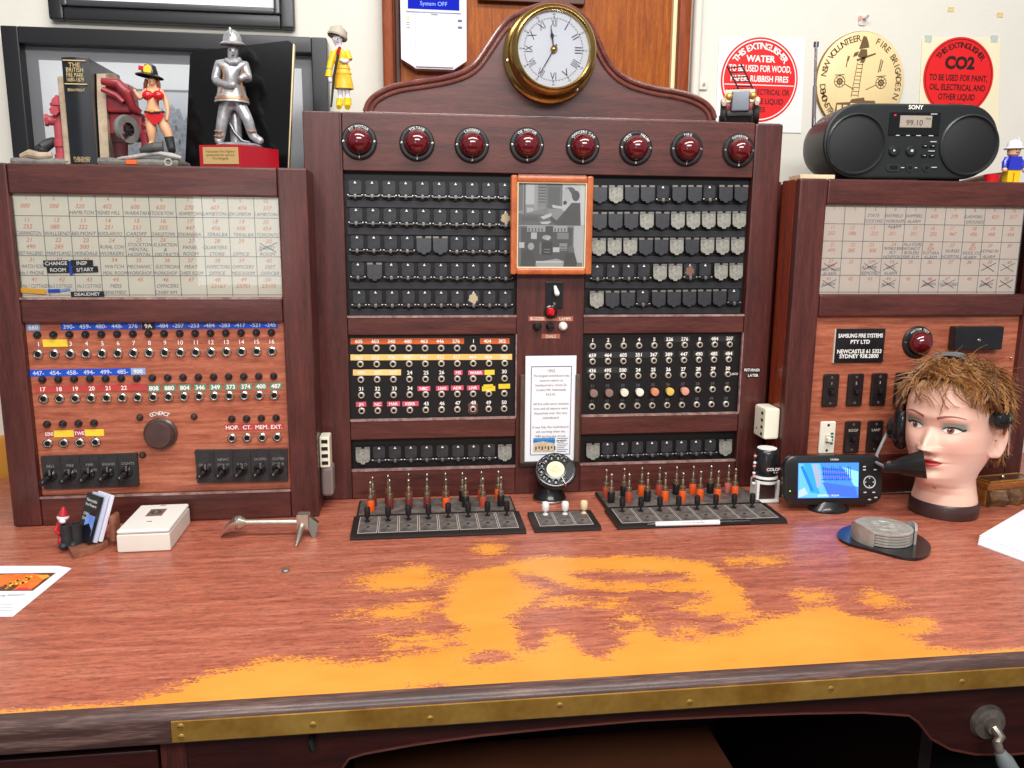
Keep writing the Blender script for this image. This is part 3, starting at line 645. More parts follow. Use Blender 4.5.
def rocker(parent, px, py, lab=None, mt=None, txt=''):
    x, z = XZ(px, py, YP); mt = mt or mat('brown_black_switch', '241d1d', .35, coat=.2, var=.2, vscale=50); b = B(); w, h = .0172, .0345
    b.box(x-w, x+w, YP-.007, YP, z-h, z+h, mt, .0035); b.box(x-.0062, x+.0062, YP-.0085, YP-.006, z-.009, z+.006, MATS['jack_hole'] if not lab else mat('cream_switch_dark', 'c9c3b0', .5))
    for s in (-1, 1): b.lathe([(0, .001), (.0025, .0008), (.003, 0)], (x, YP-.007, z+s*.027), (0, -1, 0), blackmatt if lab else mat('dim_screw', '55504c', .5), 10)
    if txt: b.text(txt, x, z+.015, YP-.0073, .0055, mat('faded_letters', 'b9ab9c', .6), bold=.02, maxw=.028)
    o = b.build('switch_plate', parent)
    c = B(); c.box(x-.0045, x+.0045, YP-.017, YP-.006, z-.007, z+.002, mt, .0015); c.build('switch_lever', o)
    if lab:
        o['label'] = lab; c = B()
        for k in range(4): c.box(x+.006, x+.012, YP-.008, YP-.0068, z-.014+k*.007, z-.010+k*.007, mat('green_stain', '2f6b4a', .6))
        c.build('green_stain', o, flat=True)
    return o
for px, py, t in ((829.5, 390, '1'), (854, 389.5, '2'), (877.5, 389, '3'), (901, 388.5, '4')): rocker(sb, px, py, txt=t)
rocker(sb, 826, 437, 'cream switch plate with green stain', mat('cream_switch', 'efe9d8', .4))
for px, py, t in ((851, 436.5, 'ROOF'), (873.5, 436, 'LAMP')): rocker(sb, px, py, txt=t)
series(proto_knob, 'push_stud', sb, [(XZ(*p, YP), YP) for p in ((1010.5, 358),)], r=.003, m=steel)
b = B(); pp = XZ(969, 371, YP); b.build('wire', sb) if False else None
# cream socket on the left flank of the right cabinet
def socket(label, pts, X, sgn, gap):
    """square outlet standing off a cabinet flank; pts = photo corners of its front plate"""
p0 = at(752, 407, Y=.085); p1 = at(771, 410, Y=.03)
zt_, zb_ = at(760, 406, Y=.06).z, at(762, 437, Y=.06).z
sm = mat('cream_plastic', 'f1ecd6', .4)
t = thing('power_outlet', 'cream slotted power outlet on the side of the right cabinet above the stamp', 'power outlet', (RX0, .06, (zt_+zb_)/2))
b = B(); b.box(RX0-.034, RX0, .034, .088, zb_, zt_, sm, .006); b.build('cover', t)
b = B()
for k in range(4): zz = lerp(zb_, zt_, .16+.22*k); b.box(RX0-.0348, RX0-.0335, .042, .050, zz-.0028, zz+.0028, blackmatt)
b.rod((RX0-.0346, .07, zb_+.018), (RX0-.033, .07, zb_+.018), .002, blackmatt, n=8)
b.build('slots', t, flat=True)

# ================================================================== CENTRE SWITCHBOARD
Z1 = (at(340, 113, Y=YC).z+at(787, 122, Y=YC).z)/2
MX0, MX1 = at(302, 110, Y=YC).x, (at(787, 122, Y=YC).x+at(766, 338, Y=YC).x)/2+.002
mb = thing('switchboard', 'large central wooden telephone switchboard with red lamps, black shutters and curved crest', 'switchboard', ((MX0+MX1)/2, .2, DB))
UL = rect([(342, 172), (516.5, 175), (516.5, 317), (347, 317)], YC); UR = rect([(586.5, 175), (751, 175), (745, 313), (583.6, 315.4)], YC)
LL = rect([(348.6, 336), (516.6, 335), (516, 418), (350.7, 420)], YC); LR = rect([(583.5, 334), (743.5, 331), (738, 412.4), (581.5, 415.6)], YC)
SL = rect([(350.7, 438), (516, 437), (515.5, 466), (351.5, 470)], YC); SR = rect([(581.5, 436), (738, 432), (737, 459.6), (580.4, 465)], YC)
xa = (UL[0]+LL[0]+SL[0])/3; xb = (UL[1]+LL[1]+SL[1])/3; xc = (UR[0]+LR[0]+SR[0])/3; xd = (UR[1]+LR[1]+SR[1])/3
def zz(a, c): return (a[2]+c[2])/2, (a[3]+c[3])/2
zu, zl, zs = zz(UL, UR), zz(LL, LR), zz(SL, SR)
b = B()
b.box(MX0, xa, YC, YC+.024, DB, Z1, dwood, .0025); b.box(xd, MX1, YC, YC+.024, DB, Z1, dwood, .006); b.box(xb, xc, YC, YC+.024, DB, zu[1], dwood, .002)
b.box(xa, xd, YC+.0003, YC+.024, zu[1], Z1, dwoodh, .0025)
for l, r_ in ((xa, xb), (xc, xd)):
    b.box(l, r_, YC+.0006, YC+.024, zl[1], zu[0], dwoodh, .0025); b.box(l, r_, YC+.0006, YC+.024, zs[1], zl[0], dwoodh, .0025); b.box(l, r_, YC+.0006, YC+.024, DB, zs[0], dwoodh, .0025)
b.build('face_frame', mb)
b = B(); b.box(MX0+.0, MX0+.02, YC+.024, .36, ZT+.003, Z1, dwood, .002); b.box(MX1-.02, MX1, YC+.024, .36, ZTR+.003, Z1, dwood, .002)
b.box(-.17, RX0-.004+.02, YC+.036, .36, DB, ZT, dwood); b.box(MX0+.02, MX1-.02, YC+.036, .36, ZT, Z1-.001, dwoodh)
b.build('case', mb)
b = B()
for l, r_ in ((xa, xb), (xc, xd)):
    for z_ in (zu[0], zl[0], zs[0]): b.box(l, r_, YC-.0006, YC+.008, z_-.003, z_+.0008, worn)
    b.box(r_-.001, r_+.001, YC-.0006, YC+.006, zl[0], zl[1], worn)
b.build('worn_sill', mb, flat=True)
b = B(); line(b, (at(340, 150, Y=YC).x, Z1), (at(340, 150, Y=YC).x, zu[1]), YC-.0004, .0012, blackmatt); b.build('joint_line', mb, flat=True)
# crest
CR = [(363.5, 111), (367, 101), (376, 92.2), (394, 84), (422, 80), (452, 75), (472.6, 66), (485, 48), (498, 28), (506, 19.5), (516, 12.7), (528, 7.5), (541, 3.8), (553, 1.5), (564, 2.6), (575, 8), (584, 15), (591, 23), (600, 40.6), (608.5, 61), (624, 77), (649, 86), (682, 91), (702.5, 98.5), (713, 108), (716, 118)]
YCR = YC+.018
pc = [XZ(*p, YCR) for p in CR]
def smooth(P, it=2):
    for _ in range(it):
        Q = [P[0]]
        for a, c in zip(P, P[1:]): Q += [tuple(lerp(u, v, .25) for u, v in zip(a, c)), tuple(lerp(u, v, .75) for u, v in zip(a, c))]
        P = Q+[P[-1]]
    return P
pc = smooth(pc)
b = B(); zb = Z1-.0005
for (ax, az), (cx_, cz_) in zip(pc, pc[1:]):
    az, cz_ = max(az, zb+.0005), max(cz_, zb+.0005)
    if abs(cx_-ax) < 1e-5: continue
    b.raw([(ax, YCR, zb), (cx_, YCR, zb), (cx_, YCR, cz_), (ax, YCR, az), (ax, YCR+.03, zb), (cx_, YCR+.03, zb), (cx_, YCR+.03, cz_), (ax, YCR+.03, az)], [(0, 1, 2, 3), (7, 6, 5, 4), (3, 2, 6, 7)], dwoodh)
cr = b.build('crest', mb)
mould = wood('polished_moulding', ('4c221d', '6b382f', '7d463c'), (14, 14, 14), 3, .2, .6, 0)
def inset(P, d):
    Q = []
    for i, p in enumerate(P):
        a = Vector(P[max(i-1, 0)]); c = Vector(P[min(i+1, len(P)-1)]); t = (c-a).normalized(); Q.append((p[0]+t.y*d, p[1]-t.x*d))
    return Q
b = B()
for d, r_ in ((.003, .0052), (.0135, .0042)): b.tube([(p[0], YCR-.001, max(p[1], Z1+.001)) for p in inset(pc, d)], r_, mould, n=10)
b.build('crest_moulding', cr)
b = B(); b.box(at(365, 111, Y=YCR).x, at(716, 118, Y=YCR).x, YCR-.008, YCR, Z1-.0005, Z1+.003, mould, .001); b.build('crest_foot', cr)
# lamps
for (px, py), t, n_ in zip(((359, 141.5), (417, 143), (472, 145), (527, 145), (583, 146.5), (636, 148), (687, 149), (739, 150.5)), ('FIT MOTOR', 'VOLTAGE', 'LADDERS', 'OIL MOTOR', 'OFFICERS CAR', '', 'FIRE', 'SUPERIOR'), '12345678'):
    x, z = XZ(px, py, YC-.004); proto_lamp('indicator_lamp', mb, (x, YC, z), t, n_, ('MOTOR', 'FAILURE') if n_ == '6' else None)
# shutters
shm = mat('black_shutter', '303135', .4, coat=.15, var=.4, vscale=70); shd = mat('black_flap', '2c2c31', .4, var=.3, vscale=80); shg = mat('grey_flap', '6c6b65', .55, metal=.2, c2='a3a197', vscale=150); shb = mat('panel_ebonite', '0b0b0c', .5)
def proto_shutter(name, parent, o, mt=None):
    x, y, z = o; b = B(); m_ = mt or shm
    b.prism(rrect(x-.0122, x+.0122, z-.0095, z+.0165, .0045), y-.006, y-.002, m_)
    b.rod((x-.0125, y-.009, z-.0135), (x+.0125, y-.009, z-.0135), .0034, bake, n=10)
    for s in (-1, 1): b.rod((x+s*.0118, y-.010, z-.0115), (x+s*.0145, y-.010, z-.0115), .0016, mat('dull_pivot', 'a5a29c', .4, metal=.8), n=8)
    b.box(x-.0028, x+.0028, y-.014, y-.007, z-.0165, z-.0095, mat('dull_clip', '8d8a86', .4, metal=.8), .001); b.box(x-.003, x+.003, y-.011, y-.006, z-.0195, z-.0165, bake)
    b.prism([(x-.0028, z+.0108), (x+.0028, z+.0108), (x+.001, z+.0132), (x, z+.0155), (x-.001, z+.0132)], y-.0066, y-.0058, white)
    return b.build(name, parent, origin=o)
def proto_flap(name, parent, o, mt=None):
    x, y, z = o; b = B(); m_ = mt or shd; P = [(x-.0142, z+.016), (x-.003, z+.016), (x-.003, z+.0125), (x+.003, z+.0125), (x+.003, z+.016), (x+.0142, z+.016), (x+.0142, z-.0095), (x+.011, z-.0145), (x+.0045, z-.0155), (x+.0035, z-.0185), (x-.0035, z-.0185), (x-.0045, z-.0155), (x-.011, z-.0145), (x-.0142, z-.0095)]
    n = len(P); tl = lambda q: -.010-.004*(z+.016-q[1])/.034
    vs = [(p[0], y+tl(p), p[1]) for p in P]+[(p[0], y+tl(p)+.0025, p[1]) for p in P]
    b.raw(vs, [tuple(range(n)), tuple(range(2*n-1, n-1, -1))]+[(k, n+k, n+(k+1) % n, (k+1) % n) for k in range(n)], m_)
    b.box(x-.0142, x-.0034, y-.0112, y-.0098, z+.0125, z+.0162, mat('bright_flap_edge', '8f8d88', .4, metal=.6)); b.box(x+.0034, x+.0142, y-.0112, y-.0098, z+.0125, z+.0162, MATS['bright_flap_edge'])
    b.prism(rrect(x-.012, x+.012, z-.012, z+.014, .003), y-.008, y-.001, shb)
    return b.build(name, parent, origin=o)
def spot(parent, o, mt, name='stain'):
    x, y, z = o; b = B(); P = [(x+.0085*(1+.25*sin(k*2.7)+.12*sin(k*5.1))*cos(2*pi*k/18), z+.001+.0105*(1+.22*sin(k*1.9))*sin(2*pi*k/18)) for k in range(18)]
    b.prism(P, y-.0068, y-.0061, mt); b.build(name, parent, flat=True)
YS = YC+.016
PROTO = {}
def shutters(parent, rows, code, clip=None):
    for (a, c), s in zip(rows, code):
        for (x, z), k in zip(row(a, c, len(s), YS), s):
            if k == '-': continue
            o = (x, YS, z)
            nm = 'drop_shutter' if k in 'Lcb' else 'drop_flap'
            key = 'L' if k in 'Lcb' else k
            if key not in PROTO: PROTO[key] = proto_shutter(nm, parent, o) if key == 'L' else proto_flap(nm, parent, o, shd if k == 'D' else shg)
            else: copy_part(PROTO[key], parent, o)
            if k in 'cb': spot(parent, o, mat('cream_stain', 'b9a98a', .8) if k == 'c' else mat('brown_stain', '7a5a4c', .8))
def panel(name, l, r_, z_, bars, plane=YS):
    b = B(); b.box(l, r_, plane, plane+.018, z_[0], z_[1], shb)
    for y_ in bars: b.box(l+.004, r_-.004, plane-.0035, plane, y_-.0065, y_+.0065, mat('panel_bar', '29292d', .5, var=.2, vscale=30), .001)
    return b.build(name, mb)
rowsL = [((355.3, 189.2), (504.4, 191.6)), ((356.3, 216.5), (505.2, 218.8)), ((357.3, 243.8), (505.0, 245.5)), ((358.2, 270.7), (505.2, 271.8)), ((359.3, 298.6), (505.0, 298.6))]
rowsR = [((598.7, 194), (739, 193.5)), ((598.4, 220.5), (737, 219.5)), ((597.6, 246.3), (735.6, 245.3)), ((596.5, 272.5), (734, 270.8)), ((595.5, 298.6), (732.5, 296.6))]
def bars_of(rows):
    zsr = [XZ(*r_[0], YS)[1]*.5+XZ(*r_[1], YS)[1]*.5 for r_ in rows]
    return [(p+q_)/2-.0015 for p, q_ in zip(zsr, zsr[1:])]+[zsr[-1]-.027]
pL = panel('shutter_panel', xa, xb, zu, bars_of(rowsL)); pR = panel('shutter_panel', xc, xd, zu, bars_of(rowsR))
shutters(pL, rowsL, ['LLLLLLLLLL', 'LLLLLLLLLc', 'LLLLDDLLLL', 'LDLLLLLLLL', 'LLLLLLLcLL'])
shutters(pR, rowsR, ['DGDDLDDLDD', 'DDDGDGGGGG', 'GGGDDGDGGG', 'LLLLGGbLGG', 'GDDLDDDDDL'])
sL = panel('shutter_panel', xa, xb, zs, []); sR = panel('shutter_panel', xc, xd, zs, [])
shutters(sL, [((363.2, 453.7), (504.2, 450.8))], ['GLLLLLLLLG']); shutters(sR, [((591.8, 449.6), (723.5, 445.8))], ['GLLLLLLLLG'])
# jack fields
YJ = YC+.010
jL = panel('jack_panel', xa, xb, zl, [], YJ); jR = panel('jack_panel', xc, xd, zl, [], YJ)
jrL = [((360, 348), (504.4, 348)), ((360.4, 364), (504.6, 363)), ((360.9, 379.4), (504.4, 378.2)), ((361.3, 395), (504.2, 393.2)), ((361.7, 410.6), (504, 408.4))]
jrR = [((592.5, 346), (729.2, 344.2)), ((592.3, 361.3), (728.3, 359.2)), ((592, 376.4), (727.4, 374)), ((592, 391.8), (726.8, 388.8)), ((591.6, 406.3), (725.6, 403.8))]
jl = [(p, YJ) for a, c in jrL for p in row(a, c, 10, YJ)]
series(proto_jack, 'jack', jL, jl, r=.0072, m=mat('dull_jack_ring', 'd3cabc', .38, metal=.45), hex_=False)
RP = [row(a, c, 10, YJ) for a, c in jrR]
jl = [(p, YJ) for i, r_ in enumerate(RP) for k, p in enumerate(r_) if not (i == 3 and k < 7)]
series(proto_jack, 'jack', jR, jl, r=.0070, m=MATS['dull_jack_ring'], hex_=False)
th = .0118
strip(jL, (350.5, 341.3), (464, 341), th, YJ, torg, ['605', '603', '340', '480', '463', '446', '276']); strip(jL, (480, 341), (509.5, 341), th, YJ, torg, ['404', '302'])
strip(jL, (350.5, 357.4), (512, 356.8), th, YJ, tpale, ['262', '222', '300', '447', '447', '452', '457', '484', '404', '202'], mat('faded_white', 'f7efe0', .6)); strip(jL, (353, 372.5), (401, 372.3), th, YJ, tpale, ['480', '281', '277'], MATS['faded_white'])
words(jL, 'numbering', [(s, XZ(*p, YJ-.0006)) for s, p in (('1', (473.5, 341)), ('24', (409.7, 372.6)), ('25', (426, 372.6)), ('26', (441.7, 372.3)), ('30', (504.3, 371.5)), ('31', (361, 388.8)), ('32', (377.5, 388.6)), ('33', (394.3, 388.4)), ('34', (410, 388.2)), ('45', (426.3, 403.6)), ('46', (442, 403.3)), ('47', (457.8, 403)), ('48', (473.3, 402.6)), ('49', (488.5, 402.5)), ('50', (504.2, 402.3)))], YJ-.0006, .0075, white)
for p0, p1, s in (((454, 372.7), (462.5, 372.5), 'MS'), ((468, 372.7), (483.5, 372.5), 'WARR'), ((417.5, 388.6), (430.3, 388.4), 'NBC'), ((436, 388.4), (448.5, 388), 'LNG'), ((451, 388), (463.5, 387.6), 'ADR'), ((467, 388), (479.5, 387.4), 'LNR'), ((356, 404.4), (366.2, 404), 'JN'), ((373, 404.3), (382.3, 404), 'NC'), ((387, 404), (400, 403.6), 'MAR'), ((402.2, 403.9), (418.6, 403.5), 'KERR')): strip(jL, p0, p1, .0098, YJ, tpink, [s], bold=.03)
for p0, p1 in (((484.5, 372.4), (494.5, 372.2)), ((482, 388.8), (495.2, 388.4)), ((483.5, 386), (493, 385.6)), ((498.5, 386.4), (510, 386))): strip(jL, p0, p1, .010 if p0[0] != 483.5 else .006, YJ if p0[0] != 483.5 else YJ-.0009, tyel)
x, z = jrL[4][0], 0
c = row(*jrL[4], 10, YJ)[7]; b = B(); b.prism([(c[0]+.012*(1 if k % 2 else .75)*cos(2*pi*k/12), c[1]+.002+.015*(1 if k % 3 else .8)*sin(2*pi*k/12)) for k in range(12)], YJ-.0004, YJ, mat('red_brown_stain', '6d403c', .8)); b.build('stain', jL, flat=True)
it = []; t3 = ['1', '2', '3', '4', '5', '226', '276', '8', '484', '207']
up = .0125
for i, tx in enumerate((t3, ['659', '464', '605', '351', '367', '389', '447', '490', '485', '484'], ['436', '495', '500', '24', '25', '26', '27', '28', '29', '30'], None, None)):
    if tx:
        for p, s in zip(RP[i], tx): it.append((s, (p[0], p[1]+up)))
words(jR, 'numbering', it, YJ-.0009, .0072, white, bold=.03)
b = B()
for i, (k0, k1) in ((0, (5, 6)), (0, (8, 9)), (1, (0, 4)), (1, (5, 5)), (1, (6, 6)), (1, (7, 7)), (1, (8, 8)), (1, (9, 9)), (2, (0, 2))):
    a, c = RP[i][k0], RP[i][k1]; b.box(a[0]-.012, c[0]+.012, YJ-.0007, YJ, (a[1]+c[1])/2+up-.0062, (a[1]+c[1])/2+up+.0062, mat('faded_black_tape', '2c2d2e', .5))
b.build('label_strip', jR, flat=True)
strip(jR, (730, 374), (738, 373.6), .007, YJ-.0003, tblack, ['LOCO'])
for i, y0 in ((3, up), (4, up)): words(jR, 'numbering', [(str(31+10*(i-3)+k), (p[0], p[1]+y0)) for k, p in enumerate(RP[i])], YJ-.0006, .006, mat('dim_letters', '55565a', .7))
# labels on the right stile
strip(mb, (743.5, 369.8), (760.5, 370), .0095, YC, tblack, ['RETURNER']); strip(mb, (747, 375.3), (759, 375.2), .0095, YC, tblack, ['LATER'])
# centre stile fittings
q = rect([(546, 282), (563, 282), (562.5, 318), (545.5, 318)], YC-.004)
b = B(); b.box(q[0], q[1], YC-.006, YC, q[2]+.02, q[3], bake, .001); sp = b.build('key_plate', mb)
x, z = XZ(555.5, 291, YC-.01); b = B(); b.tube([(x, YC-.006, z+.008), (x, YC-.016, z+.002), (x+.001, YC-.022, z-.004)], [.003, .004, .0055], white, n=10); b.ball((x+.001, YC-.022, z-.004), .0055, white, 10, 6); b.build('key_lever', sp)
b = B(); 
for dz in (-.022, .022): b.lathe([(0, .0012), (.0025, .001), (.003, 0)], ((q[0]+q[1])/2, YC-.006, (q[2]+q[3])/2+.01+dz*.8), (0, -1, 0), steel, 10)
b.build('screw', sp)
x, z = XZ(551, 312, YC-.008); b = B(); b.lathe([(.0135, 0), (.0135, .006), (.0105, .008), (.0095, .006)], (x, YC, z), (0, -1, 0), bake, 28); pl_ = b.build('pilot_lamp', mb)
b = B(); b.lathe([(.0095, .004), (.0085, .010), (.005, .014), (0, .015)], (x, YC, z), (0, -1, 0), mat('bright_red_lens', 'c8101c', .15, coat=1), 24); b.build('red_lens', pl_)
copper = mat('copper_label', 'b8705a', .4, metal=.4, var=.12, vscale=30); etched = mat('etched_letters', 'e9d2c0', .5)
for p0, p1, tx in (((528.5, 318.6), (546.5, 318.8), ['BUZZER']), ((557, 318.8), (573, 318.8), ['LAMPS']), ((541.5, 336.2), (560, 336.2), ['DIALS'])): strip(mb, p0, p1, .0095, YC, copper, tx, etched, name='name_plate', bold=.02)
strip(mb, (546.5, 319.5), (557, 319.6), .005, YC-.0004, copper, name='name_plate')
for px, m_ in ((537.5, bake), (550.5, bake), (563.5, mat('white_button', 'e8e6e0', .3))):
    x, z = XZ(px, 326.5, YC-.006); b = B(); b.lathe([(.0092, 0), (.009, .003), (.008, .008), (.005, .0115), (0, .0125)], (x, YC, z), (0, -1, 0), m_, 24); o = b.build('push_button', mb)
    if px > 560: o['label'] = 'white push button'
# notice in wooden slots
q = rect([(524, 356), (575.5, 355.5), (575, 461), (526, 460.5)], YC-.006)
slot = wood('slot_wood', ('3a2a22', '55453a', '6a5848'), (14, 14, 2), 5, .5, .1)
b = B(); e = at(520, 420, Y=YC-.01).x; e2 = at(579.5, 420, Y=YC-.01).x; zt = at(522, 375, Y=YC-.01).z; zb = at(522, 465, Y=YC-.01).z
b.box(e, e+.010, YC-.012, YC, zb, zt, slot, .002); b.box(e2-.010, e2, YC-.012, YC, zb, zt, slot, .002); b.box(e, e2, YC-.012, YC, zb-.004, zb+.006, mat('slot_floor', '2c211d', .5), .002); b.box(e+.008, e2-.008, YC-.003, YC, zb, zt-.01, mat('slot_back', '4a3d33', .6))
b.build('notice_holder', mb)
nt_ = thing('notice', 'printed white paper notice slotted upright below the centre push buttons', 'notice', ((q[0]+q[1])/2, YC-.006, q[2]))
b = B(); b.box(q[0], q[1], YC-.0072, YC-.0055, q[2], q[3], paper, 0); b.build('sheet', nt_, flat=True)
b = B(); y = YC-.0076; bl = mat('blue_border', '3d4a78', .7); x0, x1, z0, z1 = q[0]+.012, q[1]-.010, q[2]+.014, q[3]-.022
for a, c in (((x0, z0), (x1, z0)), ((x1, z0), (x1, z1)), ((x1, z1), (x0, z1)), ((x0, z1), (x0, z0))): line(b, a, c, y, .0014, bl)
tx = ['1955', 'The brigade switchboard was', 'control station at', 'headquarters, Union St,', 'Cooks Hill, Newcastle', 'N.S.W.', '', 'All fire calls were received', 'here and all stations were', 'dispatched over this very', 'switchboard', '', 'It was fully this switchboard', 'still working when the', '1989 earthquake struck', 'Newcastle doing its work.']
for i, s in enumerate(tx):
    if s: b.text(s, (x0+x1)/2, z1-.009-i*.0098, y, .0048 if i else .006, mat('notice_print', '5c5f6b', .7), maxw=(x1-x0)*.9)
b.build('printing', nt_, flat=True)
b = B(); w = x1-x0; zz0, zz1 = z0+.006, z0+.036; xa_, xb_ = x0+.006, x0+w*.62
b.quad([(xa_, y, zz0), (xb_, y, zz0), (xb_, y, zz1), (xa_, y, zz1)], mat('photo_blue_sky', '3f8fd0', .6)); b.quad([(xa_, y-.0002, zz0), (xb_, y-.0002, zz0), (xb_, y-.0002, zz0+.017), (xa_+.02, y-.0002, zz0+.023), (xa_, y-.0002, zz0+.019)], mat('photo_rubble', 'b59a78', .7, c2='e8d8bb', vscale=300))
for k in range(7): u = xa_+.004+k*.0066; b.box(u, u+.003, y-.0005, y-.0003, zz0+.004+.003*(k % 2), zz0+.012, mat('photo_dark', '5a4636', .7))
for k in range(8): line(b, (xb_+.004, zz1-.002-k*.004), (x1-.004-.004*(k % 3), zz1-.002-k*.004), y, .0012, MATS['notice_print'])
b.build('printed_picture', nt_, flat=True)
# ================================================================== CLOCK
bright_brass = mat('polished_brass', 'c4a468', .24, metal=1, c2='94743c', vscale=10)
YF = YCR-.0045
c = at(549.5, 54, Y=YF); R0 = (at(595.5, 54, Y=YF)-at(503.5, 54, Y=YF)).length/2
ck = thing('wall_clock', 'round brass ship clock with white roman dial mounted on the curved crest', 'clock', (c.x, YF, c.z))
c = Vector((c.x, YF, c.z-.002)); ax = (0, -1, 0); r1 = .078
b = B(); b.lathe([(0, .0), (R0, 0), (R0, .004), (R0-.004, .008), (R0-.012, .010), (r1+.004, .012), (r1+.001, .018), (r1-.002, .022), (r1-.002, .040)], c, ax, bright_brass, 72)
for k in range(3):
    a = radians(140+120*k); b.lathe([(0, .0026), (.003, .002), (.0042, 0)], c+Vector(((R0-.007)*sin(a), -.009, -(R0-.007)*cos(a)*-1)), ax, steel, 12)
case_ = b.build('clock_case', ck)
b = B(); b.lathe([(r1-.002, .038), (r1+.002, .042), (r1+.003, .050), (r1-.001, .056), (r1-.006, .058), (r1-.009, .056), (r1-.010, .052), (r1-.0105, .046)], c, ax, bright_brass, 72); b.build('bezel', ck)
yd = YF-.046; rd = r1-.0105; dm = mat('white_dial', 'eef0f8', .5); ink = mat('dial_ink', '23232a', .6)
b = B(); b.lathe([(0, 0), (rd, 0)], (c.x, yd, c.z), ax, dm, 64); dl = b.build('dial', ck, flat=True)
b = B(); y = yd-.0004
ring(b, c.x, c.z, y, rd*.815, rd*.822, ink, 72)
for k in range(60):
    a = 2*pi*k/60; r0_, r2 = rd*.822, rd*(.85 if k % 5 else .87); line(b, (c.x+r0_*sin(a), c.z+r0_*cos(a)), (c.x+r2*sin(a), c.z+r2*cos(a)), y, .0006 if k % 5 else .002, ink)
for i, s in enumerate(('XII', 'I', 'II', 'III', 'IIII', 'V', 'VI', 'VII', 'VIII', 'IX', 'X', 'XI')):
    a = radians(30*i); b.text(s, c.x+rd*.70*sin(a), c.z+rd*.70*cos(a), y, rd*.2, ink, rot=-a if not 3 < i < 9 else pi-a, maxw=rd*.17); b.text(str(5*i or 60), c.x+rd*.925*sin(a), c.z+rd*.925*cos(a), y, rd*.055, ink)
b.text('QUARTZ', c.x, c.z+rd*.36, y, rd*.03, ink); b.build('numerals', dl, flat=True)
def hand(name, ang, l, w, y):
    a = radians(ang); d = Vector((sin(a), cos(a))); n = Vector((d.y, -d.x)); b = B(); P = [(-.18*l, w*.5), (0, w*.6), (.42*l, w*.7), (.58*l, w*1.9), (.70*l, w*.7), (l, w*.15)] if name == 'hour_hand' else [(-.18*l, w), (0, w*.7), (l*.9, w*.45), (l, w*.1)]
    L = [(c.x+d.x*u+n.x*v, c.z+d.y*u+n.y*v) for u, v in P]; R_ = [(c.x+d.x*u-n.x*v, c.z+d.y*u-n.y*v) for u, v in P]
    b.prism(L+R_[::-1], y-.0006, y, ink); b.build(name, ck, flat=True)
hand('hour_hand', 351, rd*.62, .0018, yd-.003); hand('minute_hand', 210.5, rd*.78, .0016, yd-.005)
b = B(); b.lathe([(.0065, 0), (.0065, .006), (.004, .008), (0, .0085)], (c.x, yd, c.z), ax, bright_brass, 20); b.build('centre_boss', ck)
b = B(); b.lathe([(0, 0), (rd+.001, 0)], (c.x, yd-.0085, c.z), ax, glass, 48); b.build('clock_glass', ck, flat=True)
# ================================================================== FRAMED PHOTO on the centre stile
fy = YC-.004
q = rect([(511.5, 174.5), (595, 176.2), (591, 275), (510, 274.5)], fy-.018)
fm = wood('orange_frame_wood', ('9a4a24', 'b9602f', 'c97038'), (8, 8, 8), 5, .35, .4)
pf = thing('picture_frame', 'small orange wood frame with two black-and-white switchboard photographs, hung on the centre stile', 'picture frame', ((q[0]+q[1])/2, fy, q[2]))
def frame_bars(b, q, w, y0, y1, mt, bev=.003):
    x0, x1, z0, z1 = q; b.box(x0, x0+w, y0, y1, z0, z1, mt, bev); b.box(x1-w, x1, y0, y1, z0, z1, mt, bev); b.box(x0+w-.001, x1-w+.001, y0, y1, z1-w, z1, mt, bev); b.box(x0+w-.001, x1-w+.001, y0, y1, z0, z0+w, mt, bev)
b = B(); frame_bars(b, q, .0135, fy-.018, fy, fm, .004); b.build('frame', pf)
b = B(); qi = (q[0]+.0125, q[1]-.0125, q[2]+.0125, q[3]-.0125); frame_bars(b, qi, .003, fy-.0145, fy-.004, mat('pale_slip', 'e2d3b0', .5), .001); b.build('inner_slip', pf)
def grey(v): w = int(v*.72+66) if v < 235 else v; return mat('grey_%d' % v, '%02x%02x%02x' % (w, w, w), .55)
x0, x1, z0, z1 = q[0]+.0155, q[1]-.0155, q[2]+.0155, q[3]-.0155; y = fy-.008; wx, wz = x1-x0, z1-z0
b = B(); b.box(x0, x1, y, y+.003, z0, z1, grey(214)); ph = b.build('print', pf, flat=True)
def pic(b, u0, u1, v0, v1, polys, y):
    """flat tonal shapes of a printed picture, u right, v up, in 0..1 of the given window"""
    for i, (g, P) in enumerate(polys):
        mt = grey(g) if isinstance(g, int) else g
        b.quad([(x0+wx*lerp(u0, u1, u), y-.00004*i, z0+wz*lerp(v0, v1, v)) for u, v in P], mt)
def R(u0, v0, u1, v1): return [(u0, v0), (u1, v0), (u1, v1), (u0, v1)]
def E(cx, cy, rx, ry, n=14): return [(cx+rx*cos(2*pi*k/n), cy+ry*sin(2*pi*k/n)) for k in range(n)]
b = B()
top_ = [(150, R(0, 0, 1, 1)), (105, R(0, .35, .07, 1)), (90, R(.085, .25, .11, 1)), (215, R(.11, .5, .24, .98)), (170, R(.24, .3, .29, 1)), (205, R(.13, .18, .23, .42)), (140, R(.29, .45, .42, 1))]
top_ += [(70, R(.30, .55+.07*k, .41, .575+.07*k)) for k in range(6)]+[(110, R(.42, .4, .66, 1)), (90, R(.45, .42, .62, .92)), (222, R(.66, .35, 1, 1)), (236, R(.93, 0, 1, 1)), (130, [(0, .25), (.45, .42), (.45, .3), (0, .15)]), (95, [(.0, .0), (.6, .0), (.5, .25), (.0, .28)])]
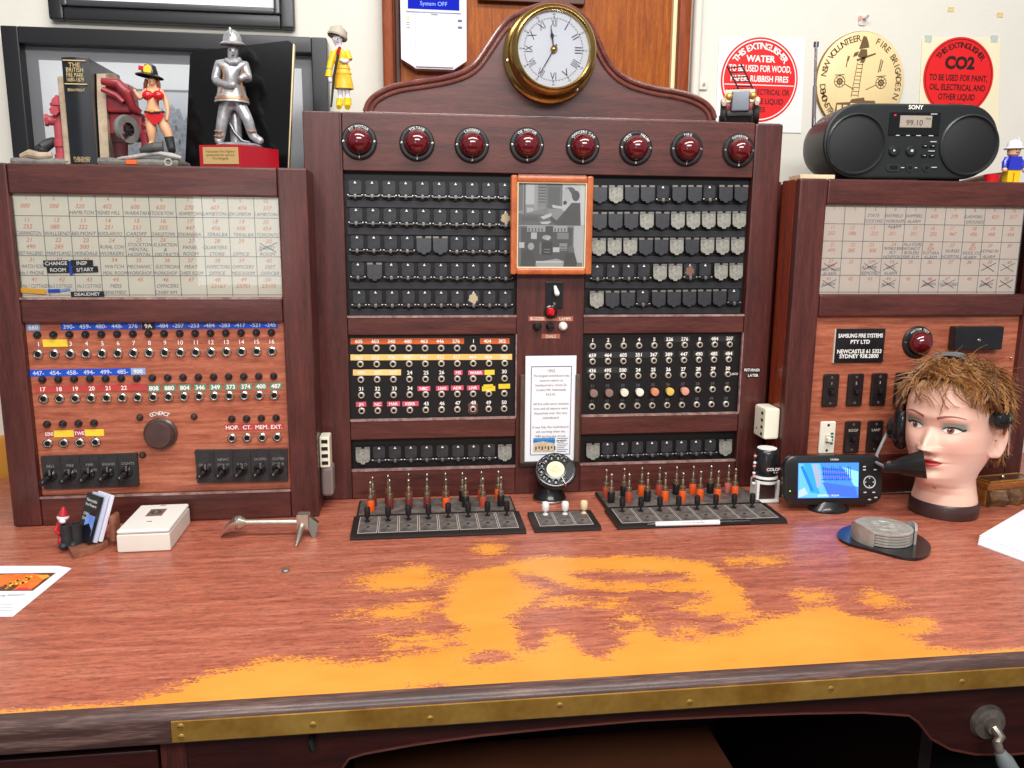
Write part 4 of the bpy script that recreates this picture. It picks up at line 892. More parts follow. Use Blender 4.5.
top_ += [(75, E(.77, .83, .085, .10)), (60, E(.86, .72, .06, .13)), (205, [(.66, .85), (.74, .9), (.80, .75), (.78, .6), (.70, .58), (.665, .7)]), (62, [(.46, .25), (.58, .12), (.70, .35), (.80, .55), (.93, .55), (.945, 0), (.60, 0), (.5, .08)]), (225, [(.33, .2), (.5, .3), (.5, .22), (.38, .14)]), (228, [(.50, .5), (.70, .45), (.65, .40), (.52, .42)]), (222, [(.33, .08), (.5, .1), (.45, .02), (.35, .03)]), (80, R(.05, .1, .3, .2)), (45, E(.7, .55, .03, .05))]
pic(b, 0, 1, .505, 1, top_, y-.0002)
bot_ = [(105, R(0, 0, 1, 1)), (62, R(.05, .1, .84, .96)), (205, R(.86, .1, 1, 1)), (175, R(.14, .86, .42, 1)), (185, R(.54, .86, .76, 1)), (50, R(.42, .8, .54, 1))]+[(70, R(.16+.05*k, .87, .18+.05*k, .95)) for k in range(5)]+[(70, R(.56+.05*k, .87, .58+.05*k, .95)) for k in range(4)]
bot_ += [(215, R(.20, .68, .29, .84)), (130, R(.60, .68, .78, .84)), (190, E(.44, .72, .07, .06)), (215, E(.46, .70, .03, .05)), (225, R(.02, .46, .10, .6)), (228, R(.54, .36, .64, .48)), (170, R(.40, .34, .50, .4)), (150, R(.64, .4, .76, .58)), (60, R(.65, .42, .75, .44)), (60, R(.65, .48, .75, .5)), (120, R(.33, .3, .36, .6)), (35, R(.38, .3, .53, .62)), (140, R(.40, .35, .5, .37)), (140, R(.40, .42, .5, .44))]
bot_ += [(175, [(.25, .1), (.6, .2), (.75, .12), (.7, .0), (.3, .0)]), (228, R(.28, .1, .68, .14)), (50, [(.04, .0), (.08, .4), (.2, .42), (.28, .1), (.26, 0)]), (185, E(.2, .5, .05, .09)), (45, [(.7, .0), (.74, .3), (.86, .42), (.92, .1), (.9, 0)]), (90, E(.82, .43, .05, .09))]
pic(b, 0, .98, 0, .495, bot_, y-.0002)
b.build('photographs', ph, flat=True)
B().quad([(x0, y-.006, z0), (x1, y-.006, z0), (x1, y-.006, z1), (x0, y-.006, z1)], glass).build('glass_pane', pf, flat=True)
# ================================================================== KEYPAD on the timber panel
yk = YW-.018; kf = yk-.028
kx0, kx1 = at(401, 40, Y=kf).x, at(466.5, 40, Y=kf).x; kzb = at(434, 69, Y=kf).z; kz_e = at(434, 60, Y=kf).z; w = kx1-kx0; kzt = kzb+w*1.62
kp = thing('alarm_keypad', 'white alarm keypad with blue display screwed to the orange timber panel', 'keypad', ((kx0+kx1)/2, yk, kzb))
km = mat('white_keypad', 'e4e3ee', .35); P = [(kx0, kzt), (kx0, kz_e), (kx0+w*.16, kzb+.006), (kx0+w*.22, kzb), (kx1-w*.2, kzb), (kx1-w*.14, kzb+.006), (kx1, kz_e), (kx1, kzt)]
b = B(); b.prism(P, kf, yk, km); b.build('case', kp)
zd0, zd1 = at(434, 10, Y=kf).z, kzt-.02
fl = at(434, 14, Y=kf).z
b = B(); b.box(kx0+w*.22, kx1-w*.20, kf-.004, kf, kzb+.003, fl, mat('white_keypad_flap', 'dcdbe8', .4), .003); b.box(kx0+w*.46, kx0+w*.56, kf-.0046, kf-.003, fl-.0035, fl-.001, mat('grey_slot', '8a8a94', .5)); b.build('flap', kp)
b = B(); b.box(kx0+w*.08, kx1-w*.08, kf-.003, kf, zd0-.006, zd1+.006, mat('display_bezel', 'c9cadc', .3), .002); b.box(kx0+w*.11, kx1-w*.11, kf-.0036, kf-.0025, zd0, zd1, mat('blue_lcd', '0418a0', .6, emit=.3, spec=.1)); ds = b.build('display', kp)
b = B(); lc = mat('lcd_text', '7f9cf0', .4, emit=.3); b.text('System OFF', (kx0+kx1)/2, zd0+.012, kf-.004, .0085, lc); b.text('SEP 22  07:23pm', (kx0+kx1)/2, zd0+.028, kf-.004, .0085, lc); b.build('lettering', ds, flat=True)
b = B(); b.box(kx0+w*.085, kx0+w*.135, kf-.001, kf, fl-.014, fl-.006, mat('yellow_led', 'f0ee70', .3, emit=.6)); b.build('indicator', kp)
b = B(); kg = mat('keypad_marks', '6a6a78', .6)
for k in (0, 1): b.prism(ring_pts(kx1-w*.1, fl-.012-.014*k, w*.04, 14, .003), kf-.0006, kf, kg)
for k in (0, 1, 2): b.box(kx0+w*.085, kx0+w*.135, kf-.0006, kf, fl-.020-.005*k, fl-.0185-.005*k, kg)
b.build('printed_marks', kp, flat=True)
# ================================================================== WALL SIGNS
yw = YW-.001
def disc_sign(name, label, pts, cpx, sheet_m, disc_m, fn, corners=None):
    q = [XZ(*p, yw) for p in pts]; cx = sum(p[0] for p in q)/4; zlo = min(p[1] for p in q)
    t = thing(name, label, 'sign', (cx, YW, zlo)); b = B(); b.prism(q[::-1], yw-.0012, yw, sheet_m); b.build('sheet', t, flat=True)
    c = at(*cpx[0], Y=yw-.002); r = (at(*cpx[1], Y=yw-.002)-at(*cpx[2], Y=yw-.002)).length/2
    b = B(); b.lathe([(0, .0006), (r, .0006), (r, 0)], (c.x, yw-.0013, c.z), (0, -1, 0), disc_m, 72); o = b.build('disc', t, flat=True)
    fn(o, c.x, c.z, yw-.0024, r); return t
signred = mat('sign_red', 'e0181c', .45); signblk = mat('sign_black', '2a0d0d', .5)
def water(o, x, z, y, r):
    b = B(); ring(b, x, z, y, r*.93, r*.955, white, 72); arc_text(b, 'THIS EXTINGUISHER', x, z, y, r*.80, -57, 57, r*.145, white, bold=.025)
    b.text('WATER', x, z+r*.50, y, r*.15, white, bold=.03); b.text('TO BE USED FOR WOOD,', x, z+r*.27, y, r*.15, white, bold=.02, maxw=r*1.62); b.text('PAPER, RUBBISH FIRES', x, z+r*.03, y, r*.14, white, bold=.02, maxw=r*1.5)
    b.box(x-r*.9, x+r*.9, y, y+.0002, z-r*.13, z-r*.11, white)
    b.text('NOT FOR ELECTRICAL OR', x, z-r*.28, y, r*.13, signblk, bold=.015, maxw=r*1.6); b.text('FLAMMABLE LIQUID', x, z-r*.5, y, r*.13, signblk, bold=.015, maxw=r*1.3); b.text('FIRES', x, z-r*.7, y, r*.12, signblk, bold=.015); b.build('lettering', o, flat=True)
disc_sign('wall_sign', 'red round water extinguisher sign on white sheet behind the toy fire engine', [(719, 39), (805, 38), (801, 133), (715, 131)], ((759.5, 80), (721, 80), (798, 80)), mat('white_sheet', 'e6e5e2', .6), signred, water)
def co2(o, x, z, y, r):
    b = B(); ring(b, x, z, y, r*.935, r*.95, signblk, 72); arc_text(b, 'THIS EXTINGUISHER', x, z, y, r*.80, -55, 56, r*.14, signblk, bold=.02)
    b.text('CO2', x, z+r*.36, y, r*.29, signblk, bold=.05)
    for k, s in enumerate(('TO BE USED FOR PAINT,', 'OIL, ELECTRICAL AND', 'OTHER LIQUID')): b.text(s, x, z-r*(.02+.24*k), y, r*.15, signblk, bold=.02, maxw=r*(1.66, 1.6, 1.05)[k])
    b.text('FIRES', x, z-r*.74, y, r*.13, signblk, bold=.02); b.build('lettering', o, flat=True)
t = disc_sign('wall_sign', 'red round CO2 extinguisher sign on cream sheet above the radio right side', [(922, 38), (1000, 39), (998, 132), (918, 130)], ((958.5, 77), (923.5, 77), (993.5, 77)), mat('cream_sheet', 'eadfbd', .6, var=.03, vscale=8), signred, co2)
b = B()
for px in (928, 994): p = at(px, 38, Y=yw); b.prism(rrect(p.x-.009, p.x+.009, p.z-.010, p.z+.006, .002), yw-.002, yw-.0012, mat('clear_tape', 'b9c4bd', .35))
b.build('tape', t, flat=True)
# round wooden plaque
c = at(861, 82, Y=yw-.010); r = (at(817.5, 82, Y=yw-.01)-at(905.5, 82, Y=yw-.01)).length/2; rz = (at(861, 32, Y=yw-.01)-at(861, 82, Y=yw-.01)).length*1.03
wp = thing('wall_plaque', 'round cream wooden plaque with brown fire brigade drawing between two red signs', 'plaque', (c.x, YW, c.z-rz))
pm = mat('cream_plaque', 'efd9a6', .45, c2='e8c78c', vscale=5); dk = mat('brown_print', '6b5130', .6)
b = B(); S2 = Matrix.Translation(Vector((c.x, 0, c.z))) @ Matrix.Diagonal(Vector((1, 1, rz/r, 1))) @ Matrix.Translation(Vector((-c.x, 0, -c.z)))
b.lathe([(0, .010), (r*.965, .010), (r*.985, .0085)], (c.x, YW, c.z), (0, -1, 0), pm, 72, M=S2); b.lathe([(r*.985, .0085), (r, .006), (r, 0)], (c.x, YW, c.z), (0, -1, 0), mat('plaque_rim', '8a6230', .5), 72, M=S2); o = b.build('board', wp)
b = B(); y = YW-.0105; x, z = c.x, c.z; e = rz/r
for txt, a0, a1 in (('NSW VOLUNTEER', -80, -8), ('FIRE BRIGADES', 22, 98), ('DEMONSTRATION', -98, -160)):
    n = len(txt)
    for i, ch_ in enumerate(txt):
        if ch_ == ' ': continue
        a = radians(lerp(a0, a1, i/(n-1))); b.text(ch_, x+r*.86*sin(a), z+rz*.86*cos(a), y, r*.125, dk, bold=.015, rot=-a if a0 > a1 is False and txt[0] != 'D' else (pi-a if txt[0] == 'D' else -a))
for i, ch_ in enumerate('ASSN'): a = radians(150-14*i); b.text(ch_, x+r*.86*sin(a), z+rz*.86*cos(a), y, r*.125, dk, bold=.015, rot=pi-a)
U = lambda u, v: (x+u*r, z+v*rz)
for s in (-.10, .02): line(b, U(s-.01, .38), U(s-.10 if s < 0 else s-.06, -.3), y, .0016, dk)
for k in range(9): u = k/8; line(b, U(-.10-.085*u, .34-.6*u), U(.02-.07*u, .34-.6*u), y, .0014, dk)
helmet = [U(-.06, .78), U(-.02, .9), U(.05, .88), U(.1, .78), U(.13, .68), U(.03, .66), U(-.1, .64)]
b.quad([(p[0], y, p[1]) for p in helmet], dk)
for P in ([(-.06, .64), (.08, .64), (.10, .52), (-.02, .46), (-.12, .5)], [(-.2, .56), (-.1, .60), (-.12, .52), (-.22, .48)], [(-.14, .44), (.28, .58), (.29, .55), (-.12, .40)], [(-.02, .46), (.08, .5), (.04, .38), (-.06, .38)]): b.quad([(U(*p)[0], y, U(*p)[1]) for p in P], dk)
for cx_, s in ((-.48, 1), (.46, -1)):
    ring(b, *U(cx_, .0), y, r*.11, r*.125, dk, 24); ring(b, *U(cx_, .0), y, r*.04, r*.07, dk, 20)
    for k in range(8): a = 2*pi*k/8; line(b, U(cx_, 0), U(cx_+.12*cos(a), .12*sin(a)), y, .0012, dk)
    line(b, U(cx_+s*.1, -.04), U(cx_+s*.34, -.15), y, .0018, dk); line(b, U(cx_-.12, .12), U(cx_+.1, .14), y, .0016, dk)
for u0, u1 in (((-.33, .5), (-.36, .28)), ((-.3, .5), (-.33, .4)), ((.42, .46), (.38, .2)), ((.46, .44), (.42, .22))): line(b, U(*u0), U(*u1), y, .0025, dk)
b.quad([(U(*p)[0], y, U(*p)[1]) for p in [(-.56, -.7), (-.52, -.42), (-.22, -.40), (-.18, -.34), (.1, -.3), (.12, -.36), (.36, -.36), (.40, -.7)]], dk)
for P in ((-.5, -.62, -.4, -.46), (-.36, -.62, -.26, -.46), (-.2, -.58, -.02, -.42), (.02, -.58, .1, -.42), (.15, -.58, .34, -.42)): b.box(*(U(P[0], 0)[0], U(P[2], 0)[0]), y-.0003, y-.0001, U(0, P[1])[1], U(0, P[3])[1], pm)
b.build('printed_drawing', o, flat=True)
# hook above the plaque and the nail on the first sign
p = at(865, 19, Y=yw-.01); hk = thing('wall_hook', 'small clear adhesive wall hook above the cream round plaque', 'hook', (p.x, YW, p.z)); b = B(); cl = mat('milky_plastic', 'd8cfc6', .3)
b.prism(rrect(p.x-.010, p.x+.008, p.z-.012, p.z+.010, .004), YW-.003, YW, cl); b.tube([(p.x, YW-.003, p.z+.004), (p.x+.002, YW-.014, p.z+.003), (p.x+.004, YW-.018, p.z+.008)], .0035, cl, n=10); b.build('hook_body', hk); b = B(); b.box(p.x-.012, p.x-.004, YW-.0042, YW-.003, p.z-.002, p.z+.009, mat('faded_pink', 'd99a8a', .5), .001); b.build('tab', hk)
for px, py in ((951, 9.5), (1000, 15)):
    p = at(px, py, Y=yw); b = B(); b.prism(rrect(p.x-.008, p.x+.008, p.z-.005, p.z+.006, .002), YW-.0012, YW+.0004, mat('old_tape', 'd8c08a', .5, var=.15, vscale=90)); tag(b.build('tape_scrap', origin=(p.x, YW, p.z), flat=True), 'left of two yellowed tape scraps on the wall above the CO2 sign' if px < 960 else 'right of two yellowed tape scraps on the wall above the CO2 sign', 'tape')
# ================================================================== PICTURE FRAMES LEFT
fb = mat('black_frame', '19191c', .35, coat=.1); fg = mat('grey_mount', '8b8b8e', .6, var=.06, vscale=4); wm = mat('white_mount', 'f6f8fa', .7)
def pl_y(px, py): return XZ(px, py, YW-.02)
a, c2_ = pl_y(48, 10)[0], pl_y(294, 10)[0]; zb = pl_y(170, 24)[1]
tf = thing('picture_frame', 'black stepped frame of the picture hanging highest on the wall at left', 'picture frame', ((a+c2_)/2, YW, zb))
b = B(); q = (a, c2_, zb, zb+.3); frame_bars(b, q, .030, YW-.022, YW, fb, .005); frame_bars(b, (a+.028, c2_-.028, zb+.026, zb+.274), .014, YW-.030, YW-.004, mat('dark_grey_frame', '3a3a3f', .3, coat=.2), .004); b.build('frame', tf)
B().box(a+.03, c2_-.03, YW-.010, YW, zb+.03, zb+.27, wm).build('mount', tf, flat=True)
q = rect([(5, 28), (330, 37), (328, 165), (22, 158)], YW-.03); zb = ZT-.06; q = (q[0]-.01, q[1], zb, q[3])
bf = thing('picture_frame', 'wide black box frame with grey mount behind the figurines on left cabinet', 'picture frame', ((q[0]+q[1])/2, YW, zb))
b = B(); frame_bars(b, q, .034, YW-.04, YW, fb, .003); b.build('frame', bf)
b = B(); qi = (q[0]+.033, q[1]-.033, q[2]+.033, q[3]-.033); b.box(qi[0], qi[1], YW-.012, YW-.001, qi[2], qi[3], fg); mo = b.build('mount', bf, flat=True)
x0, x1, z0, z1 = qi[0]+.026, qi[1]-.026, qi[2]+.02, qi[3]-.028; wx, wz = x1-x0, z1-z0
b = B(); b.box(x0, x1, YW-.0135, YW-.012, z0, z1, wm); pr = b.build('print', bf, flat=True)
b = B(); X0_ = x0+.05; b.box(x0+.045, x1-.05, YW-.0142, YW-.0135, z0, z1-.055, mat('print_sky', 'dfe4e8', .7)); b.box(x0+.045, x1-.05, YW-.0144, YW-.0135, z1-.058, z1-.053, grey(120))
gm = mat('grey_trees', 'ccd2da', .8, c2='949aa6', vscale=160); gl_ = mat('grey_grass', 'd8dce0', .8, c2='9aa0aa', vscale=120)
rr = random.Random(3); P = [(x0+.045, z0)]
for k in range(60): P.append((lerp(x0+.045, x1-.05, k/59), z1-.11+rr.uniform(-.02, .02)+.012*sin(k*.5)))
for (ax_, az_), (bx_, bz_) in zip(P[1:], P[2:]): b.quad([(ax_, YW-.0146, z0+.02), (bx_, YW-.0146, z0+.02), (bx_, YW-.0146, bz_), (ax_, YW-.0146, az_)], gm)
b.box(x0+.045, x1-.05, YW-.0148, YW-.0145, z0, z1-.155, gl_)
for k in range(40): u = rr.uniform(x0+.05, x1-.06); v = z1-.15+rr.uniform(-.03, .012); b.box(u, u+.004, YW-.0152, YW-.0148, v, v+rr.uniform(.008, .016), grey(rr.choice((70, 110, 235))))
b.build('printed_scene', pr, flat=True)
B().quad([(qi[0], YW-.024, qi[2]), (qi[1], YW-.024, qi[2]), (qi[1], YW-.024, qi[3]), (qi[0], YW-.024, qi[3])], glass).build('glass_pane', bf, flat=True)
# ================================================================== ON TOP OF THE LEFT CABINET
TL_ = ZT+.0004
def figure(name, parent, nodes, edges, Y, mt, sub=2, extra=None):
    """continuous skinned body; nodes: key -> (px, py, dy, radius in photo px)"""
    ks = list(nodes); k0 = 1.0
    pts = [at(*nodes[k][:2], Y=Y+nodes[k][2]) for k in ks]; s = (at(101, 100, Y=Y)-at(100, 100, Y=Y)).length
    vs, fs = skin([p[:] for p in pts], [(ks.index(a), ks.index(c)) for a, c in edges], [(nodes[k][3]*s, (nodes[k][4] if len(nodes[k]) > 4 else nodes[k][3])*s) for k in ks], sub)
    b = B(); b.raw(vs, fs, mt)
    if extra: extra(b)
    return b.build(name, parent, ang=80)
def PX(px, py, Y): return at(px, py, Y=Y)
# book
Yb = .035; bx0, bx1 = PX(66, 110, Yb).x, PX(93, 110, Yb).x; bz = PX(78, 58, Yb).z
bk = thing('book', 'thick black hardback with gilt spine lettering standing between the two hydrant bookends', 'book', ((bx0+bx1)/2, .1, TL_))
cover = mat('black_book_cloth', '1b1d22', .3, coat=.25, var=.2, vscale=40); gilt = mat('gilt', 'd9c089', .4, metal=.3)
b = B(); n = 8; sp = [(bx0+(bx1-bx0)*k/n, Yb-.006*sin(pi*k/n)) for k in range(n+1)]
b.prism([(p[0], p[1]) for p in sp]+[(bx1, Yb+.15), (bx1-.003, Yb+.15), (bx1-.003, Yb+.01), (bx0+.003, Yb+.01), (bx0+.003, Yb+.15), (bx0, Yb+.15)], TL_, bz, cover, plane='XY')
b.build('cover', bk); B().box(bx0+.003, bx1-.003, Yb+.008, Yb+.145, TL_+.003, bz-.004, mat('page_block', 'cfc5ad', .8, var=.15, vscale=200)).build('pages', bk)
b = B(); cx = (bx0+bx1)/2; y = Yb-.0068; H = bz-TL_; w = bx1-bx0
for s, f, h in (('THE', .93, .009), ('BRITISH', .885, .009), ('FIRE MARK', .838, .009), ('1680-1879', .795, .008), ('BRIAN WRIGHT', .70, .006), ('PUBLISHED', .065, .006), ('LONDON', .04, .005)): b.text(s, cx, TL_+H*f, y, h*.8, gilt, maxw=w*.62)
for f in (.97, .755): b.box(bx0+.004, bx1-.004, y, y+.004, TL_+H*f-.0008, TL_+H*f+.0008, gilt)
b.build('gilt_lettering', bk, flat=True)
# left bookend: hydrant on a stony base
stone = mat('grey_resin_stone', '8f8c84', .8, c2='5f5c56', vscale=60, bump=.4, bscale=120); tan_ = mat('tan_resin', 'c8b49a', .8, c2='94826c', vscale=30, bump=.4, bscale=90); hred = mat('dull_hydrant_red', 'b24650', .45, var=.12, vscale=40); blkr = mat('black_resin', '2a2a2c', .5, var=.3, vscale=60)
Yh = .06
lb = thing('bookend', 'red hydrant figurine bookend on grey stony base left of the book', 'bookend', (PX(42, 160, Yh).x, Yh, TL_))
b = B(); xa_, xb_ = PX(14, 160, Yh).x, bx0-.001; b.box(xa_, xb_, Yh-.02, Yh+.07, TL_, TL_+.012, stone, .005); b.box(xb_-.012, xb_, Yh-.02, Yh+.09, TL_, TL_+.15, tan_, .004); b.build('base', lb)
hx = PX(62, 100, Yh).x; hp = lambda py: PX(60, py, Yh).z
b = B(); s = (PX(61, 100, Yh)-PX(60, 100, Yh)).length
hx = bx0-.013-.0095
b.lathe([(0, hp(95)), (.003, hp(95.5)), (.004, hp(97)), (.008, hp(99)), (.0105, hp(103)), (.0125, hp(104)), (.0125, hp(106)), (.0095, hp(107)), (.0095, hp(140)), (.0118, hp(141)), (.0118, hp(147)), (.010, hp(148)), (.010, hp(154)), (.0125, hp(155)), (.0125, TL_+.010)], (hx, Yh, 0), (0, 0, 1), hred, 20)
zc = hp(121); b.rod((hx, Yh, zc), (hx-.018, Yh-.006, zc), .0085, hred, n=14); b.rod((hx-.016, Yh-.0055, zc), (hx-.021, Yh-.007, zc), .0105, hred, n=6); b.rod((hx, Yh-.004, hp(112)), (hx, Yh-.016, hp(112)), .007, hred, n=12); b.rod((hx, Yh-.014, hp(112)), (hx, Yh-.018, hp(112)), .0085, hred, n=6)
b.build('hydrant', lb)
b = B(); b.tube([PX(38, 150, Yh), PX(44, 147, Yh-.008), PX(50, 143, Yh), PX(55, 140, Yh+.006)], [.008, .010, .009, .006], blkr, n=10); b.ball(PX(42, 150, Yh-.010), (.010, .008, .008), blkr, 12, 8); b.build('boot', lb)
b = B(); b.tube([PX(22, 157, Yh-.01), PX(30, 154, Yh-.014), PX(40, 156, Yh-.016), PX(52, 155, Yh-.012)], [.006, .008, .007, .005], tan_, n=10); b.build('coat', lb)
# right bookend: fire truck nose with a woman leaning on it
Yr_ = .06; rx = bx1+.001
rb = thing('bookend', 'bookend with woman in red bikini and fire helmet right of the black book', 'bookend', (PX(140, 160, Yr_).x, Yr_, TL_))
b = B(); b.box(rx, PX(184, 160, Yr_).x, Yr_-.035, Yr_+.05, TL_, TL_+.014, stone, .006); b.build('base', rb)
b = B(); zt_ = PX(105, 68, Yr_).z
b.prism([(Yr_-.015, TL_+.013), (Yr_+.075, TL_+.013), (Yr_+.09, zt_-.02), (Yr_+.05, zt_), (Yr_+.0, zt_-.01), (Yr_-.008, zt_-.06)], rx+.001, rx+.016, tan_, plane='YZ'); b.build('stone_slab', rb)
truck = mat('dark_truck_red', '8e2b33', .35, coat=.2, var=.15, vscale=30); q0 = rx+.016
b = B(); z = lambda py: PX(125, py, Yr_).z; xx = lambda px: PX(px, 110, Yr_).x
b.tube([(q0, Yr_-.02, z(84)), (xx(124), Yr_-.022, z(86)), (xx(132), Yr_-.02, z(95)), (xx(135), Yr_-.012, z(108)), (xx(142), Yr_-.008, z(113))], [.006, .009, .010, .008, .005], truck, n=12)
b.box(q0, xx(133), Yr_-.012, Yr_+.04, z(114), z(84), truck, .006); b.box(q0, xx(142), Yr_-.002, Yr_+.04, z(140), z(112), truck, .005); b.tube([(q0, Yr_-.022, z(92)), (xx(122), Yr_-.024, z(98)), (xx(128), Yr_-.022, z(104))], .005, truck, n=8); b.build('truck_body', rb)
b = B(); wc = Vector((xx(129), Yr_-.02, z(131))); b.lathe([(.012, -.005), (.0235, -.006), (.0255, 0), (.0235, .006), (.012, .005)], wc, Vector((.85, -.5, 0)), mat('grey_tyre', '6e6c69', .7, var=.2, vscale=60), 28); wt = b.build('wheel', rb)
b = B(); d = Vector((.85, -.5, 0)).normalized(); a1 = Vector((.5, .85, 0)).normalized()
for k in range(8): a = 2*pi*k/8; b.rod(wc, wc+(a1*cos(a)+Vector((0, 0, 1))*sin(a))*.016, .0015, blkr, n=6)
b.lathe([(0, .004), (.004, .003), (.004, -.003), (0, -.004)], wc, d, blkr, 12); b.build('spokes', wt)
b = B(); bc = PX(121, 156, Yr_-.024); zb_ = TL_+.0135; b.lathe([(.011, zb_), (.0145, z(137)), (.0155, z(136)), (.013, z(137)), (.010, zb_+.004), (0, zb_+.004)], (bc.x, bc.y, 0), (0, 0, 1), mat('dark_bucket', '4a2226', .4, var=.2, vscale=60), 20); bu = b.build('bucket', rb)
b = B(); b.tube([(bc.x-.015, bc.y, z(138)), (bc.x-.008, bc.y-.014, z(144)), (bc.x+.008, bc.y-.014, z(144)), (bc.x+.015, bc.y, z(138))], .001, blkr, n=6); b.build('bucket_handle', bu)
b = B(); hx_ = xx(146); b.lathe([(0, z(121)), (.006, z(123)), (.0085, z(126)), (.006, z(130)), (.007, z(132)), (.0115, z(134)), (.009, z(142)), (.011, z(152))], (hx_, Yr_-.008, 0), (0, 0, 1), truck, 18); b.build('small_hydrant', rb)
flesh = mat('resin_flesh', 'dba47c', .45, var=.06, vscale=40)
W_ = dict(pelvis=(154, 116, 0, 9.6, 7), waist=(153, 107, 0, 7.6, 5.5), ribs=(153, 98, 0, 8.6, 6), chest=(153, 92, .002, 7.5, 5), neck=(152, 87, .002, 2.4, 2.4), head0=(152, 83, 0, 4.6, 4.6), head1=(152, 77, .001, 4.6, 4.6),
 ls=(145, 91, .002, 2.8), le=(140, 99, -.006, 2.7), lh=(136, 93, -.008, 1.8), lf=(133.5, 89, -.010, 1.7), rs=(161.5, 91, .002, 2.8), re=(167, 104, -.002, 2.8), rh=(168, 113, -.006, 1.8), rf=(166.5, 121, -.008, 1.9),
 lk=(151.5, 131, -.006, 5.4), la=(152, 143, -.004, 3.0), lt=(149, 146, -.012, 2.4), lt0=(150.5, 118, 0, 7), rt0=(159.5, 118, 0, 7), rk=(168, 133, -.004, 5.2), ra=(171, 146, -.004, 3.0), rt=(171.5, 151.5, -.010, 2.6))
WE = [('pelvis', 'waist'), ('waist', 'ribs'), ('ribs', 'chest'), ('chest', 'neck'), ('neck', 'head0'), ('head0', 'head1'), ('chest', 'ls'), ('ls', 'le'), ('le', 'lh'), ('lh', 'lf'), ('chest', 'rs'), ('rs', 're'), ('re', 'rh'), ('rh', 'rf'), ('pelvis', 'lt0'), ('lt0', 'lk'), ('lk', 'la'), ('la', 'lt'), ('pelvis', 'rt0'), ('rt0', 'rk'), ('rk', 'ra'), ('ra', 'rt')]
fig = figure('woman_figure', rb, W_, WE, Yr_-.02, flesh)
Yw_ = Yr_-.02
bik = mat('red_bikini', 'c4141e', .2, coat=.6); b = B()
for px in (147.8, 158.2): c = PX(px, 95.5, Yw_-.009); b.ball(c, (.0098, .0075, .0085), bik, 16, 10)
b.tube([PX(143, 96, Yw_+.004), PX(148, 98, Yw_-.010), PX(158, 98, Yw_-.010), PX(163, 96, Yw_+.004)], .0015, bik, n=6)
for px, tx_ in ((146, 147), (160, 159)): b.tube([PX(px, 93, Yw_-.012), PX(tx_, 88.5, Yw_-.002)], .0010, bik, n=6)
b.build('bikini_top', fig)
b = B()
P3 = [(144, 113), (150, 112.6), (154, 112.8), (158, 112.6), (164.5, 113), (163, 117), (159, 122), (155, 125), (151, 122), (146, 117)]
f_ = [PX(px, py, Yw_-.0152) for px, py in P3]; g_ = [PX(px, py, Yw_-.004) for px, py in P3]; n = len(f_)
b.raw([p[:] for p in f_+g_], [tuple(range(n))]+[(k, n+k, n+(k+1) % n, (k+1) % n) for k in range(n)], bik); b.build('bikini_bottom', fig)
b = B(); b.tube([PX(145, 112, Yw_-.006), PX(149, 112.5, Yw_-.0155), PX(159, 112.5, Yw_-.0155), PX(164, 112, Yw_-.006)], .0022, blkr, n=6); b.box(PX(153, 112, Yw_).x, PX(157, 112, Yw_).x, Yw_-.0195, Yw_-.014, PX(155, 114, Yw_).z, PX(155, 111, Yw_).z, brass, .0005); b.build('belt', fig)
b = B(); c = PX(149.5, 75, Yw_+.005); ms = Matrix.Translation(c) @ Matrix.Rotation(radians(8), 4, 'Y'); helm = mat('black_helmet', '1f2022', .3, coat=.3)
b.lathe([(.0225, -.004), (.0235, -.002), (.014, .002), (.0125, .008), (.009, .016), (.003, .0195), (0, .020)], (0, 0, 0), (0, 0, 1), helm, 28, M=ms); hm = b.build('helmet', fig)
b = B(); b.prism([(-.006, .002), (.006, .002), (.0065, .010), (0, .016), (-.0065, .010)], -.0145, -.0125, mat('yellow_badge', 'e8c534', .4), M=ms); b.box(-.016, -.0075, -.0115, -.0095, .004, .012, bik, .001, M=ms); b.build('helmet_badge', hm, flat=True)
hair = mat('auburn_hair', '8a4a2a', .5, var=.3, vscale=90); b = B()
for s in (-1, 1): b.tube([PX(152+s*5.2, 79, Yw_+.004), PX(152+s*6.4, 84, Yw_+.004), PX(152+s*6.8, 90, Yw_+.006), PX(152+s*6, 93, Yw_+.008)], [.003, .0038, .0034, .0015], hair, n=8)
b.build('hair', fig)
b = B(); e = mat('painted_eye', '2b2326', .4)
for s in (-1, 1): b.ball(PX(152+s*1.9, 81.2, Yw_-.0092), (.0014, .0008, .0008), e, 8, 6)
b.ball(PX(152, 83.2, Yw_-.0098), (.0013, .0018, .0022), flesh, 8, 6); b.ball(PX(152, 85.2, Yw_-.0086), (.0022, .001, .0008), bik, 8, 6); b.build('face_paint', fig)
b = B(); b.tube([PX(169, 137, Yw_-.004), PX(171, 146, Yw_-.004), PX(172, 151, Yw_-.012)], [.0080, .0072, .0065], blkr, n=12); b.build('boot', fig)
b = B(); b.tube([PX(141, 151, Yw_-.010), PX(148, 149, Yw_-.014), PX(156, 147.5, Yw_-.014), PX(163, 147, Yw_-.012)], [.005, .0085, .010, .0095], mat('grey_boot', '4b4d4c', .5, var=.35, vscale=80), n=12); b.build('boot', rb)
b = B(); b.tube([PX(118, 158.5, Yw_-.012), PX(130, 157.5, Yw_-.014), PX(142, 155.5, Yw_-.014), PX(152, 153.5, Yw_-.014), PX(160, 153.5, Yw_-.016), PX(172, 156, Yw_-.014), PX(181, 158, Yw_-.01)], [.003, .0035, .0038, .0045, .004, .0055, .003], mat('silver_grey_hose', 'a9a5a0', .45, var=.25, vscale=90), n=10); b.build('hose', rb)
b = B(); b.box(xx(129), xx(140), Yr_-.039, Yr_-.0345, TL_+.002, TL_+.010, mat('orange_fitting', 'e0622c', .4), .001); b.build('fitting', rb)
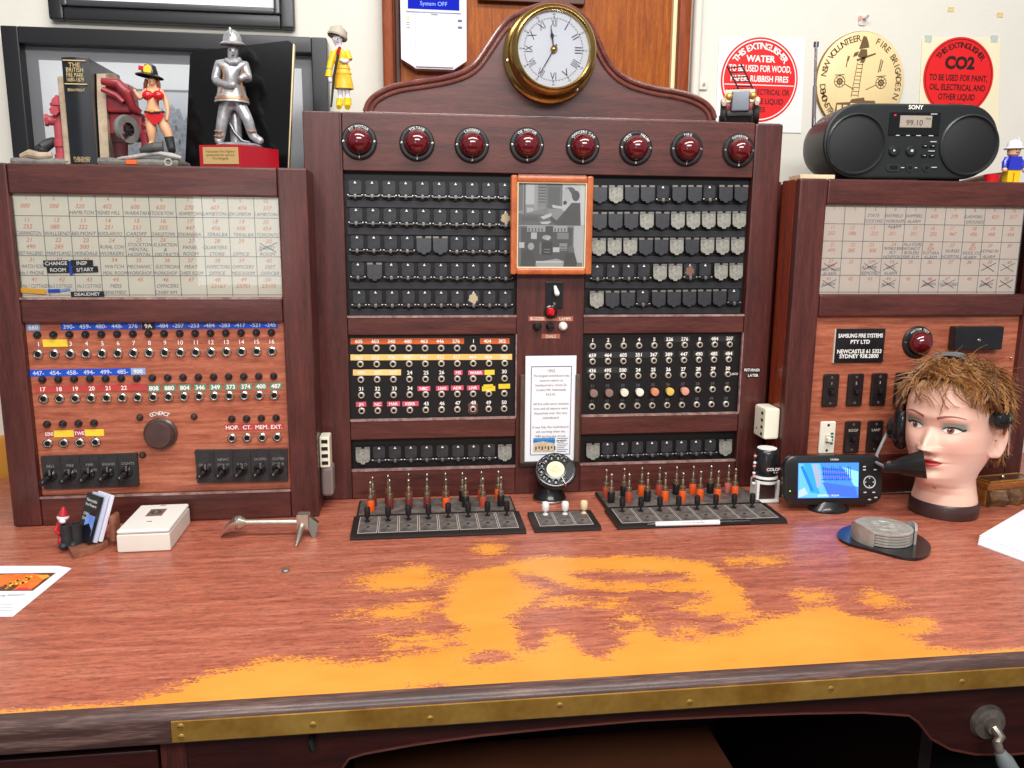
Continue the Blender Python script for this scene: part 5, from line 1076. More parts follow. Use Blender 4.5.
b = B(); p = PX(168, 160, Yr_-.037); b.lathe([(.004, -.001), (.0075, -.001), (.0075, .002), (.004, .002)], (p.x, Yr_-.0345, TL_+.0075), (0, -1, 0), steel, 14); b.build('coupling', rb)
# black award plaque leaning behind the statue
Yp = .15; pts = [(184, 161), (190, 55), (193, 51.5), (288, 40.5), (293, 44), (287, 163)]
P = [XZ(*p, Yp) for p in pts]; P[0] = (P[0][0], TL_); P[-1] = (P[-1][0], TL_)
gl_blk = mat('black_glass_plaque', '0b0b0d', .14, coat=.1, spec=.35)
t = thing('award_plaque', 'large plain black glossy plaque with gold edges standing behind the silver statue', 'plaque', ((P[0][0]+P[-1][0])/2, Yp+.015, TL_))
B().prism(P, Yp, Yp+.018, gl_blk).build('slab', t)
b = B(); b.prism([P[-1], (P[-1][0]+.0025, TL_), (P[-2][0]+.0025, P[-2][1]), P[-2]], Yp+.001, Yp+.016, mat('gold_edge', 'c9b48c', .3, metal=.7)); b.build('gold_edge', t, flat=True)
# silver firefighter statue
Ys = .085; silver = mat('antique_silver', 'c6c6c8', .32, metal=.45, c2='8e8e92', vscale=90); copp = mat('copper_trim', 'b98a6c', .35, metal=.6)
st = thing('statue', 'silver firefighter statuette on red plinth with gold plate in front of the black plaque', 'statue', (PX(240, 160, Ys).x, Ys, TL_))
za, zb_ = TL_, PX(240, 148.5, Ys).z; e0, e1 = PX(203, 155, Ys-.02).x, PX(244, 155, Ys-.03).x; redp = mat('red_plinth', 'a80f20', .2, coat=.7)
pp_ = [(e0, Ys-.045), (e1, Ys-.060), (PX(279, 155, Ys+.01).x, Ys+.005), (PX(240, 155, Ys+.05).x-.01, Ys+.045), (e0+.004, Ys+.03)]
b = B(); b.prism(pp_, za, zb_, redp, plane='XY'); b.build('plinth', st, flat=True)
d = (Vector((*pp_[1], 0))-Vector((*pp_[0], 0))); L_ = d.length; mm = Matrix.Translation((pp_[0][0], pp_[0][1], 0)) @ Matrix.Rotation(math.atan2(d.y, d.x), 4, 'Z')
b = B(); b.box(L_*.09, L_*.95, -.0015, 0, za+.006, zb_-.004, mat('gold_plate', 'cfae74', .35, metal=.4), .0004, M=mm)
for k, s in enumerate(('Volunteer Fire Fighter', 'presented for service', 'Fire Brigade')): b.text(s, L_*.52, zb_-.011-.006*k, -.0019, .0042, mat('plate_engraving', '6b5228', .5), maxw=L_*.75, M=mm)
b.build('gold_plate', st, flat=True)
b = B(); b.lathe([(.040, zb_), (.042, zb_+.003), (.036, zb_+.007), (0, zb_+.008)], (PX(240, 145, Ys).x, Ys-.006, 0), (0, 0, 1), silver, 28); b.build('ground_disc', st)
N_ = dict(hip=(232, 99, 0, 12, 8), waist=(232, 90, 0, 11.5, 8), chest=(232, 74, 0, 13, 9), sh=(232, 65, 0, 10, 7.5), neck=(232, 59.5, 0, 5, 5), h0=(233, 54, -.003, 6.0, 6), h1=(233, 46, -.002, 6.2, 6.2),
 ls=(219, 65, 0, 6), le=(215, 81, -.006, 5), lh=(228, 86, -.026, 4), lf=(236, 84, -.030, 3.2), rs=(245, 66, 0, 6), re=(248, 80, -.004, 5), rh=(245, 76, -.024, 4.2), rf=(239, 80, -.028, 3.2),
 lt=(226, 104, 0, 8), lk=(222, 123, -.004, 6.2), la=(219.5, 140, 0, 5.6), lo=(218, 143, -.014, 4), rt=(239, 104, 0, 8), rk=(248, 120, -.006, 6.2), ra=(253, 137, 0, 5.4), ro=(263, 142, -.012, 3.8))
NE = [('hip', 'waist'), ('waist', 'chest'), ('chest', 'sh'), ('sh', 'neck'), ('neck', 'h0'), ('h0', 'h1'), ('sh', 'ls'), ('ls', 'le'), ('le', 'lh'), ('lh', 'lf'), ('sh', 'rs'), ('rs', 're'), ('re', 'rh'), ('rh', 'rf'), ('hip', 'lt'), ('lt', 'lk'), ('lk', 'la'), ('la', 'lo'), ('hip', 'rt'), ('rt', 'rk'), ('rk', 'ra'), ('ra', 'ro')]
sf = figure('firefighter_figure', st, N_, NE, Ys-.008, silver)
Yq = Ys-.008
b = B(); c = PX(232.5, 43.5, Yq); b.lathe([(.0215, -.003), (.0225, -.001), (.0165, .003), (.0155, .010), (.012, .018), (.005, .0225), (0, .023)], c, (0, -.1, 1), silver, 28); b.box(c.x-.002, c.x+.002, c.y-.018, c.y+.012, c.z+.010, c.z+.0238, silver, .0015); b.build('helmet', sf)
b = B(); c = PX(232, 100, Yq); b.lathe([(.031, -.006), (.030, -.002), (.0255, .010), (.0235, .024)], (c.x, c.y, c.z), (0, 0, 1), silver, 28, M=None); b.lathe([(.0302, -.002), (.0295, .002), (.0285, .004)], (c.x, c.y-.0006, c.z), (0, 0, 1), copp, 28); b.build('coat_skirt', sf)
b = B()
for a_ in ([(222, 66), (224, 74), (223, 84), (221, 92)], [(243, 68), (241, 76), (242, 90), (243, 96)]): b.tube([PX(px, py, Yq-.0215) for px, py in a_], .0022, copp, n=6)
for x0_, x1_, py in ((215, 223, 131), (247, 256, 131), (214.5, 223, 136)): b.tube([PX(x0_, py, Yq-.008), PX((x0_+x1_)/2, py+1, Yq-.0145), PX(x1_, py, Yq-.008)], .002, copp, n=6)
b.build('copper_bands', sf)
b = B(); b.tube([PX(226, 60, Yq-.010), PX(230, 63, Yq-.016), PX(236, 63, Yq-.016), PX(240, 59, Yq-.010)], .0042, silver, n=8); b.build('collar', sf)
b = B()
for s in (-1, 1): b.ball(PX(233+s*2.6, 49.5, Yq-.0135), (.0018, .0012, .0012), mat('dark_patina', '2f2f31', .5), 8, 6)
b.ball(PX(233, 52, Yq-.0148), (.0018, .0028, .003), silver, 8, 6); b.ball(PX(233, 55.5, Yq-.0125), (.003, .0012, .0009), MATS['dark_patina'], 8, 6); b.build('face_detail', sf)
b = B(); b.lathe([(.0, PX(236, 110, Ys).z), (.009, PX(236, 112, Ys).z), (.010, PX(236, 118, Ys).z), (.011, zb_+.005)], (PX(236, 130, Ys+.01).x, Ys+.010, 0), (0, 0, 1), silver, 16); b.tube([PX(227, 118, Ys-.004), PX(234, 132, Ys-.012), PX(242, 141, Ys-.014), PX(250, 143, Ys-.012)], .003, mat('dark_silver', '5f5f61', .3, metal=.8), n=8); b.build('hydrant_and_hose', st)
# ================================================================== ON TOP OF THE CENTRE BOARD
TC = Z1+.0004
Yf_ = YC+.05; yel = mat('yellow_enamel', 'f0c41c', .35, var=.08, vscale=40); oyl = mat('orange_yellow_enamel', 'eda920', .35, c2='f2c53a', vscale=60); whe = mat('white_enamel', 'e9e6ee', .35)
yf = thing('figurine', 'thin yellow-coated firefighter figurine with white face on top of the central board', 'figurine', (PX(343, 109, Yf_).x, Yf_, TC))
G = dict(hip=(343, 82, 0, 6, 5), waist=(341, 67, 0, 5.5, 4.5), chest=(340, 56, 0, 6.5, 5), sh=(339.5, 51, 0, 4.5, 4), neck=(338.5, 46, 0, 2.5, 2.5), h0=(337.5, 41, -.002, 6, 6), h1=(337.5, 36, -.002, 6.8, 6.8), ls=(334.5, 52, 0, 3), le=(331, 63, -.002, 2.6), lh=(329, 74, -.006, 3.2), lf=(331, 83, -.010, 1.8), rs=(346, 52, 0, 3), re=(349, 60, -.004, 2.7), rh=(344, 62, -.012, 2.4), rf=(340, 59, -.016, 1.8),
 lt=(340, 88, 0, 3.6), lk=(340.5, 96, 0, 2.5), la=(339.5, 104, 0, 2.8), lo=(338.5, 107, -.010, 2.2), rt=(347, 88, 0, 3.6), rk=(347.5, 96, 0, 2.6), ra=(347.5, 104, 0, 3), ro=(347.5, 107, -.010, 2.4))
body = figure('body', yf, G, NE[:0]+[('hip', 'waist'), ('waist', 'chest'), ('chest', 'sh'), ('sh', 'neck'), ('neck', 'h0'), ('h0', 'h1'), ('sh', 'ls'), ('ls', 'le'), ('le', 'lh'), ('lh', 'lf'), ('sh', 'rs'), ('rs', 're'), ('re', 'rh'), ('rh', 'rf'), ('hip', 'lt'), ('lt', 'lk'), ('lk', 'la'), ('la', 'lo'), ('hip', 'rt'), ('rt', 'rk'), ('rk', 'ra'), ('ra', 'ro')], Yf_, whe)
b = B()
def band(b, pts, Y, mt, n=20, ry=.8):
    """wrapped sleeve/skirt: (px, py, radius px) rings"""
    s = (PX(341, 80, Y)-PX(340, 80, Y)).length; vs = []; fs = []
    for px, py, r in pts:
        c = PX(px, py, Y); vs += [(c.x+r*s*cos(2*pi*k/n), c.y+r*s*ry*sin(2*pi*k/n), c.z) for k in range(n)]
    for i in range(len(pts)-1):
        for k in range(n): j = (k+1) % n; fs.append((i*n+k, i*n+j, i*n+n+j, i*n+n+k))
    b.raw(vs, fs, mt)
band(b, [(339.5, 48.5, 4.5), (340, 52, 7.2), (340.5, 58, 7.6), (341, 63, 6.6), (342, 66, 7)], Yf_, yel); b.build('coat', body)
b = B(); band(b, [(342, 65.5, 7.2), (342.5, 69, 8.0), (342.5, 70, 7.4), (343, 74, 8.6), (343, 75, 8), (343.5, 83, 9.3), (344, 89, 9.8), (344, 88.5, 8.8)], Yf_, oyl); b.build('coat_skirt', body)
b = B(); b.tube([PX(334, 52, Yf_-.002), PX(330.8, 63, Yf_-.004), PX(329.5, 69, Yf_-.006)], [.0068, .0062, .0058], yel, n=10); b.tube([PX(346.5, 52, Yf_-.002), PX(349.5, 60, Yf_-.006)], [.0068, .0060], yel, n=10); b.tube([PX(329.3, 70, Yf_-.006), PX(328.8, 77, Yf_-.007)], [.0055, .0072], yel, n=10); b.build('sleeve', body)
b = B(); b.tube([PX(340, 98.5, Yf_), PX(339.6, 104, Yf_), PX(338.8, 107.2, Yf_-.012)], [.0062, .0068, .005], yel, n=10); b.tube([PX(347.6, 98, Yf_), PX(347.5, 104, Yf_), PX(347.5, 107.2, Yf_-.012)], [.0068, .0075, .0055], yel, n=10); b.build('boots', body)
b = B(); c = PX(338, 34, Yf_+.002); ms = Matrix.Translation(c) @ Matrix.Rotation(radians(16), 4, 'Y') @ Matrix.Rotation(radians(-8), 4, 'X'); capm = mat('grey_beige_cap', 'b4ab9a', .5, var=.15, vscale=50)
b.lathe([(.0185, -.007), (.0195, -.004), (.0172, .002), (.0165, .007), (.010, .012), (0, .0135)], (0, 0, 0), (0, 0, 1), capm, 24, M=ms); b.ball((0, 0, .014), .004, capm, 10, 6, M=ms); b.build('cap', body)
b = B(); e = mat('blue_grey_paint', '5c6478', .5)
for s in (-1, 1): b.ball(PX(337.5+s*2.6, 36.2, Yf_-.0155), (.002, .0012, .0014), e, 8, 6)
b.ball(PX(337.7, 39, Yf_-.0165), (.0014, .0018, .0022), e, 8, 6); b.ball(PX(337.7, 42.3, Yf_-.0135), (.003, .001, .0007), e, 8, 6); b.build('face_paint', body)
b = B(); b.tube([PX(340, 47, Yf_-.018), PX(338, 52, Yf_-.02), PX(337.5, 55, Yf_-.02)], [.003, .0036, .003], mat('nozzle_red', 'a8141c', .3), n=8); b.tube([PX(338, 55, Yf_-.02), PX(334, 76, Yf_-.018), PX(331.2, 107, Yf_-.014)], [.0026, .0026, .0018], blkr, n=8); b.build('axe', body)
# toy fire engine
Yt = YC+.085; s = (PX(741, 100, Yt)-PX(740, 100, Yt)).length; ct = PX(741, 118, Yt)
te = thing('toy_fire_engine', 'small vintage toy fire engine with black ladder on top of the central board', 'toy', (ct.x, Yt, TC))
mt_ = Matrix.Translation((ct.x-.006, Yt, TC)) @ Matrix.Rotation(radians(-20), 4, 'Z') @ Matrix.Scale(1.45, 4)   # local: nose to -Y
tr = mat('toy_red', '9c2a2a', .35, coat=.3); tcream = mat('toy_cream', 'd9c9b4', .45); tyre = mat('toy_tyre', '1c1c1c', .6); spoke = mat('toy_spoke', 'c9c2b4', .4)
b = B(); b.box(-.018, .018, -.045, .075, .010, .018, blkr, .002, M=mt_); b.box(-.013, .013, -.044, -.008, .018, .040, tr, .004, M=mt_); b.box(-.021, .021, -.008, .072, .018, .036, tr, .003, M=mt_); b.box(-.020, .020, .004, .018, .036, .048, tcream, .002, M=mt_); b.box(-.021, .021, -.010, -.006, .034, .052, tcream, .001, M=mt_); b.build('body', te)
b = B(); b.box(-.0125, .0125, -.049, -.044, .016, .044, mat('radiator_grey', '6c7078', .35, metal=.6), .003, M=mt_); b.build('radiator', te)
b = B()
for sx in (-1, 1): b.tube([(sx*.022, -.052, .026), (sx*.023, -.036, .033), (sx*.022, -.018, .028), (sx*.02, -.006, .016)], [.003, .004, .0045, .003], tcream, n=8, M=mt_); b.ball((sx*.016, -.050, .036), (.005, .004, .005), brass, 10, 8, M=mt_)
b.build('fender', te)
first = None
for sx in (-1, 1):
    for yy in (-.034, .052):
        b = B(); b.lathe([(.006, -.003), (.0118, -.0035), (.013, 0), (.0118, .0035), (.006, .003)], (sx*.023, yy, .0131), (1, 0, 0), tyre, 20, M=mt_)
        for k in range(6): a = 2*pi*k/6; b.rod((sx*.023, yy, .0131), (sx*.023, yy+.0085*cos(a), .0131+.0085*sin(a)), .0009, spoke, n=5, M=mt_)
        b.build('wheel', te)
b = B(); la = [PX(727, 66, Yt-.005), PX(741, 64, Yt+.005)]; lb_ = [PX(741, 94, Yt+.01), PX(756, 95, Yt+.02)]
for a, c in zip(la, lb_): b.rod(a, c, .0016, blkr, n=6)
for k in range(6): u = .08+.16*k; b.rod(la[0].lerp(lb_[0], u), la[1].lerp(lb_[1], u), .0013, blkr, n=6)
cc = mt_ @ Vector((0, .03, .036)); b.rod(lb_[0].lerp(lb_[1], .5), cc, .0025, blkr, n=6); b.build('ladder', te)
# ================================================================== ON TOP OF THE RIGHT CABINET
TR_ = ZTR+.0004; Yo = .075
W0 = (at(991.5, 138, Y=Yo)-at(827, 138, Y=Yo)).length; cR = at(909, 170, Y=Yo); H0 = at(911, 103, Y=Yo).z-TR_-.006
ra = thing('radio', 'black portable CD radio with two round speakers standing on right cabinet', 'radio', (cR.x, Yo+.06, TR_))
mr = Matrix.Translation((cR.x, Yo, TR_+.006)) @ Matrix.Rotation(radians(-6), 4, 'Z')
rblk = mat('radio_black', '1d1f20', .38, var=.1, vscale=60); rd2 = mat('radio_dark', '101112', .5)
hw = W0/2; b = B()
def stad(hw, h, r, z0=0, n=14): return rrect(-hw, hw, z0, z0+h, r, n)
prof = [(0.006, -.0, 0), (0.0, .006, 0), (0, .10, 0), (-.012, .14, 0), (-.03, .15, 0)]
rings = []
for off, yy, _ in ((-.006, 0, 0), (-.0015, .002, 0), (0, .007, 0), (-.003, .10, 0), (-.010, .14, 0), (-.03, .150, 0)):
    rings.append([(p[0], yy, p[1]) for p in stad(hw+off, H0+2*off, H0*.47+off, -off)])
vs = [v for r_ in rings for v in r_]; n = len(rings[0]); fs = [tuple(range(n)), tuple(range(len(vs)-1, len(vs)-n-1, -1))]
for i in range(len(rings)-1): fs += [(i*n+k, i*n+n+k, i*n+n+(k+1) % n, i*n+(k+1) % n) for k in range(n)]
b.raw(vs, fs, rblk, M=mr)
for sx in (-1, 1): b.box(sx*hw*.55-.02, sx*hw*.55+.02, .02, .12, -.006, .004, rd2, .002, M=mr)
b.build('body', ra)
k = W0/168.
def RP_(px, py): return ((px-911.5)*k, (170-py)*H0/67.)
for px in (858, 967):
    x, z = RP_(px, 139.5); r = 28.5*k; b = B(); b.lathe([(r, -.0005), (r, .004), (r-.003, .006), (r-.005, .003), (r-.006, .001)], (x, 0, z), (0, -1, 0), mat('speaker_ring', '2c2e2f', .3), 56, M=mr)
    o = b.build('speaker', ra); b = B(); b.lathe([(r-.006, .001), (r*.6, .004), (0, .006)], (x, 0, z), (0, -1, 0), mat('speaker_grille', '161718', .55, var=.5, vscale=900), 56, M=mr); b.build('grille', o)
b = B(); x0_, z1_ = RP_(888, 111); x1_, z0_ = RP_(937, 131.5); b.box(x0_, x1_, -.002, .001, z0_, z1_, mat('gloss_black', '0c0d0e', .15, coat=.5), .002, M=mr); a = RP_(898, 124.5); c = RP_(928.5, 114); b.box(a[0], c[0], -.003, -.001, a[1], c[1], mat('lcd_beige', 'a59a8c', .4), .0005, M=mr); o = b.build('display', ra)
b = B(); b.text('99.10', (a[0]+c[0])/2-.003, (a[1]+c[1])/2-.002, -.0034, .011, mat('lcd_digits', '4a4440', .6), M=mr); b.text('MHz', c[0]-.008, c[1]-.006, -.0034, .004, MATS['lcd_digits'], M=mr); b.build('digits', o, flat=True)
b = B(); x, z = RP_(912.5, 106.5); b.text('SONY', x, z, -.0008, .0078, white, bold=.03, maxw=.046, M=mr)
gs = mat('silk_grey', 'c9cbcc', .5)
for px, py, w in ((897, 131.5, 3.4), (907, 131.5, 3.4), (917, 131.5, 4.4), (929, 131.5, 4.4), (930, 112.5, 6), (932, 136.8, 6), (931, 145, 6), (904.5, 160, 3), (917.5, 160, 2), (935, 159.5, 5)): x, z = RP_(px, py); b.box(x-w*k/2, x+w*k/2, -.0028, -.0004, z-.0008, z+.0008, gs, M=mr)
x, z = RP_(893, 113.8); b.box(x-.002, x+.002, -.0026, -.001, z-.0012, z+.0012, mat('red_led', 'e02040', .3, emit=1), M=mr); b.build('lettering', ra, flat=True)
for px, py, r in ((895, 145, 5), (911.5, 145, 5)):
    x, z = RP_(px, py); b = B(); b.lathe([(r*k, 0), (r*k, .003), (r*k*.85, .0045), (0, .005)], (x, 0, z), (0, -1, 0), rblk, 28, M=mr)
    if px < 900: b.prism([(x-.003, z-.003), (x+.0015, z), (x-.003, z+.003)], -.0054, -.0048, gs, M=mr)
    else: b.box(x-.0025, x+.0025, -.0054, -.0048, z-.0025, z+.0025, gs, M=mr)
    b.build('button', ra)
for px, py in ((924.5, 140.5), (932, 140.5), (924.5, 149), (932, 149)): x, z = RP_(px, py); b = B(); b.box(x-.006, x+.006, -.003, .0, z-.0032, z+.0032, MATS['gloss_black'], .0015, M=mr); b.box(x-.002, x+.002, -.0034, -.0028, z-.0006, z+.0006, gs, M=mr); b.build('button', ra)
for px, w in ((896, 7), (912, 3.6), (928, 3.6)):
    x, z = RP_(px, 160); b = B(); b.prism(rrect(x-w*k, x+w*k, z-.0075, z+.0075, .007), -.002, .001, MATS['speaker_ring'], M=mr); b.prism(rrect(x-w*k*.6, x+w*k*.6, z-.004, z+.004, .0038), -.0024, .0, hole, M=mr); b.build('socket', ra)
b = B(); Ya = Yo+.13; p0, p1, p2 = at(814.5, 128, Y=Ya), at(815, 86, Y=Ya), at(816, 47, Y=Ya)
ex = mr @ Vector((-hw+.02, .12, H0*.75)); chrome = mat('chrome', 'c8c8cc', .15, metal=1)
b.rod((p0.x, Ya, TR_+.05), p1, .0045, chrome, n=12); b.rod(p1, p2, .003, chrome, n=12); b.rod(p2, p2+Vector((0, 0, .010)), .0055, mat('aerial_tip', '6c6c70', .3, metal=.8), n=12); b.rod((p0.x, Ya, TR_+.055), ex, .006, rblk, n=10); b.build('aerial', ra)
# wood block
xa_, xb_ = at(791, 173, Y=.05).x, at(826, 173, Y=.05).x
b = B(); b.box(RX0+.012, RX0+.085, .045, .095, TR_, TR_+.009, wood('pale_wood', ('c9ad84', 'e0c8a2', 'ecd9b8'), (1.5, 10, 10), 8, .5, 0), .0015); o = b.build('wood_block', origin=(RX0+.05, .07, TR_)); tag(o, 'small pale wooden offcut lying at left of the radio', 'wood block')
# toy figure, red cup and dark wood piece
Yy = .07; c = at(1011, 176, Y=Yy); s = .00205
tm = thing('toy_figure', 'small toy firefighter with blue jacket, yellow trousers and white helmet on right cabinet', 'toy figure', (c.x, Yy, TR_))
blue = mat('toy_blue', '2a35b8', .3, coat=.3); X = c.x; zt = TR_
b = B()
for sx in (-1, 1): b.box(X+sx*.0075-.0065, X+sx*.0075+.0065, Yy-.009, Yy+.009, zt, zt+.024, yel, .002)
b.box(X-.0145, X+.0145, Yy-.009, Yy+.009, zt+.020, zt+.028, yel, .002); b.build('legs', tm)
b = B(); b.prism([(X-.0155, zt+.027), (X+.0155, zt+.027), (X+.0120, zt+.054), (X-.0120, zt+.054)], Yy-.0105, Yy+.0105, blue); b.build('torso', tm)
for sx in (-1, 1):
    b = B(); b.tube([(X+sx*.013, Yy, zt+.050), (X+sx*.0195, Yy-.002, zt+.042), (X+sx*.022, Yy-.006, zt+.031)], [.0055, .0055, .0048], blue, n=10); o = b.build('arm', tm); b = B(); b.ball((X+sx*.0225, Yy-.0085, zt+.0265), .005, mat('toy_skin', 'e8b48c', .4), 12, 8); b.build('hand', o)
b = B(); b.lathe([(0, .054), (.007, .054), (.0115, .058), (.0125, .066), (.0115, .074), (0, .077)], (X, Yy, zt), (0, 0, 1), MATS['toy_skin'], 20); hd = b.build('head', tm)
b = B()
for sx in (-1, 1): b.ball((X+sx*.0042, Yy-.0118, zt+.067), (.0012, .0008, .0015), tyre, 8, 6)
b.tube([(X-.004, Yy-.0118, zt+.0615), (X, Yy-.0124, zt+.0605), (X+.004, Yy-.0118, zt+.0615)], .0006, tyre, n=5); b.build('face_paint', hd)
b = B(); b.lathe([(.0185, .069), (.0190, .0705), (.0145, .0735), (.0135, .080), (.009, .0865), (0, .0885)], (X, Yy, zt), (0, 0, 1), whe, 24); b.box(X-.0015, X+.0015, Yy-.012, Yy+.010, zt+.080, zt+.0905, whe, .001); b.build('helmet', hd)
c = at(989, 172, Y=Yy); b = B(); b.lathe([(0, 0), (.0125, 0), (.0145, .012), (.0155, .0165), (.0135, .0165), (.012, .004), (0, .004)], (c.x, Yy-.01, TR_), (0, 0, 1), mat('bright_red_plastic', 'd81a22', .3), 24); o = b.build('cap', origin=(c.x, Yy-.01, TR_)); tag(o, 'small bright red plastic cap between radio and toy firefighter', 'cap')
b = B(); b.prism([(.95, .0), (1.10, 0), (1.10, .035), (1.06, .030), (.99, .012)], .16, .20, wood('rough_brown', ('3a2018', '5a3626', '6f4632'), (2, 12, 12), 6, .6, 0), M=Matrix.Translation((at(984, 170, Y=.17).x-1.03, 0, TR_))); o = b.build('wood_scrap', origin=(at(984, 170, Y=.17).x, .18, TR_)); tag(o, 'rough dark brown wood piece lying behind the red cap', 'wood piece')
# ================================================================== ON THE DESK
D0 = DZ+.0004
def DP(px, py, h=0): return at(px, py, Z=DZ+h)
def XZy(p): return p
# ---------------------------------------------------------------- outlets on the left cabinet flank
xf = X1_ = -.181
a, c = at(328, 437, Y=.035), at(328, 468, Y=.035)
t = thing('power_outlet', 'cream four-slot outlet on the right flank of the left cabinet', 'power outlet', (xf, .05, c.z))
b = B(); b.box(xf, xf+.020, .036, .075, c.z, a.z, sm, .003); b.build('cover', t); b = B()
for k in range(4): z = lerp(c.z, a.z, .16+.23*k); b.box(xf+.004, xf+.016, .0352, .037, z-.0035, z+.0035, blackmatt)
b.build('slots', t, flat=True)
a2, c2 = at(330, 466, Y=.04), at(330, 497, Y=.04)
t = thing('power_adapter', 'grey-brown plug adapter below the outlet on the left cabinet flank', 'adapter', (xf, .06, c2.z)); b = B(); b.box(xf, xf+.024, .040, .085, c2.z, a2.z-.001, mat('taupe_plastic', '8c7d78', .45), .008, seg=3); b.build('body', t); b = B(); b.box(xf+.004, xf+.019, .0385, .041, c2.z+.006, a2.z-.008, mat('taupe_panel', '7a6c68', .5), .002); b.build('front_panel', t)
# ---------------------------------------------------------------- cord plates
dust_shade = mat('dusty_shaded_ebonite', '7a716b', .6, c2='36312f', vscale=38); edge = mat('black_edge', '1a1110', .45, coat=.05); whl = mat('slot_line', 'b5aca4', .6)  # dust mottle, contrast raised to paint in the shelf's shadows too
HP = .0075
def plate(label, TL, TR, BR, BL, split, nkey, front, back, fcol, bcol, keycol, keys, side, gap=(0, 0)):
    q = [DP(*p, HP) for p in (TL, TR, BR, BL)]
    c = (q[0]+q[1]+q[2]+q[3])/4
    xa, xb = (q[0].x+q[3].x)/2+gap[0], (q[1].x+q[2].x)/2-gap[1]; yb, yf = (q[0].y+q[1].y)/2, (q[2].y+q[3].y)/2
    yb = min(yb, .094)
    ys = (DP(*split[0], HP).y+DP(*split[1], HP).y)/2 if split else yb
    t = thing('key_plate', label, 'key plate', (c.x, (yb+yf)/2, D0))
    if split:
        b = B(); b.box(xa+.004, xb-.004, ys+.001, yb, D0, DZ+HP, edge, .002); b.box(xa+.008, xb-.008, ys+.005, yb-.004, DZ+HP-.001, DZ+HP+.0006, dust_shade); b.build('plug_shelf', t)
    b = B(); b.prism([(yf-.004, D0), (yf-.004, D0+.002), (yf+.004, DZ+HP), (ys-.001, DZ+HP), (ys-.001, D0)], xa, xb, edge, plane='YZ'); b.build('key_base', t)
    first = None; w = (xb-xa-.022)/nkey
    for k in range(nkey):
        x0 = xa+.011+k*w; o = (x0+w/2, (yf+ys)/2, DZ+HP)
        if first is None:
            b = B(); b.box(x0+.0008, x0+w-.0008, yf+.010, ys-.007, DZ+HP-.0005, DZ+HP+.0006, whl); b.box(x0+.0022, x0+w-.0022, yf+.0116, ys-.0086, DZ+HP, DZ+HP+.0010, dust_shade); b.rod((x0+w/2, o[1]-.012, DZ+HP), (x0+w/2, o[1]-.012, DZ+HP+.0016), .003, edge, n=10); first = b.build('key_escutcheon', t, origin=o, flat=True)
        else: copy_part(first, t, o)
    first = None
    for px, py in keys:
        p = DP(px, py, HP); p.y = max(p.y, yf+.016)
        m_ = keycol[keys.index((px, py)) % len(keycol)]
        h = .030 if m_ is bake else .026
        b = B(); r_ = .0056 if m_ is bake else .0072
        b.lathe([(.0055, DZ+HP), (.005, DZ+HP+.003), (.002, DZ+HP+.004), (.002, DZ+HP+.008), (r_*.8, DZ+HP+.009), (r_, DZ+HP+.014), (r_, DZ+HP+h-.004), (r_*.8, DZ+HP+h-.0005), (0, DZ+HP+h)], (p.x, p.y, 0), (0, 0, 1), m_, 16)
        o = b.build('key_lever', t)
        if m_ is not bake: o['label'] = 'white key lever' if m_ is not keycol[-1] else 'cream key lever'
    for i, (rowp, cols, yshift) in enumerate(((back, bcol, 0), (front, fcol, 0))):
        for k, ((px, py), cn) in enumerate(zip(rowp, cols)):
            p = DP(px, py, HP); p.z = DZ+HP+.0008; p.y = min(max(p.y, ys+.010), yb-.012); plug(p, cn, k, 'back' if i == 0 else 'front', side)
    return t
ORD = ('first', 'second', 'third', 'fourth', 'fifth', 'sixth', 'seventh', 'eighth')
PC = {'orange': mat('plug_orange', 'e2581c', .4), 'maroon': mat('plug_maroon', '6e2a22', .4, var=.15, vscale=60), 'black': mat('plug_black', '1a1a1b', .35), 'red': mat('plug_red', 'a8452f', .4), 'pink': mat('plug_pink', 'b9645a', .45)}
PPR = {}
def plug(p, cn, k, rw_, side):
    lab = '%s cord plug, %s from left in the %s row of the %s key plate' % ({'maroon': 'maroon', 'pink': 'pinkish red'}.get(cn, cn), ORD[k], rw_, side)
    if cn in PPR:
        t = copy_tree(PPR[cn], p, lab); t['group'] = 'cord plugs standing on the key plates'; return
    t = thing('cord_plug', lab, 'plug', p, 'cord plugs standing on the key plates'); PPR[cn] = t
    x, y, z = p; b = B(); b.lathe([(0, z), (.0068, z), (.0072, z+.002), (.0072, z+.021), (.0064, z+.0225)], (x, y, 0), (0, 0, 1), PC[cn], 18); b.build('barrel', t)
    ag = mat('aged_brass_pin', 'a89680', .35, metal=.9, var=.15, vscale=80); b = B(); b.lathe([(.0064, z+.0225), (.0066, z+.025), (.0052, z+.0255), (.0052, z+.0275), (.0062, z+.028), (.0060, z+.031), (.0030, z+.032), (.0030, z+.045), (.0024, z+.046), (.0030, z+.047), (.0030, z+.053)], (x, y, 0), (0, 0, 1), ag, 16); b.lathe([(.0022, z+.053), (.0034, z+.0555), (.0032, z+.058), (.0012, z+.060), (0, z+.0602)], (x, y, 0), (0, 0, 1), steel, 14); b.build('pin', t)
def zl_(L, x0, y0, k): return [(x0+a*k, y0+c*k) for a, c in L]
k = .1855
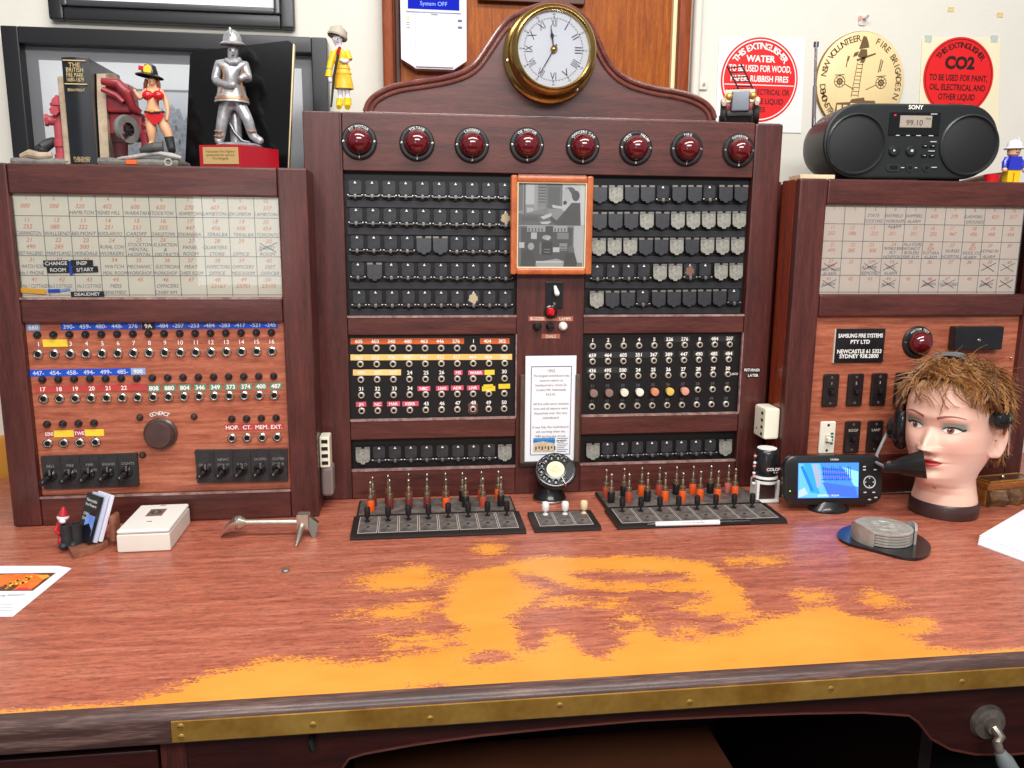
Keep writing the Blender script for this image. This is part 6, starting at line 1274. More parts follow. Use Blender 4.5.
plate('long dark key plate at left carrying eight black levers and two plug rows', (357, 501), (513, 494.7), (525.3, 529), (350.2, 536.4), ((360, 515.8), (518, 511)), 8,
      zl_([(140, 250), (243, 238), (345, 238), (443, 233), (545, 233), (650, 227), (743, 227), (840, 221)], 345, 465, k), zl_([(152, 222), (235, 212), (345, 203), (443, 203), (542, 198), (633, 196), (735, 190), (826, 186)], 345, 465, k),
      ['orange', 'maroon', 'maroon', 'maroon', 'orange', 'black', 'red', 'black'], ['maroon', 'maroon', 'red', 'maroon', 'red', 'black', 'red', 'orange'], [bake], zl_([(121, 308), (233, 303), (342, 298), (450, 292), (556, 285), (664, 282), (768, 276), (872, 274)], 345, 465, k), 'left')
k = .1953
plate('long dark key plate on the desk at right behind the white pen', (590, 492), (753, 486.5), (776.4, 519.5), (612, 525.7), ((603, 508), (760, 503)), 8,
      zl_([(133, 243), (223, 243), (318, 237), (408, 237), (497, 236), (587, 228), (677, 226), (765, 212)], 585, 455, k), zl_([(107, 218), (198, 212), (288, 207), (378, 206), (465, 202), (550, 200), (640, 196), (730, 194)], 585, 455, k),
      ['black', 'red', 'black', 'orange', 'orange', 'orange', 'orange', 'orange'], ['red', 'black', 'orange', 'red', 'black', 'orange', 'black', 'pink'], [bake], zl_([(190, 292), (285, 290), (382, 288), (478, 284), (573, 281), (668, 277), (762, 273), (855, 270)], 585, 455, k), 'right', (.008, 0))
k = .1302; creamk = mat('cream_key', 'ead3a6', .4)
mid_ = plate('short dark key plate with two white and one cream lever between the long plates', (528, 512), (593, 509.5), (604.4, 525.5), (534, 529), None, 3, [], [], [], [], [mat('white_key', 'eceae6', .4)]*2+[creamk], [(545.4, 515), (565, 514.5), (583.8, 513.5)], 'middle', (0, .006))
p = DP(548.4, 526.5, HP*.6); B().box(p.x-.008, p.x+.008, p.y-.0022, p.y+.0022, DZ+HP*.9, DZ+HP+.0006, mat('blue_sticker', '4a68d8', .5)).build('sticker', mid_, flat=True)
# stopper pegs in the right jack field
for i, (p_, cn, nm_) in enumerate(zip(RP[3][:7], ('8c7468', '8c7468', 'ece5d3', 'f0ece0', 'd98f6c', 'e6bf62', 'e0a08c'), ('brown stopper peg, first', 'brown stopper peg, second', 'ivory stopper peg, third', 'white stopper peg, fourth', 'salmon stopper peg, fifth', 'yellow stopper peg, sixth', 'pink stopper peg, seventh'))):
    m_ = mat('peg_'+cn, cn, .4, var=.08, vscale=60); o = (p_[0], YJ, p_[1]); b = B()
    b.lathe([(.0032, -.006), (.0032, .002), (.0062, .003), (.0072, .006), (.0084, .017), (.0080, .0195), (0, .0205)], o, (0, -1, 0), m_, 22)
    tag(b.build('stopper_peg', origin=o), nm_+' from the left in the right jack field', 'stopper peg', 'stopper pegs in the right jack field')
# ---------------------------------------------------------------- rotary dial
p = DP(552, 504); by = min(p.y+.031, .066)
dt = thing('rotary_dial', 'black rotary telephone dial with cream centre on a round stand in front of the notice', 'telephone dial', (p.x, by, D0))
b = B(); b.lathe([(0, D0), (.034, D0), (.0345, D0+.004), (.032, D0+.010), (.028, D0+.016), (.0265, D0+.032), (0, D0+.034)], (p.x, by, 0), (0, 0, 1), bake, 36); b.lathe([(.0345, D0+.001), (.0352, D0+.003), (.0345, D0+.005)], (p.x, by, 0), (0, 0, 1), steel, 36); b.build('stand', dt)
dc = at(555.5, 470.5, Y=by-.018); e = radians(46); nrm = Vector((-.12, -cos(e), sin(e))).normalized(); up_ = (Vector((0, 0, 1))-nrm*nrm.z).normalized(); rt_ = up_.cross(nrm)
MD = Matrix(((rt_.x, -nrm.x, up_.x, dc.x), (rt_.y, -nrm.y, up_.y, dc.y), (rt_.z, -nrm.z, up_.z, dc.z), (0, 0, 0, 1)))   # local -Y looks out of the dial
b = B(); b.lathe([(0, -.030), (.030, -.030), (.036, -.016), (.0415, -.008), (.042, -.003), (.040, .001), (0, .001)], (0, 0, 0), (0, -1, 0), bake, 44, M=MD); b.build('dial_housing', dt)
# finger wheel: ring with ten holes
fw = mat('finger_wheel', '222326', .22, coat=.5); b = B(); N_ = 10; Rh, rh_ = .0285, .0058
b.lathe([(.0225, .003), (.0225, .0052), (.0175, .0056), (.0175, .003)], (0, 0, 0), (0, -1, 0), fw, 44, M=MD)
b.lathe([(.0385, .003), (.0385, .0050), (.0365, .0052), (.0365, .003)], (0, 0, 0), (0, -1, 0), fw, 44, M=MD)
angs = [radians(55-i*(-1)*0+27*i) for i in range(10)]      # counter-clockwise from upper right
A_ = [pi/2-radians(38)+radians(27.5)*i for i in range(10)]
for i in range(10):
    ca = A_[i]; cx_, cz_ = Rh*cos(ca), Rh*sin(ca); b.lathe([(rh_, .0030), (rh_, .0052), (rh_+.0012, .0054), (rh_+.0018, .0045)], (cx_, 0, cz_), (0, -1, 0), fw, 18, M=MD)
for i in range(11):      # webs between holes
    a0 = A_[0]-radians(13.75)+radians(27.5)*i; w0 = radians(3.2)
    b.raw([(r_*cos(a0+s*w0), -.0050, r_*sin(a0+s*w0)) for r_, s in ((.021, -1.4), (.0375, -1.6), (.0375, 1.6), (.021, 1.4))], [(0, 1, 2, 3)], fw, M=MD)
a0, a1 = A_[9]+radians(13.75), A_[0]-radians(13.75)+2*pi; n = 14
vs = [(r_*cos(lerp(a0, a1, i/n)), -.0050, r_*sin(lerp(a0, a1, i/n))) for i in range(n+1) for r_ in (.021, .0375)]; b.raw(vs, [(2*i, 2*i+1, 2*i+3, 2*i+2) for i in range(n)], fw, M=MD); b.build('finger_wheel', dt)
b = B()
for i in range(10): b.text(str((i+1) % 10), Rh*cos(A_[i]), Rh*sin(A_[i]), -.0014, .0052, white, M=MD)
b.build('numbers', dt, flat=True)
b = B(); b.lathe([(.0185, .0050), (.018, .0060), (0, .0066)], (0, 0, 0), (0, -1, 0), mat('cream_dial_card', 'e6d8b4', .45, var=.06, vscale=120), 40, M=MD); cd_ = b.build('dial_card', dt)
b = B()
for i, s in enumerate(('FIRE', 'BRIGADE', 'HEADQUARTERS', 'NEWCASTLE')): b.text(s, 0, .006-.0042*i, -.0068, .0024, mat('card_print', 'a8946c', .7), maxw=.026, M=MD)
b.build('lettering', cd_, flat=True)
b = B(); b.tube([(.040*cos(-1.05), -.002, .040*sin(-1.05)), (.040*cos(-1.05), -.0085, .040*sin(-1.05)), (.020*cos(-.95), -.0085, .020*sin(-.95))], [.0022, .0024, .0016], steel, n=8, M=MD); b.build('finger_stop', dt)
# ---------------------------------------------------------------- pen
a, c = DP(655, 524.6, .0052), DP(749, 521.8, .0052); d = (c-a).normalized(); L_ = (c-a).length
t = thing('pen', 'white and black pen lying on the desk in front of the right key plate', 'pen', ((a.x+c.x)/2, (a.y+c.y)/2, D0))
zc = D0+.0052; P_ = lambda u: Vector((a.x+d.x*u, a.y+d.y*u, zc)); b = B(); b.rod(P_(0), P_(L_*.68), .0050, mat('pen_white', 'eceae8', .35), n=18); o = b.build('barrel', t)
b = B(); b.rod(P_(L_*.68), P_(L_), .0052, bake, n=18); b.rod(P_(L_*.99), P_(L_*1.01), .003, bake, n=12); b.box(0, L_*.26, -.0012, .0012, 0, .0012, bake, M=Matrix.Translation(P_(L_*.70)+Vector((0, 0, .0048))) @ Matrix.Rotation(math.atan2(d.y, d.x), 4, 'Z')); b.build('cap', t)
b = B(); b.rod(P_(0), P_(-.014), .0046, bake, r1=.0028, n=16); b.rod(P_(-.014), P_(-.021), .0016, bake, r1=.0006, n=10); b.build('tip', t)
b = B(); mm = Matrix.Translation(P_(L_*.40)+Vector((0, -.0036, .0036))) @ Matrix.Rotation(math.atan2(d.y, d.x), 4, 'Z') @ Matrix.Rotation(radians(-45), 4, 'X'); b.text('Newcastle Mercedes-Benz', 0, 0, -.0001, .0030, mat('pen_print', '33343a', .6), M=mm); b.build('lettering', o, flat=True)
# ---------------------------------------------------------------- self-inking stamp
p = DP(768, 503.5); r = .0255; c = Vector((p.x, p.y+r*.8, 0)); zt = at(767, 448, Y=c.y).z
t = thing('stamp', 'black and white self-inking stamp standing left of the small monitor', 'stamp', (c.x, c.y, D0)); h = zt-D0; wp_ = mat('white_stamp_plastic', 'ecebe6', .35)
b = B(); b.lathe([(.0235, D0+h*.52), (.0250, D0+h*.54), (.0255, D0+h*.62), (.0245, D0+h*.93), (.0215, D0+h*.985), (.019, zt)], (c.x, c.y, 0), (0, 0, 1), bake, 36); b.lathe([(.0195, zt-.001), (.0195, zt+.0006), (0, zt+.0006)], (c.x, c.y, 0), (0, 0, 1), wp_, 30); o = b.build('handle', t)
b = B(); b.text('COLOP', c.x+.004, D0+h*.66, c.y-.0263, .006, white, bold=.03); b.text('R 30', c.x+.009, D0+h*.60, c.y-.0263, .0035, white); b.build('lettering', o, flat=True)
b = B()
for s in (-1, 1): b.box(c.x+s*.0215-.003, c.x+s*.0215+.003, c.y-.018, c.y+.016, D0, D0+h*.42, wp_, .0015)
b.box(c.x-.0245, c.x+.0245, c.y-.020, c.y+.018, D0, D0+.006, wp_, .002); b.lathe([(.0245, D0+h*.36), (.0252, D0+h*.38), (.0252, D0+h*.46), (.0240, D0+h*.50), (.0225, D0+h*.50), (.0225, D0+h*.36)], (c.x, c.y, 0), (0, 0, 1), wp_, 32); b.build('frame', t)
b = B(); b.box(c.x-.018, c.x+.018, c.y-.012, c.y+.014, D0+.006, D0+h*.36, mat('stamp_inside', '3a2320', .5), .002); b.lathe([(.0252, D0+h*.42), (.0256, D0+h*.44), (.0252, D0+h*.455)], (c.x, c.y, 0), (0, 0, 1), bake, 32); b.build('ink_pad', t)
b = B()
for i in range(9): b.ball((c.x-.0275, c.y-.006+.001*sin(i*3), D0+h*(.35+.065*i)), .0034, (wp_, bake, mat('pink_bead', 'd98f92', .4))[i % 3], 10, 7)
b.tube([(c.x-.0275, c.y-.006, D0+h*.33), (c.x-.0275, c.y-.006, D0+h*.9), (c.x-.022, c.y-.004, D0+h*.93)], .0008, blackmatt, n=5); b.build('bead_string', t)
# ---------------------------------------------------------------- little monitor
p = DP(836, 514.5); fy_ = p.y+.014; Wm = (at(882.5, 480, Y=fy_)-at(787.5, 480, Y=fy_)).length; zb, zt = at(835, 505, Y=fy_).z, at(835, 456.5, Y=fy_).z; Hm = zt-zb
t = thing('monitor', 'small black video monitor with blue screen on a short stand by the mannequin head', 'monitor', (p.x, p.y+.03, D0))
cxm = (at(882.5, 480, Y=fy_).x+at(787.5, 480, Y=fy_).x)/2
MM = Matrix.Translation((cxm, fy_, zb)) @ Matrix.Rotation(radians(-4), 4, 'Z') @ Matrix.Rotation(radians(-8), 4, 'X')
b = B(); rings = []
for off, yy in ((-.005, .0), (-.001, .0015), (0, .005), (0, .016), (-.003, .020), (-.012, .0225)): rings.append([(q[0], yy, q[1]) for q in rrect(-Wm/2-off*0+(-off), Wm/2+off, -off, Hm+off, .024+off, 8)])
vs = [v for r_ in rings for v in r_]; n = len(rings[0]); fs = [tuple(range(n)), tuple(range(len(vs)-1, len(vs)-n-1, -1))]
for i in range(len(rings)-1): fs += [(i*n+k2, i*n+n+k2, i*n+n+(k2+1) % n, i*n+(k2+1) % n) for k2 in range(n)]
b.raw(vs, fs, mat('monitor_black', '1a1b1d', .3, coat=.2), M=MM); bo = b.build('body', t)
u = lambda px: (px-835)/95*Wm; v = lambda py: (505-py)/48.5*Hm
def emi(nm, c, e=.75): return mat(nm, c, .3, emit=e)
b = B(); sx0, sx1, sz0, sz1 = u(801), u(858.5), v(497.5), v(464.5); b.box(sx0-.001, sx1+.001, -.0006, .0005, sz0-.001, sz1+.001, emi('screen_blue', '3f7fe0'), M=MM); scn = b.build('screen', t, flat=True)
b = B(); sw, sh_ = sx1-sx0, sz1-sz0; Q = lambda L, y_: [(sx0+sw*a_, y_, sz0+sh_*c_) for a_, c_ in L]
for i, (cn, P) in enumerate((('5aa6f0', [(0, 1), (.35, 1), (.5, .0), (0, 0)]), ('2f8fe8', [(.08, 1), (.2, 1), (.36, .1), (.2, .15)]), ('1f6fe0', [(.03, .9), (.07, .95), (.26, .2), (.2, .2)]), ('8f98ae', [(.22, .96), (.3, .98), (.37, .6), (.37, .32), (.31, .28), (.27, .6)]), ('7fd0f8', [(.72, .9), (1, .75), (1, .3), (.93, .35), (.85, .6)]), ('3a62d8', [(.4, .45), (.95, .3), (1, .0), (.5, .05)]), ('9fb6f0', [(0, .2), (.1, .3), (.16, .1), (0, 0)]))): b.quad(Q(P, -.0008-.00003*i), emi('screen_'+cn, cn), M=MM)
for i in range(14): a_ = .40+.035*i; b.quad(Q([(a_, .92-.02*(i % 4)), (a_+.012, .92-.02*(i % 4)), (a_+.03, .5+.03*(i % 3)), (a_+.015, .5+.03*(i % 3))], -.00115), emi('screen_1c3fb0', '1c3fb0'), M=MM)
for i in range(5): b.quad(Q([(.38, .86-.08*i), (.8+.03*i, .80-.07*i), (.8+.03*i, .785-.07*i), (.38, .84-.08*i)], -.0012), emi('screen_c8405a', '7a5fc8') if i % 2 else emi('screen_1c3fb0', '1c3fb0'), M=MM)
b.text('2023/09/22  19:23:41', sx0+sw*.5, sz0+sh_*.06, -.0013, .0036, emi('screen_white', 'e8f0ff'), maxw=sw*.62, M=MM); b.build('screen_picture', scn, flat=True)
b = B(); b.text('Uniden', u(835.5), v(460.6), -.0003, .0042, gs, bold=.03, M=MM); b.box(u(793)-.0012, u(793)+.0012, -.0006, .0004, v(491)-.0012, v(491)+.0012, emi('green_led', '7fe04a', 1), M=MM); b.build('lettering', bo, flat=True)
b = B(); x, z = u(869.6), v(483); b.lathe([(.0125, 0), (.0125, .0012), (.0115, .0014), (.0105, .0008)], (x, 0, z), (0, -1, 0), gs, 30, M=MM); b.lathe([(.0055, 0), (.0055, .0016), (0, .002)], (x, 0, z), (0, -1, 0), bake, 20, M=MM)
for k2 in range(4): a_ = pi/2*k2; b.box(x+.008*cos(a_)-.0012, x+.008*cos(a_)+.0012, -.0006, 0, z+.008*sin(a_)-.0012, z+.008*sin(a_)+.0012, gs, M=MM)
for px, py in ((864.5, 468), (864.5, 471), (875, 471), (865.5, 493), (874, 493), (870, 500), (876, 498)): b.box(u(px)-.003, u(px)+.003, -.0006, 0, v(py)-.0012, v(py)+.0012, gs, .0003, M=MM)
b.build('keypad', t)
p0, p1 = DP(813, 514), DP(858, 514); b = B(); cy_ = p.y+.03
b.lathe([(0, D0), (.041, D0), (.041, D0+.004), (.034, D0+.012), (.026, zb+.006), (0, zb+.008)], (0, 0, 0), (0, 0, 1), bake, 36, M=Matrix.Translation((p.x, cy_, 0)) @ Matrix.Diagonal(Vector((1, .72, 1, 1)))); b.build('stand', t)
# ---------------------------------------------------------------- coaster set
alu = mat('brushed_pewter', 'c4c0b8', .4, metal=.35, c2='a09c94', vscale=60)
cc = DP(883.5, 531, .02); R_ = .0480
t = thing('coaster_holder', 'black teardrop coaster holder with two curved silver posts on the desk at right', 'coaster holder', (cc.x, cc.y, D0))
P = [DP(*q) for q in ((836.8, 535.5), (838, 541), (850, 547), (868, 551), (886, 556), (905, 561), (919, 561.5), (929, 557), (931.5, 550), (927, 543), (918, 537), (900, 530), (880, 526), (855, 527), (842, 530))]
P = smooth([(q.x, q.y) for q in P+P[:1]], 2)[:-1]; b = B(); b.prism(P, D0, D0+.005, bake, plane='XY'); b.build('base', t)
for a0_, a1_ in ((150, 222), (-40, 14)):
    b = B(); n = 10; vs = []
    for i in range(n+1):
        a_ = radians(lerp(a0_, a1_, i/n))
        hh = .033-.008*abs(2*i/n-1)**2
        for r_ in (R_+.0015, R_+.0055):
            for z_ in (D0+.005, D0+.005+hh): vs.append((cc.x+r_*cos(a_), cc.y+r_*sin(a_), z_))
    fs = [(0, 2, 3, 1), (4*n, 4*n+1, 4*n+3, 4*n+2)]
    for i in range(n): a_ = 4*i; fs += [(a_, a_+1, a_+5, a_+4), (a_+2, a_+6, a_+7, a_+3), (a_+1, a_+3, a_+7, a_+5), (a_, a_+4, a_+6, a_+2)]
    b.raw(vs, fs, alu); b.build('post', t)
first = None
for i, nm_ in enumerate(('lowest', 'second lowest', 'middle', 'second from top', 'topmost')):
    z = D0+.0056+i*.0050; lab = '%s pewter coaster of the stack in the holder' % nm_ if i < 4 else 'topmost pewter coaster of the stack, embossed emblem facing up'
    if first is None or i == 4:
        b = B(); b.lathe([(0, z), (R_-.001, z), (R_, z+.0008), (R_, z+.0036), (R_-.002, z+.0044), (R_-.005, z+.0044), (0, z+.0044)], (cc.x, cc.y, 0), (0, 0, 1), alu, 56)
        if i == 4:
            b.lathe([(.022, z+.0044), (.0225, z+.0052), (.024, z+.0052), (.0245, z+.0044)], (cc.x, cc.y, 0), (0, 0, 1), alu, 40)
            for k2 in range(8): a_ = 2*pi*k2/8; b.rod((cc.x+.008*cos(a_), cc.y+.008*sin(a_), z+.0044), (cc.x+.019*cos(a_), cc.y+.019*sin(a_), z+.0050), .0014, alu, n=6)
            b.ball((cc.x, cc.y, z+.0044), (.007, .007, .0012), alu, 14, 8)
        o = b.build('coaster', origin=(cc.x, cc.y, z)); first = first or o
    else: o = first.copy(); COL.objects.link(o); o.location = (cc.x, cc.y, z)
    tag(o, lab, 'coaster', 'pewter coasters in the holder')
# ---------------------------------------------------------------- junction box
q = [DP(117.3, 553.4), DP(171, 551), DP(192.5, 522)]; ex = (q[1]-q[0]); wx_ = ex.length; ey = q[2]-q[1]; dy_ = ey.length; an = math.atan2(ex.y, ex.x); hb = at(117.3, 531, Y=q[0].y).z-DZ
t = thing('junction_box', 'white plastic box with metal insert on its lid lying in front of the left cabinet', 'box', (q[0]+ex/2).to_2d().to_3d()+Vector((0, .03, D0)))
sk = (q[0]+q[1])/2; MB = Matrix.Translation((sk.x, sk.y, D0)) @ Matrix.Rotation(an, 4, 'Z'); dy_ = min(dy_, -.012-sk.y)
wb = mat('white_box_plastic', 'e6e2d6', .35, var=.03, vscale=20); b = B(); b.box(-wx_/2, wx_/2, 0, dy_, 0, hb*.80, wb, .003, M=MB); b.build('box_body', t)
b = B(); b.box(-wx_/2+.0005, wx_/2-.0005, .0005, dy_-.0005, hb*.81, hb, mat('white_box_lid', 'f0eee6', .3), .006, M=MB, seg=3); ld = b.build('lid', t)
b = B(); px0_ = -wx_*.20; b.box(-wx_*.18, wx_*.14, dy_*.50, dy_*.78, hb-.0005, hb+.0008, mat('insert_metal', 'a8a49c', .35, metal=.8, var=.3, vscale=120), .0003, M=MB); b.lathe([(.0085, hb), (.009, hb+.002), (.006, hb+.0022), (.0055, hb+.0005), (0, hb+.0006)], (-wx_*.02, dy_*.64, 0), (0, 0, 1), mat('dark_insert', '6e6a64', .4, metal=.7), 20, M=MB); b.build('metal_insert', ld)
b = B()
for f in (.30, .93): b.box(-.005, .004, dy_*f-.0014, dy_*f+.0014, hb-.0005, hb+.0005, mat('slot_brown', '7d6a58', .6), M=MB)
b.build('slots', ld, flat=True)
# ---------------------------------------------------------------- miniature forcible-entry tool
nick = mat('satin_nickel', 'cfc7ba', .3, metal=.9, var=.1, vscale=60); hz = .026
a, c = DP(241, 522.5, hz), DP(300, 522, hz); t = thing('rescue_tool', 'small silver rescue tool with adze and spike lying right of the white box', 'tool', ((a.x+c.x)/2, a.y, D0))
b = B(); b.rod(a, c, .0055, nick, n=20); b.build('shaft', t)
b = B(); L0, L1, L2 = DP(222, 530.5), DP(231, 517, .030), DP(243, 518, .030); dx = (c-a).normalized(); py_ = Vector((0, 1, 0))
z0_ = D0
pts = [((-.004, .016), .034), ((-.016, .018), .030), ((-.030, .013), .016), ((-.036, .006), .0005)]
vs = []
for (u_, hw_), hh in pts: 
    for s in (-1, 1): cpt = a+dx*u_; vs += [(cpt.x, cpt.y+s*hw_, z0_+hh), (cpt.x, cpt.y+s*hw_, z0_+max(.0, hh-.006))]
fs = [(0, 2, 3, 1)]
for i in range(3): o_ = 4*i; fs += [(o_, o_+4, o_+6, o_+2), (o_+1, o_+3, o_+7, o_+5), (o_, o_+1, o_+5, o_+4), (o_+2, o_+6, o_+7, o_+3)]
fs.append((12, 13, 15, 14)); b.raw(vs, fs, nick); b.lathe([(.0055, -.010), (.008, -.006), (.013, .002), (.012, .008)], a, dx*-1, nick, 20); b.build('adze', t)
b = B(); mm = Matrix.Translation(c) @ Matrix.Rotation(math.atan2(dx.y, dx.x), 4, 'Z'); b.box(-.004, .017, -.011, .011, -.010, .016, nick, .001, M=mm); b.build('head_block', t)
b = B(); sp_ = DP(296, 547.5); b.tube([c+Vector((.004, -.008, -.004)), Vector((c.x+.003, (c.y+sp_.y)/2-.004, D0+.015)), Vector((sp_.x, sp_.y, D0+.0018))], [.0062, .0052, .0018], nick, n=12); b.build('spike', t)
b = B(); f1 = DP(316, 536.5); e0_ = c+Vector((.014, 0, 0)); w_ = .006
P = [(e0_.x, e0_.y-w_, D0+.040), (f1.x+.004, f1.y+.012-w_, D0+.022), (f1.x, f1.y-w_, D0), (f1.x-.006, f1.y-w_, D0), (e0_.x, e0_.y-w_, D0+.018)]; P2 = [(x_, y_+2*w_, z_) for x_, y_, z_ in P]; n = 5
b.raw(P+P2, [tuple(range(n)), tuple(range(2*n-1, n-1, -1))]+[(k2, n+k2, n+(k2+1) % n, (k2+1) % n) for k2 in range(n)], mat('dark_nickel', '8f887c', .35, metal=.9)); b.build('fork', t)
p = DP(285.7, 571); b = B(); b.lathe([(0, D0), (.0065, D0), (.007, D0+.0015), (.0055, D0+.003), (0, D0+.0035)], (p.x, p.y, 0), (0, 0, 1), mat('dull_metal', '8c8a84', .4, metal=.7), 18); o = b.build('screw_stud', origin=(p.x, p.y, D0)); tag(o, 'small dull metal stud lying alone on the desk below the rescue tool', 'stud')
# ---------------------------------------------------------------- card holder with little figure
hp_ = DP(67, 552); t = thing('card_holder', 'resin card holder with red-clad figure and boots at far left of the desk', 'card holder', DP(85, 552).to_2d().to_3d()+Vector((0, 0, D0)))
brn = mat('brown_resin', 'a56a50', .6, c2='6a3c2c', vscale=40)
B_ = [DP(*q) for q in ((67, 549), (73, 559.5), (88, 556), (103, 550), (108.5, 547), (106, 538), (85, 538), (66, 542))]
b = B(); b.prism([(q.x, q.y) for q in B_], D0, D0+.010, brn, plane='XY'); b.build('base', t)
q0, q1 = DP(104, 549), DP(109, 541)
b = B(); b.box(q0.x+.008, q0.x+.018, q0.y+.006, q0.y+.036, D0+.008, D0+.055, brn, .004); b.build('back_post', t)
b = B(); p1 = DP(72, 549.5)
for dx_, yy in ((-.006, 0), (.008, .004)): b.lathe([(0, D0+.006), (.0105, D0+.006), (.0115, D0+.010), (.0095, D0+.020), (.0098, D0+.040), (.0102, D0+.044), (.0075, D0+.0445), (.0070, D0+.036), (0, D0+.036)], (p1.x+dx_, p1.y+yy, 0), (0, 0, 1), blkr, 16); b.ball((p1.x+dx_-.003, p1.y+yy-.008, D0+.010), (.008, .010, .0065), blkr, 12, 8)
b.build('boots', t)
fY = p1.y+.012; sred = mat('santa_red', 'b8242c', .45, var=.12, vscale=40)
Ff = dict(hip=(63, 536, 0, 5, 4.5), ch=(61.5, 525, 0, 4.6, 4.2), nk=(62, 520, 0, 2.4), hd=(62.5, 516.5, 0, 3.6), s1=(57.5, 525, 0, 2.4), e1=(55.5, 531, -.006, 2.3), h1=(60, 534, -.014, 2), s2=(65.5, 524, 0, 2.4), e2=(67.5, 529, -.006, 2.1), h2=(69, 526, -.012, 1.7), k1=(60, 541, -.012, 3.2), f1=(62, 547, -.008, 2.8), k2=(66, 541, -.012, 3.2), f2=(67, 547, -.008, 2.8))
fo = figure('figure', t, Ff, [('hip', 'ch'), ('ch', 'nk'), ('nk', 'hd'), ('ch', 's1'), ('s1', 'e1'), ('e1', 'h1'), ('ch', 's2'), ('s2', 'e2'), ('e2', 'h2'), ('hip', 'k1'), ('k1', 'f1'), ('hip', 'k2'), ('k2', 'f2')], fY, sred)
b = B(); b.ball(PX(62.3, 519, fY-.002), (.0072, .0072, .0078), MATS['toy_skin'], 14, 10); b.ball(PX(62.5, 521.5, fY-.0095), (.005, .003, .004), whe, 10, 8); b.build('face', fo)
b = B(); hc = PX(63, 516.5, fY); b.lathe([(.0085, -.002), (.0090, 0), (.0075, .004), (.005, .011), (.002, .017), (0, .018)], hc, (.12, 0, 1), sred, 18); b.lathe([(.0092, -.003), (.0098, -.001), (.0088, .002)], hc, (.12, 0, 1), whe, 18); b.build('hat', fo)
# cards: three, leaning together
cb = DP(86, 548); CMt = [mat('card_black', '15171d', .3, coat=.3), mat('card_edge_blue', 'c9d2ea', .5), mat('card_edge_white', 'e2e4ee', .5)]
for i in range(3):
    M0 = Matrix.Translation((cb.x-.004+.0075*i, cb.y-.004+.004*i, D0+.0140)) @ Matrix.Rotation(radians(-42), 4, 'Z') @ Matrix.Rotation(radians(-20), 4, 'X')
    b = B(); b.box(-.022, .022, 0, .0055, 0, .080, CMt[i], .0004, M=M0)
    if i == 0:
        for k2, (s, h) in enumerate((('Newcastle', .0055), ('Fire Museum', .005), ('', 0), ('OPEN', .005), ('DAILY', .005))):
            if s: b.text(s, -.017, .070-.008*k2, -.0003, h, white, al='L', maxw=.034, M=M0)
        b.box(-.006, .021, -.0004, 0, .012, .046, mat('card_blue_photo', '4a78d8', .4, c2='8fb4f0', vscale=60), M=M0); b.prism([(-.006, .012), (.021, .012), (.021, .022), (.008, .032), (-.006, .026)], -.0006, -.0004, CMt[0], M=M0)
    o = b.build('card', origin=(cb.x+.0075*i, cb.y+.004*i, D0+.0115), flat=True); tag(o, ('black brochure card with blue picture, foremost in the card holder', 'pale blue-edged card in middle of the card holder stack', 'rearmost white-edged card in the card holder stack')[i], 'card', 'cards in the card holder')
# ---------------------------------------------------------------- papers
def sheet(name, label, pts, z, th, mt, group=None):
    P = [DP(*q) for q in pts]; b = B(); b.prism([(q.x, q.y) for q in P], z, z+th, mt, plane='XY'); c_ = sum((q for q in P), Vector())/len(P); return tag(b.build(name, origin=(c_.x, c_.y, z), flat=True), label, 'paper', group)
o2 = sheet('paper_sheet', 'plain white sheet underneath the flower flyer at left desk edge', [(-110, 568), (60, 566.6), (71.5, 569), (13, 617), (-200, 618)], D0, .0006, paper, 'papers at the left desk edge')
o1 = sheet('flyer', 'white flyer with orange flower photo at left desk edge', [(-110, 567.5), (58, 566.8), (70, 568.8), (12.5, 616), (-200, 617)], D0+.0008, .0006, paper, 'papers at the left desk edge')
b = B(); zf = D0+.0018
def fl(P, mt, dz=0): q_ = [DP(*q) for q in P]; b.quad([(q.x, q.y, zf+dz) for q in q_], mt)
flm = mat('flower_orange', 'e8581c', .5, c2='f08a34', vscale=50)
fl([(-60, 575.5), (56, 574), (33, 592), (-90, 593)], mat('flower_dark', '2c2426', .5, c2='8a4a2a', vscale=35)); fl([(-20, 578), (8, 575.5), (34, 575), (48, 577), (38, 586), (31, 591), (12, 592), (20, 586), (0, 588), (-20, 590)], flm, .0001)
fl([(36, 576.5), (48, 576), (50, 578), (43, 581)], mat('flower_yellow', 'f2a83a', .5), .0002); fl([(12, 592), (20, 589), (28, 589), (30, 591.6)], mat('flower_pink', 'd83a3a', .5), .0002)
rr = random.Random(5)
for k2 in range(26): x_, y_ = lerp(4, 32, k2/25)+rr.uniform(-2, 2), lerp(588, 579, k2/25)+rr.uniform(-2.4, 2.4); fl([(x_-1.6, y_+.4), (x_, y_-1), (x_+1.8, y_), (x_, y_+1)], mat('stamen_yellow', 'f4d23c', .5) if k2 % 3 else mat('flower_dark2', '3a2a1c', .5), .0003)
b.build('flower_photo', o1, flat=True)
b = B(); p = DP(8, 596.5); mm = Matrix.Translation((p.x, p.y, zf)) @ Matrix.Rotation(radians(-90), 4, 'X'); b.text('Spring Edition', 0, 0, 0, .006, mat('print_grey', '77747c', .7), M=mm)
for k2 in range(3): p = DP(4, 606+k2*3); b.box(p.x-.06, p.x+.012, p.y-.0006, p.y+.0006, zf, zf+.0001, mat('print_faint', 'b9b8c6', .7))
b.build('lettering', o1, flat=True)
Pst = [(977.5, 545), (1026, 563), (1100, 545), (1026, 516)]
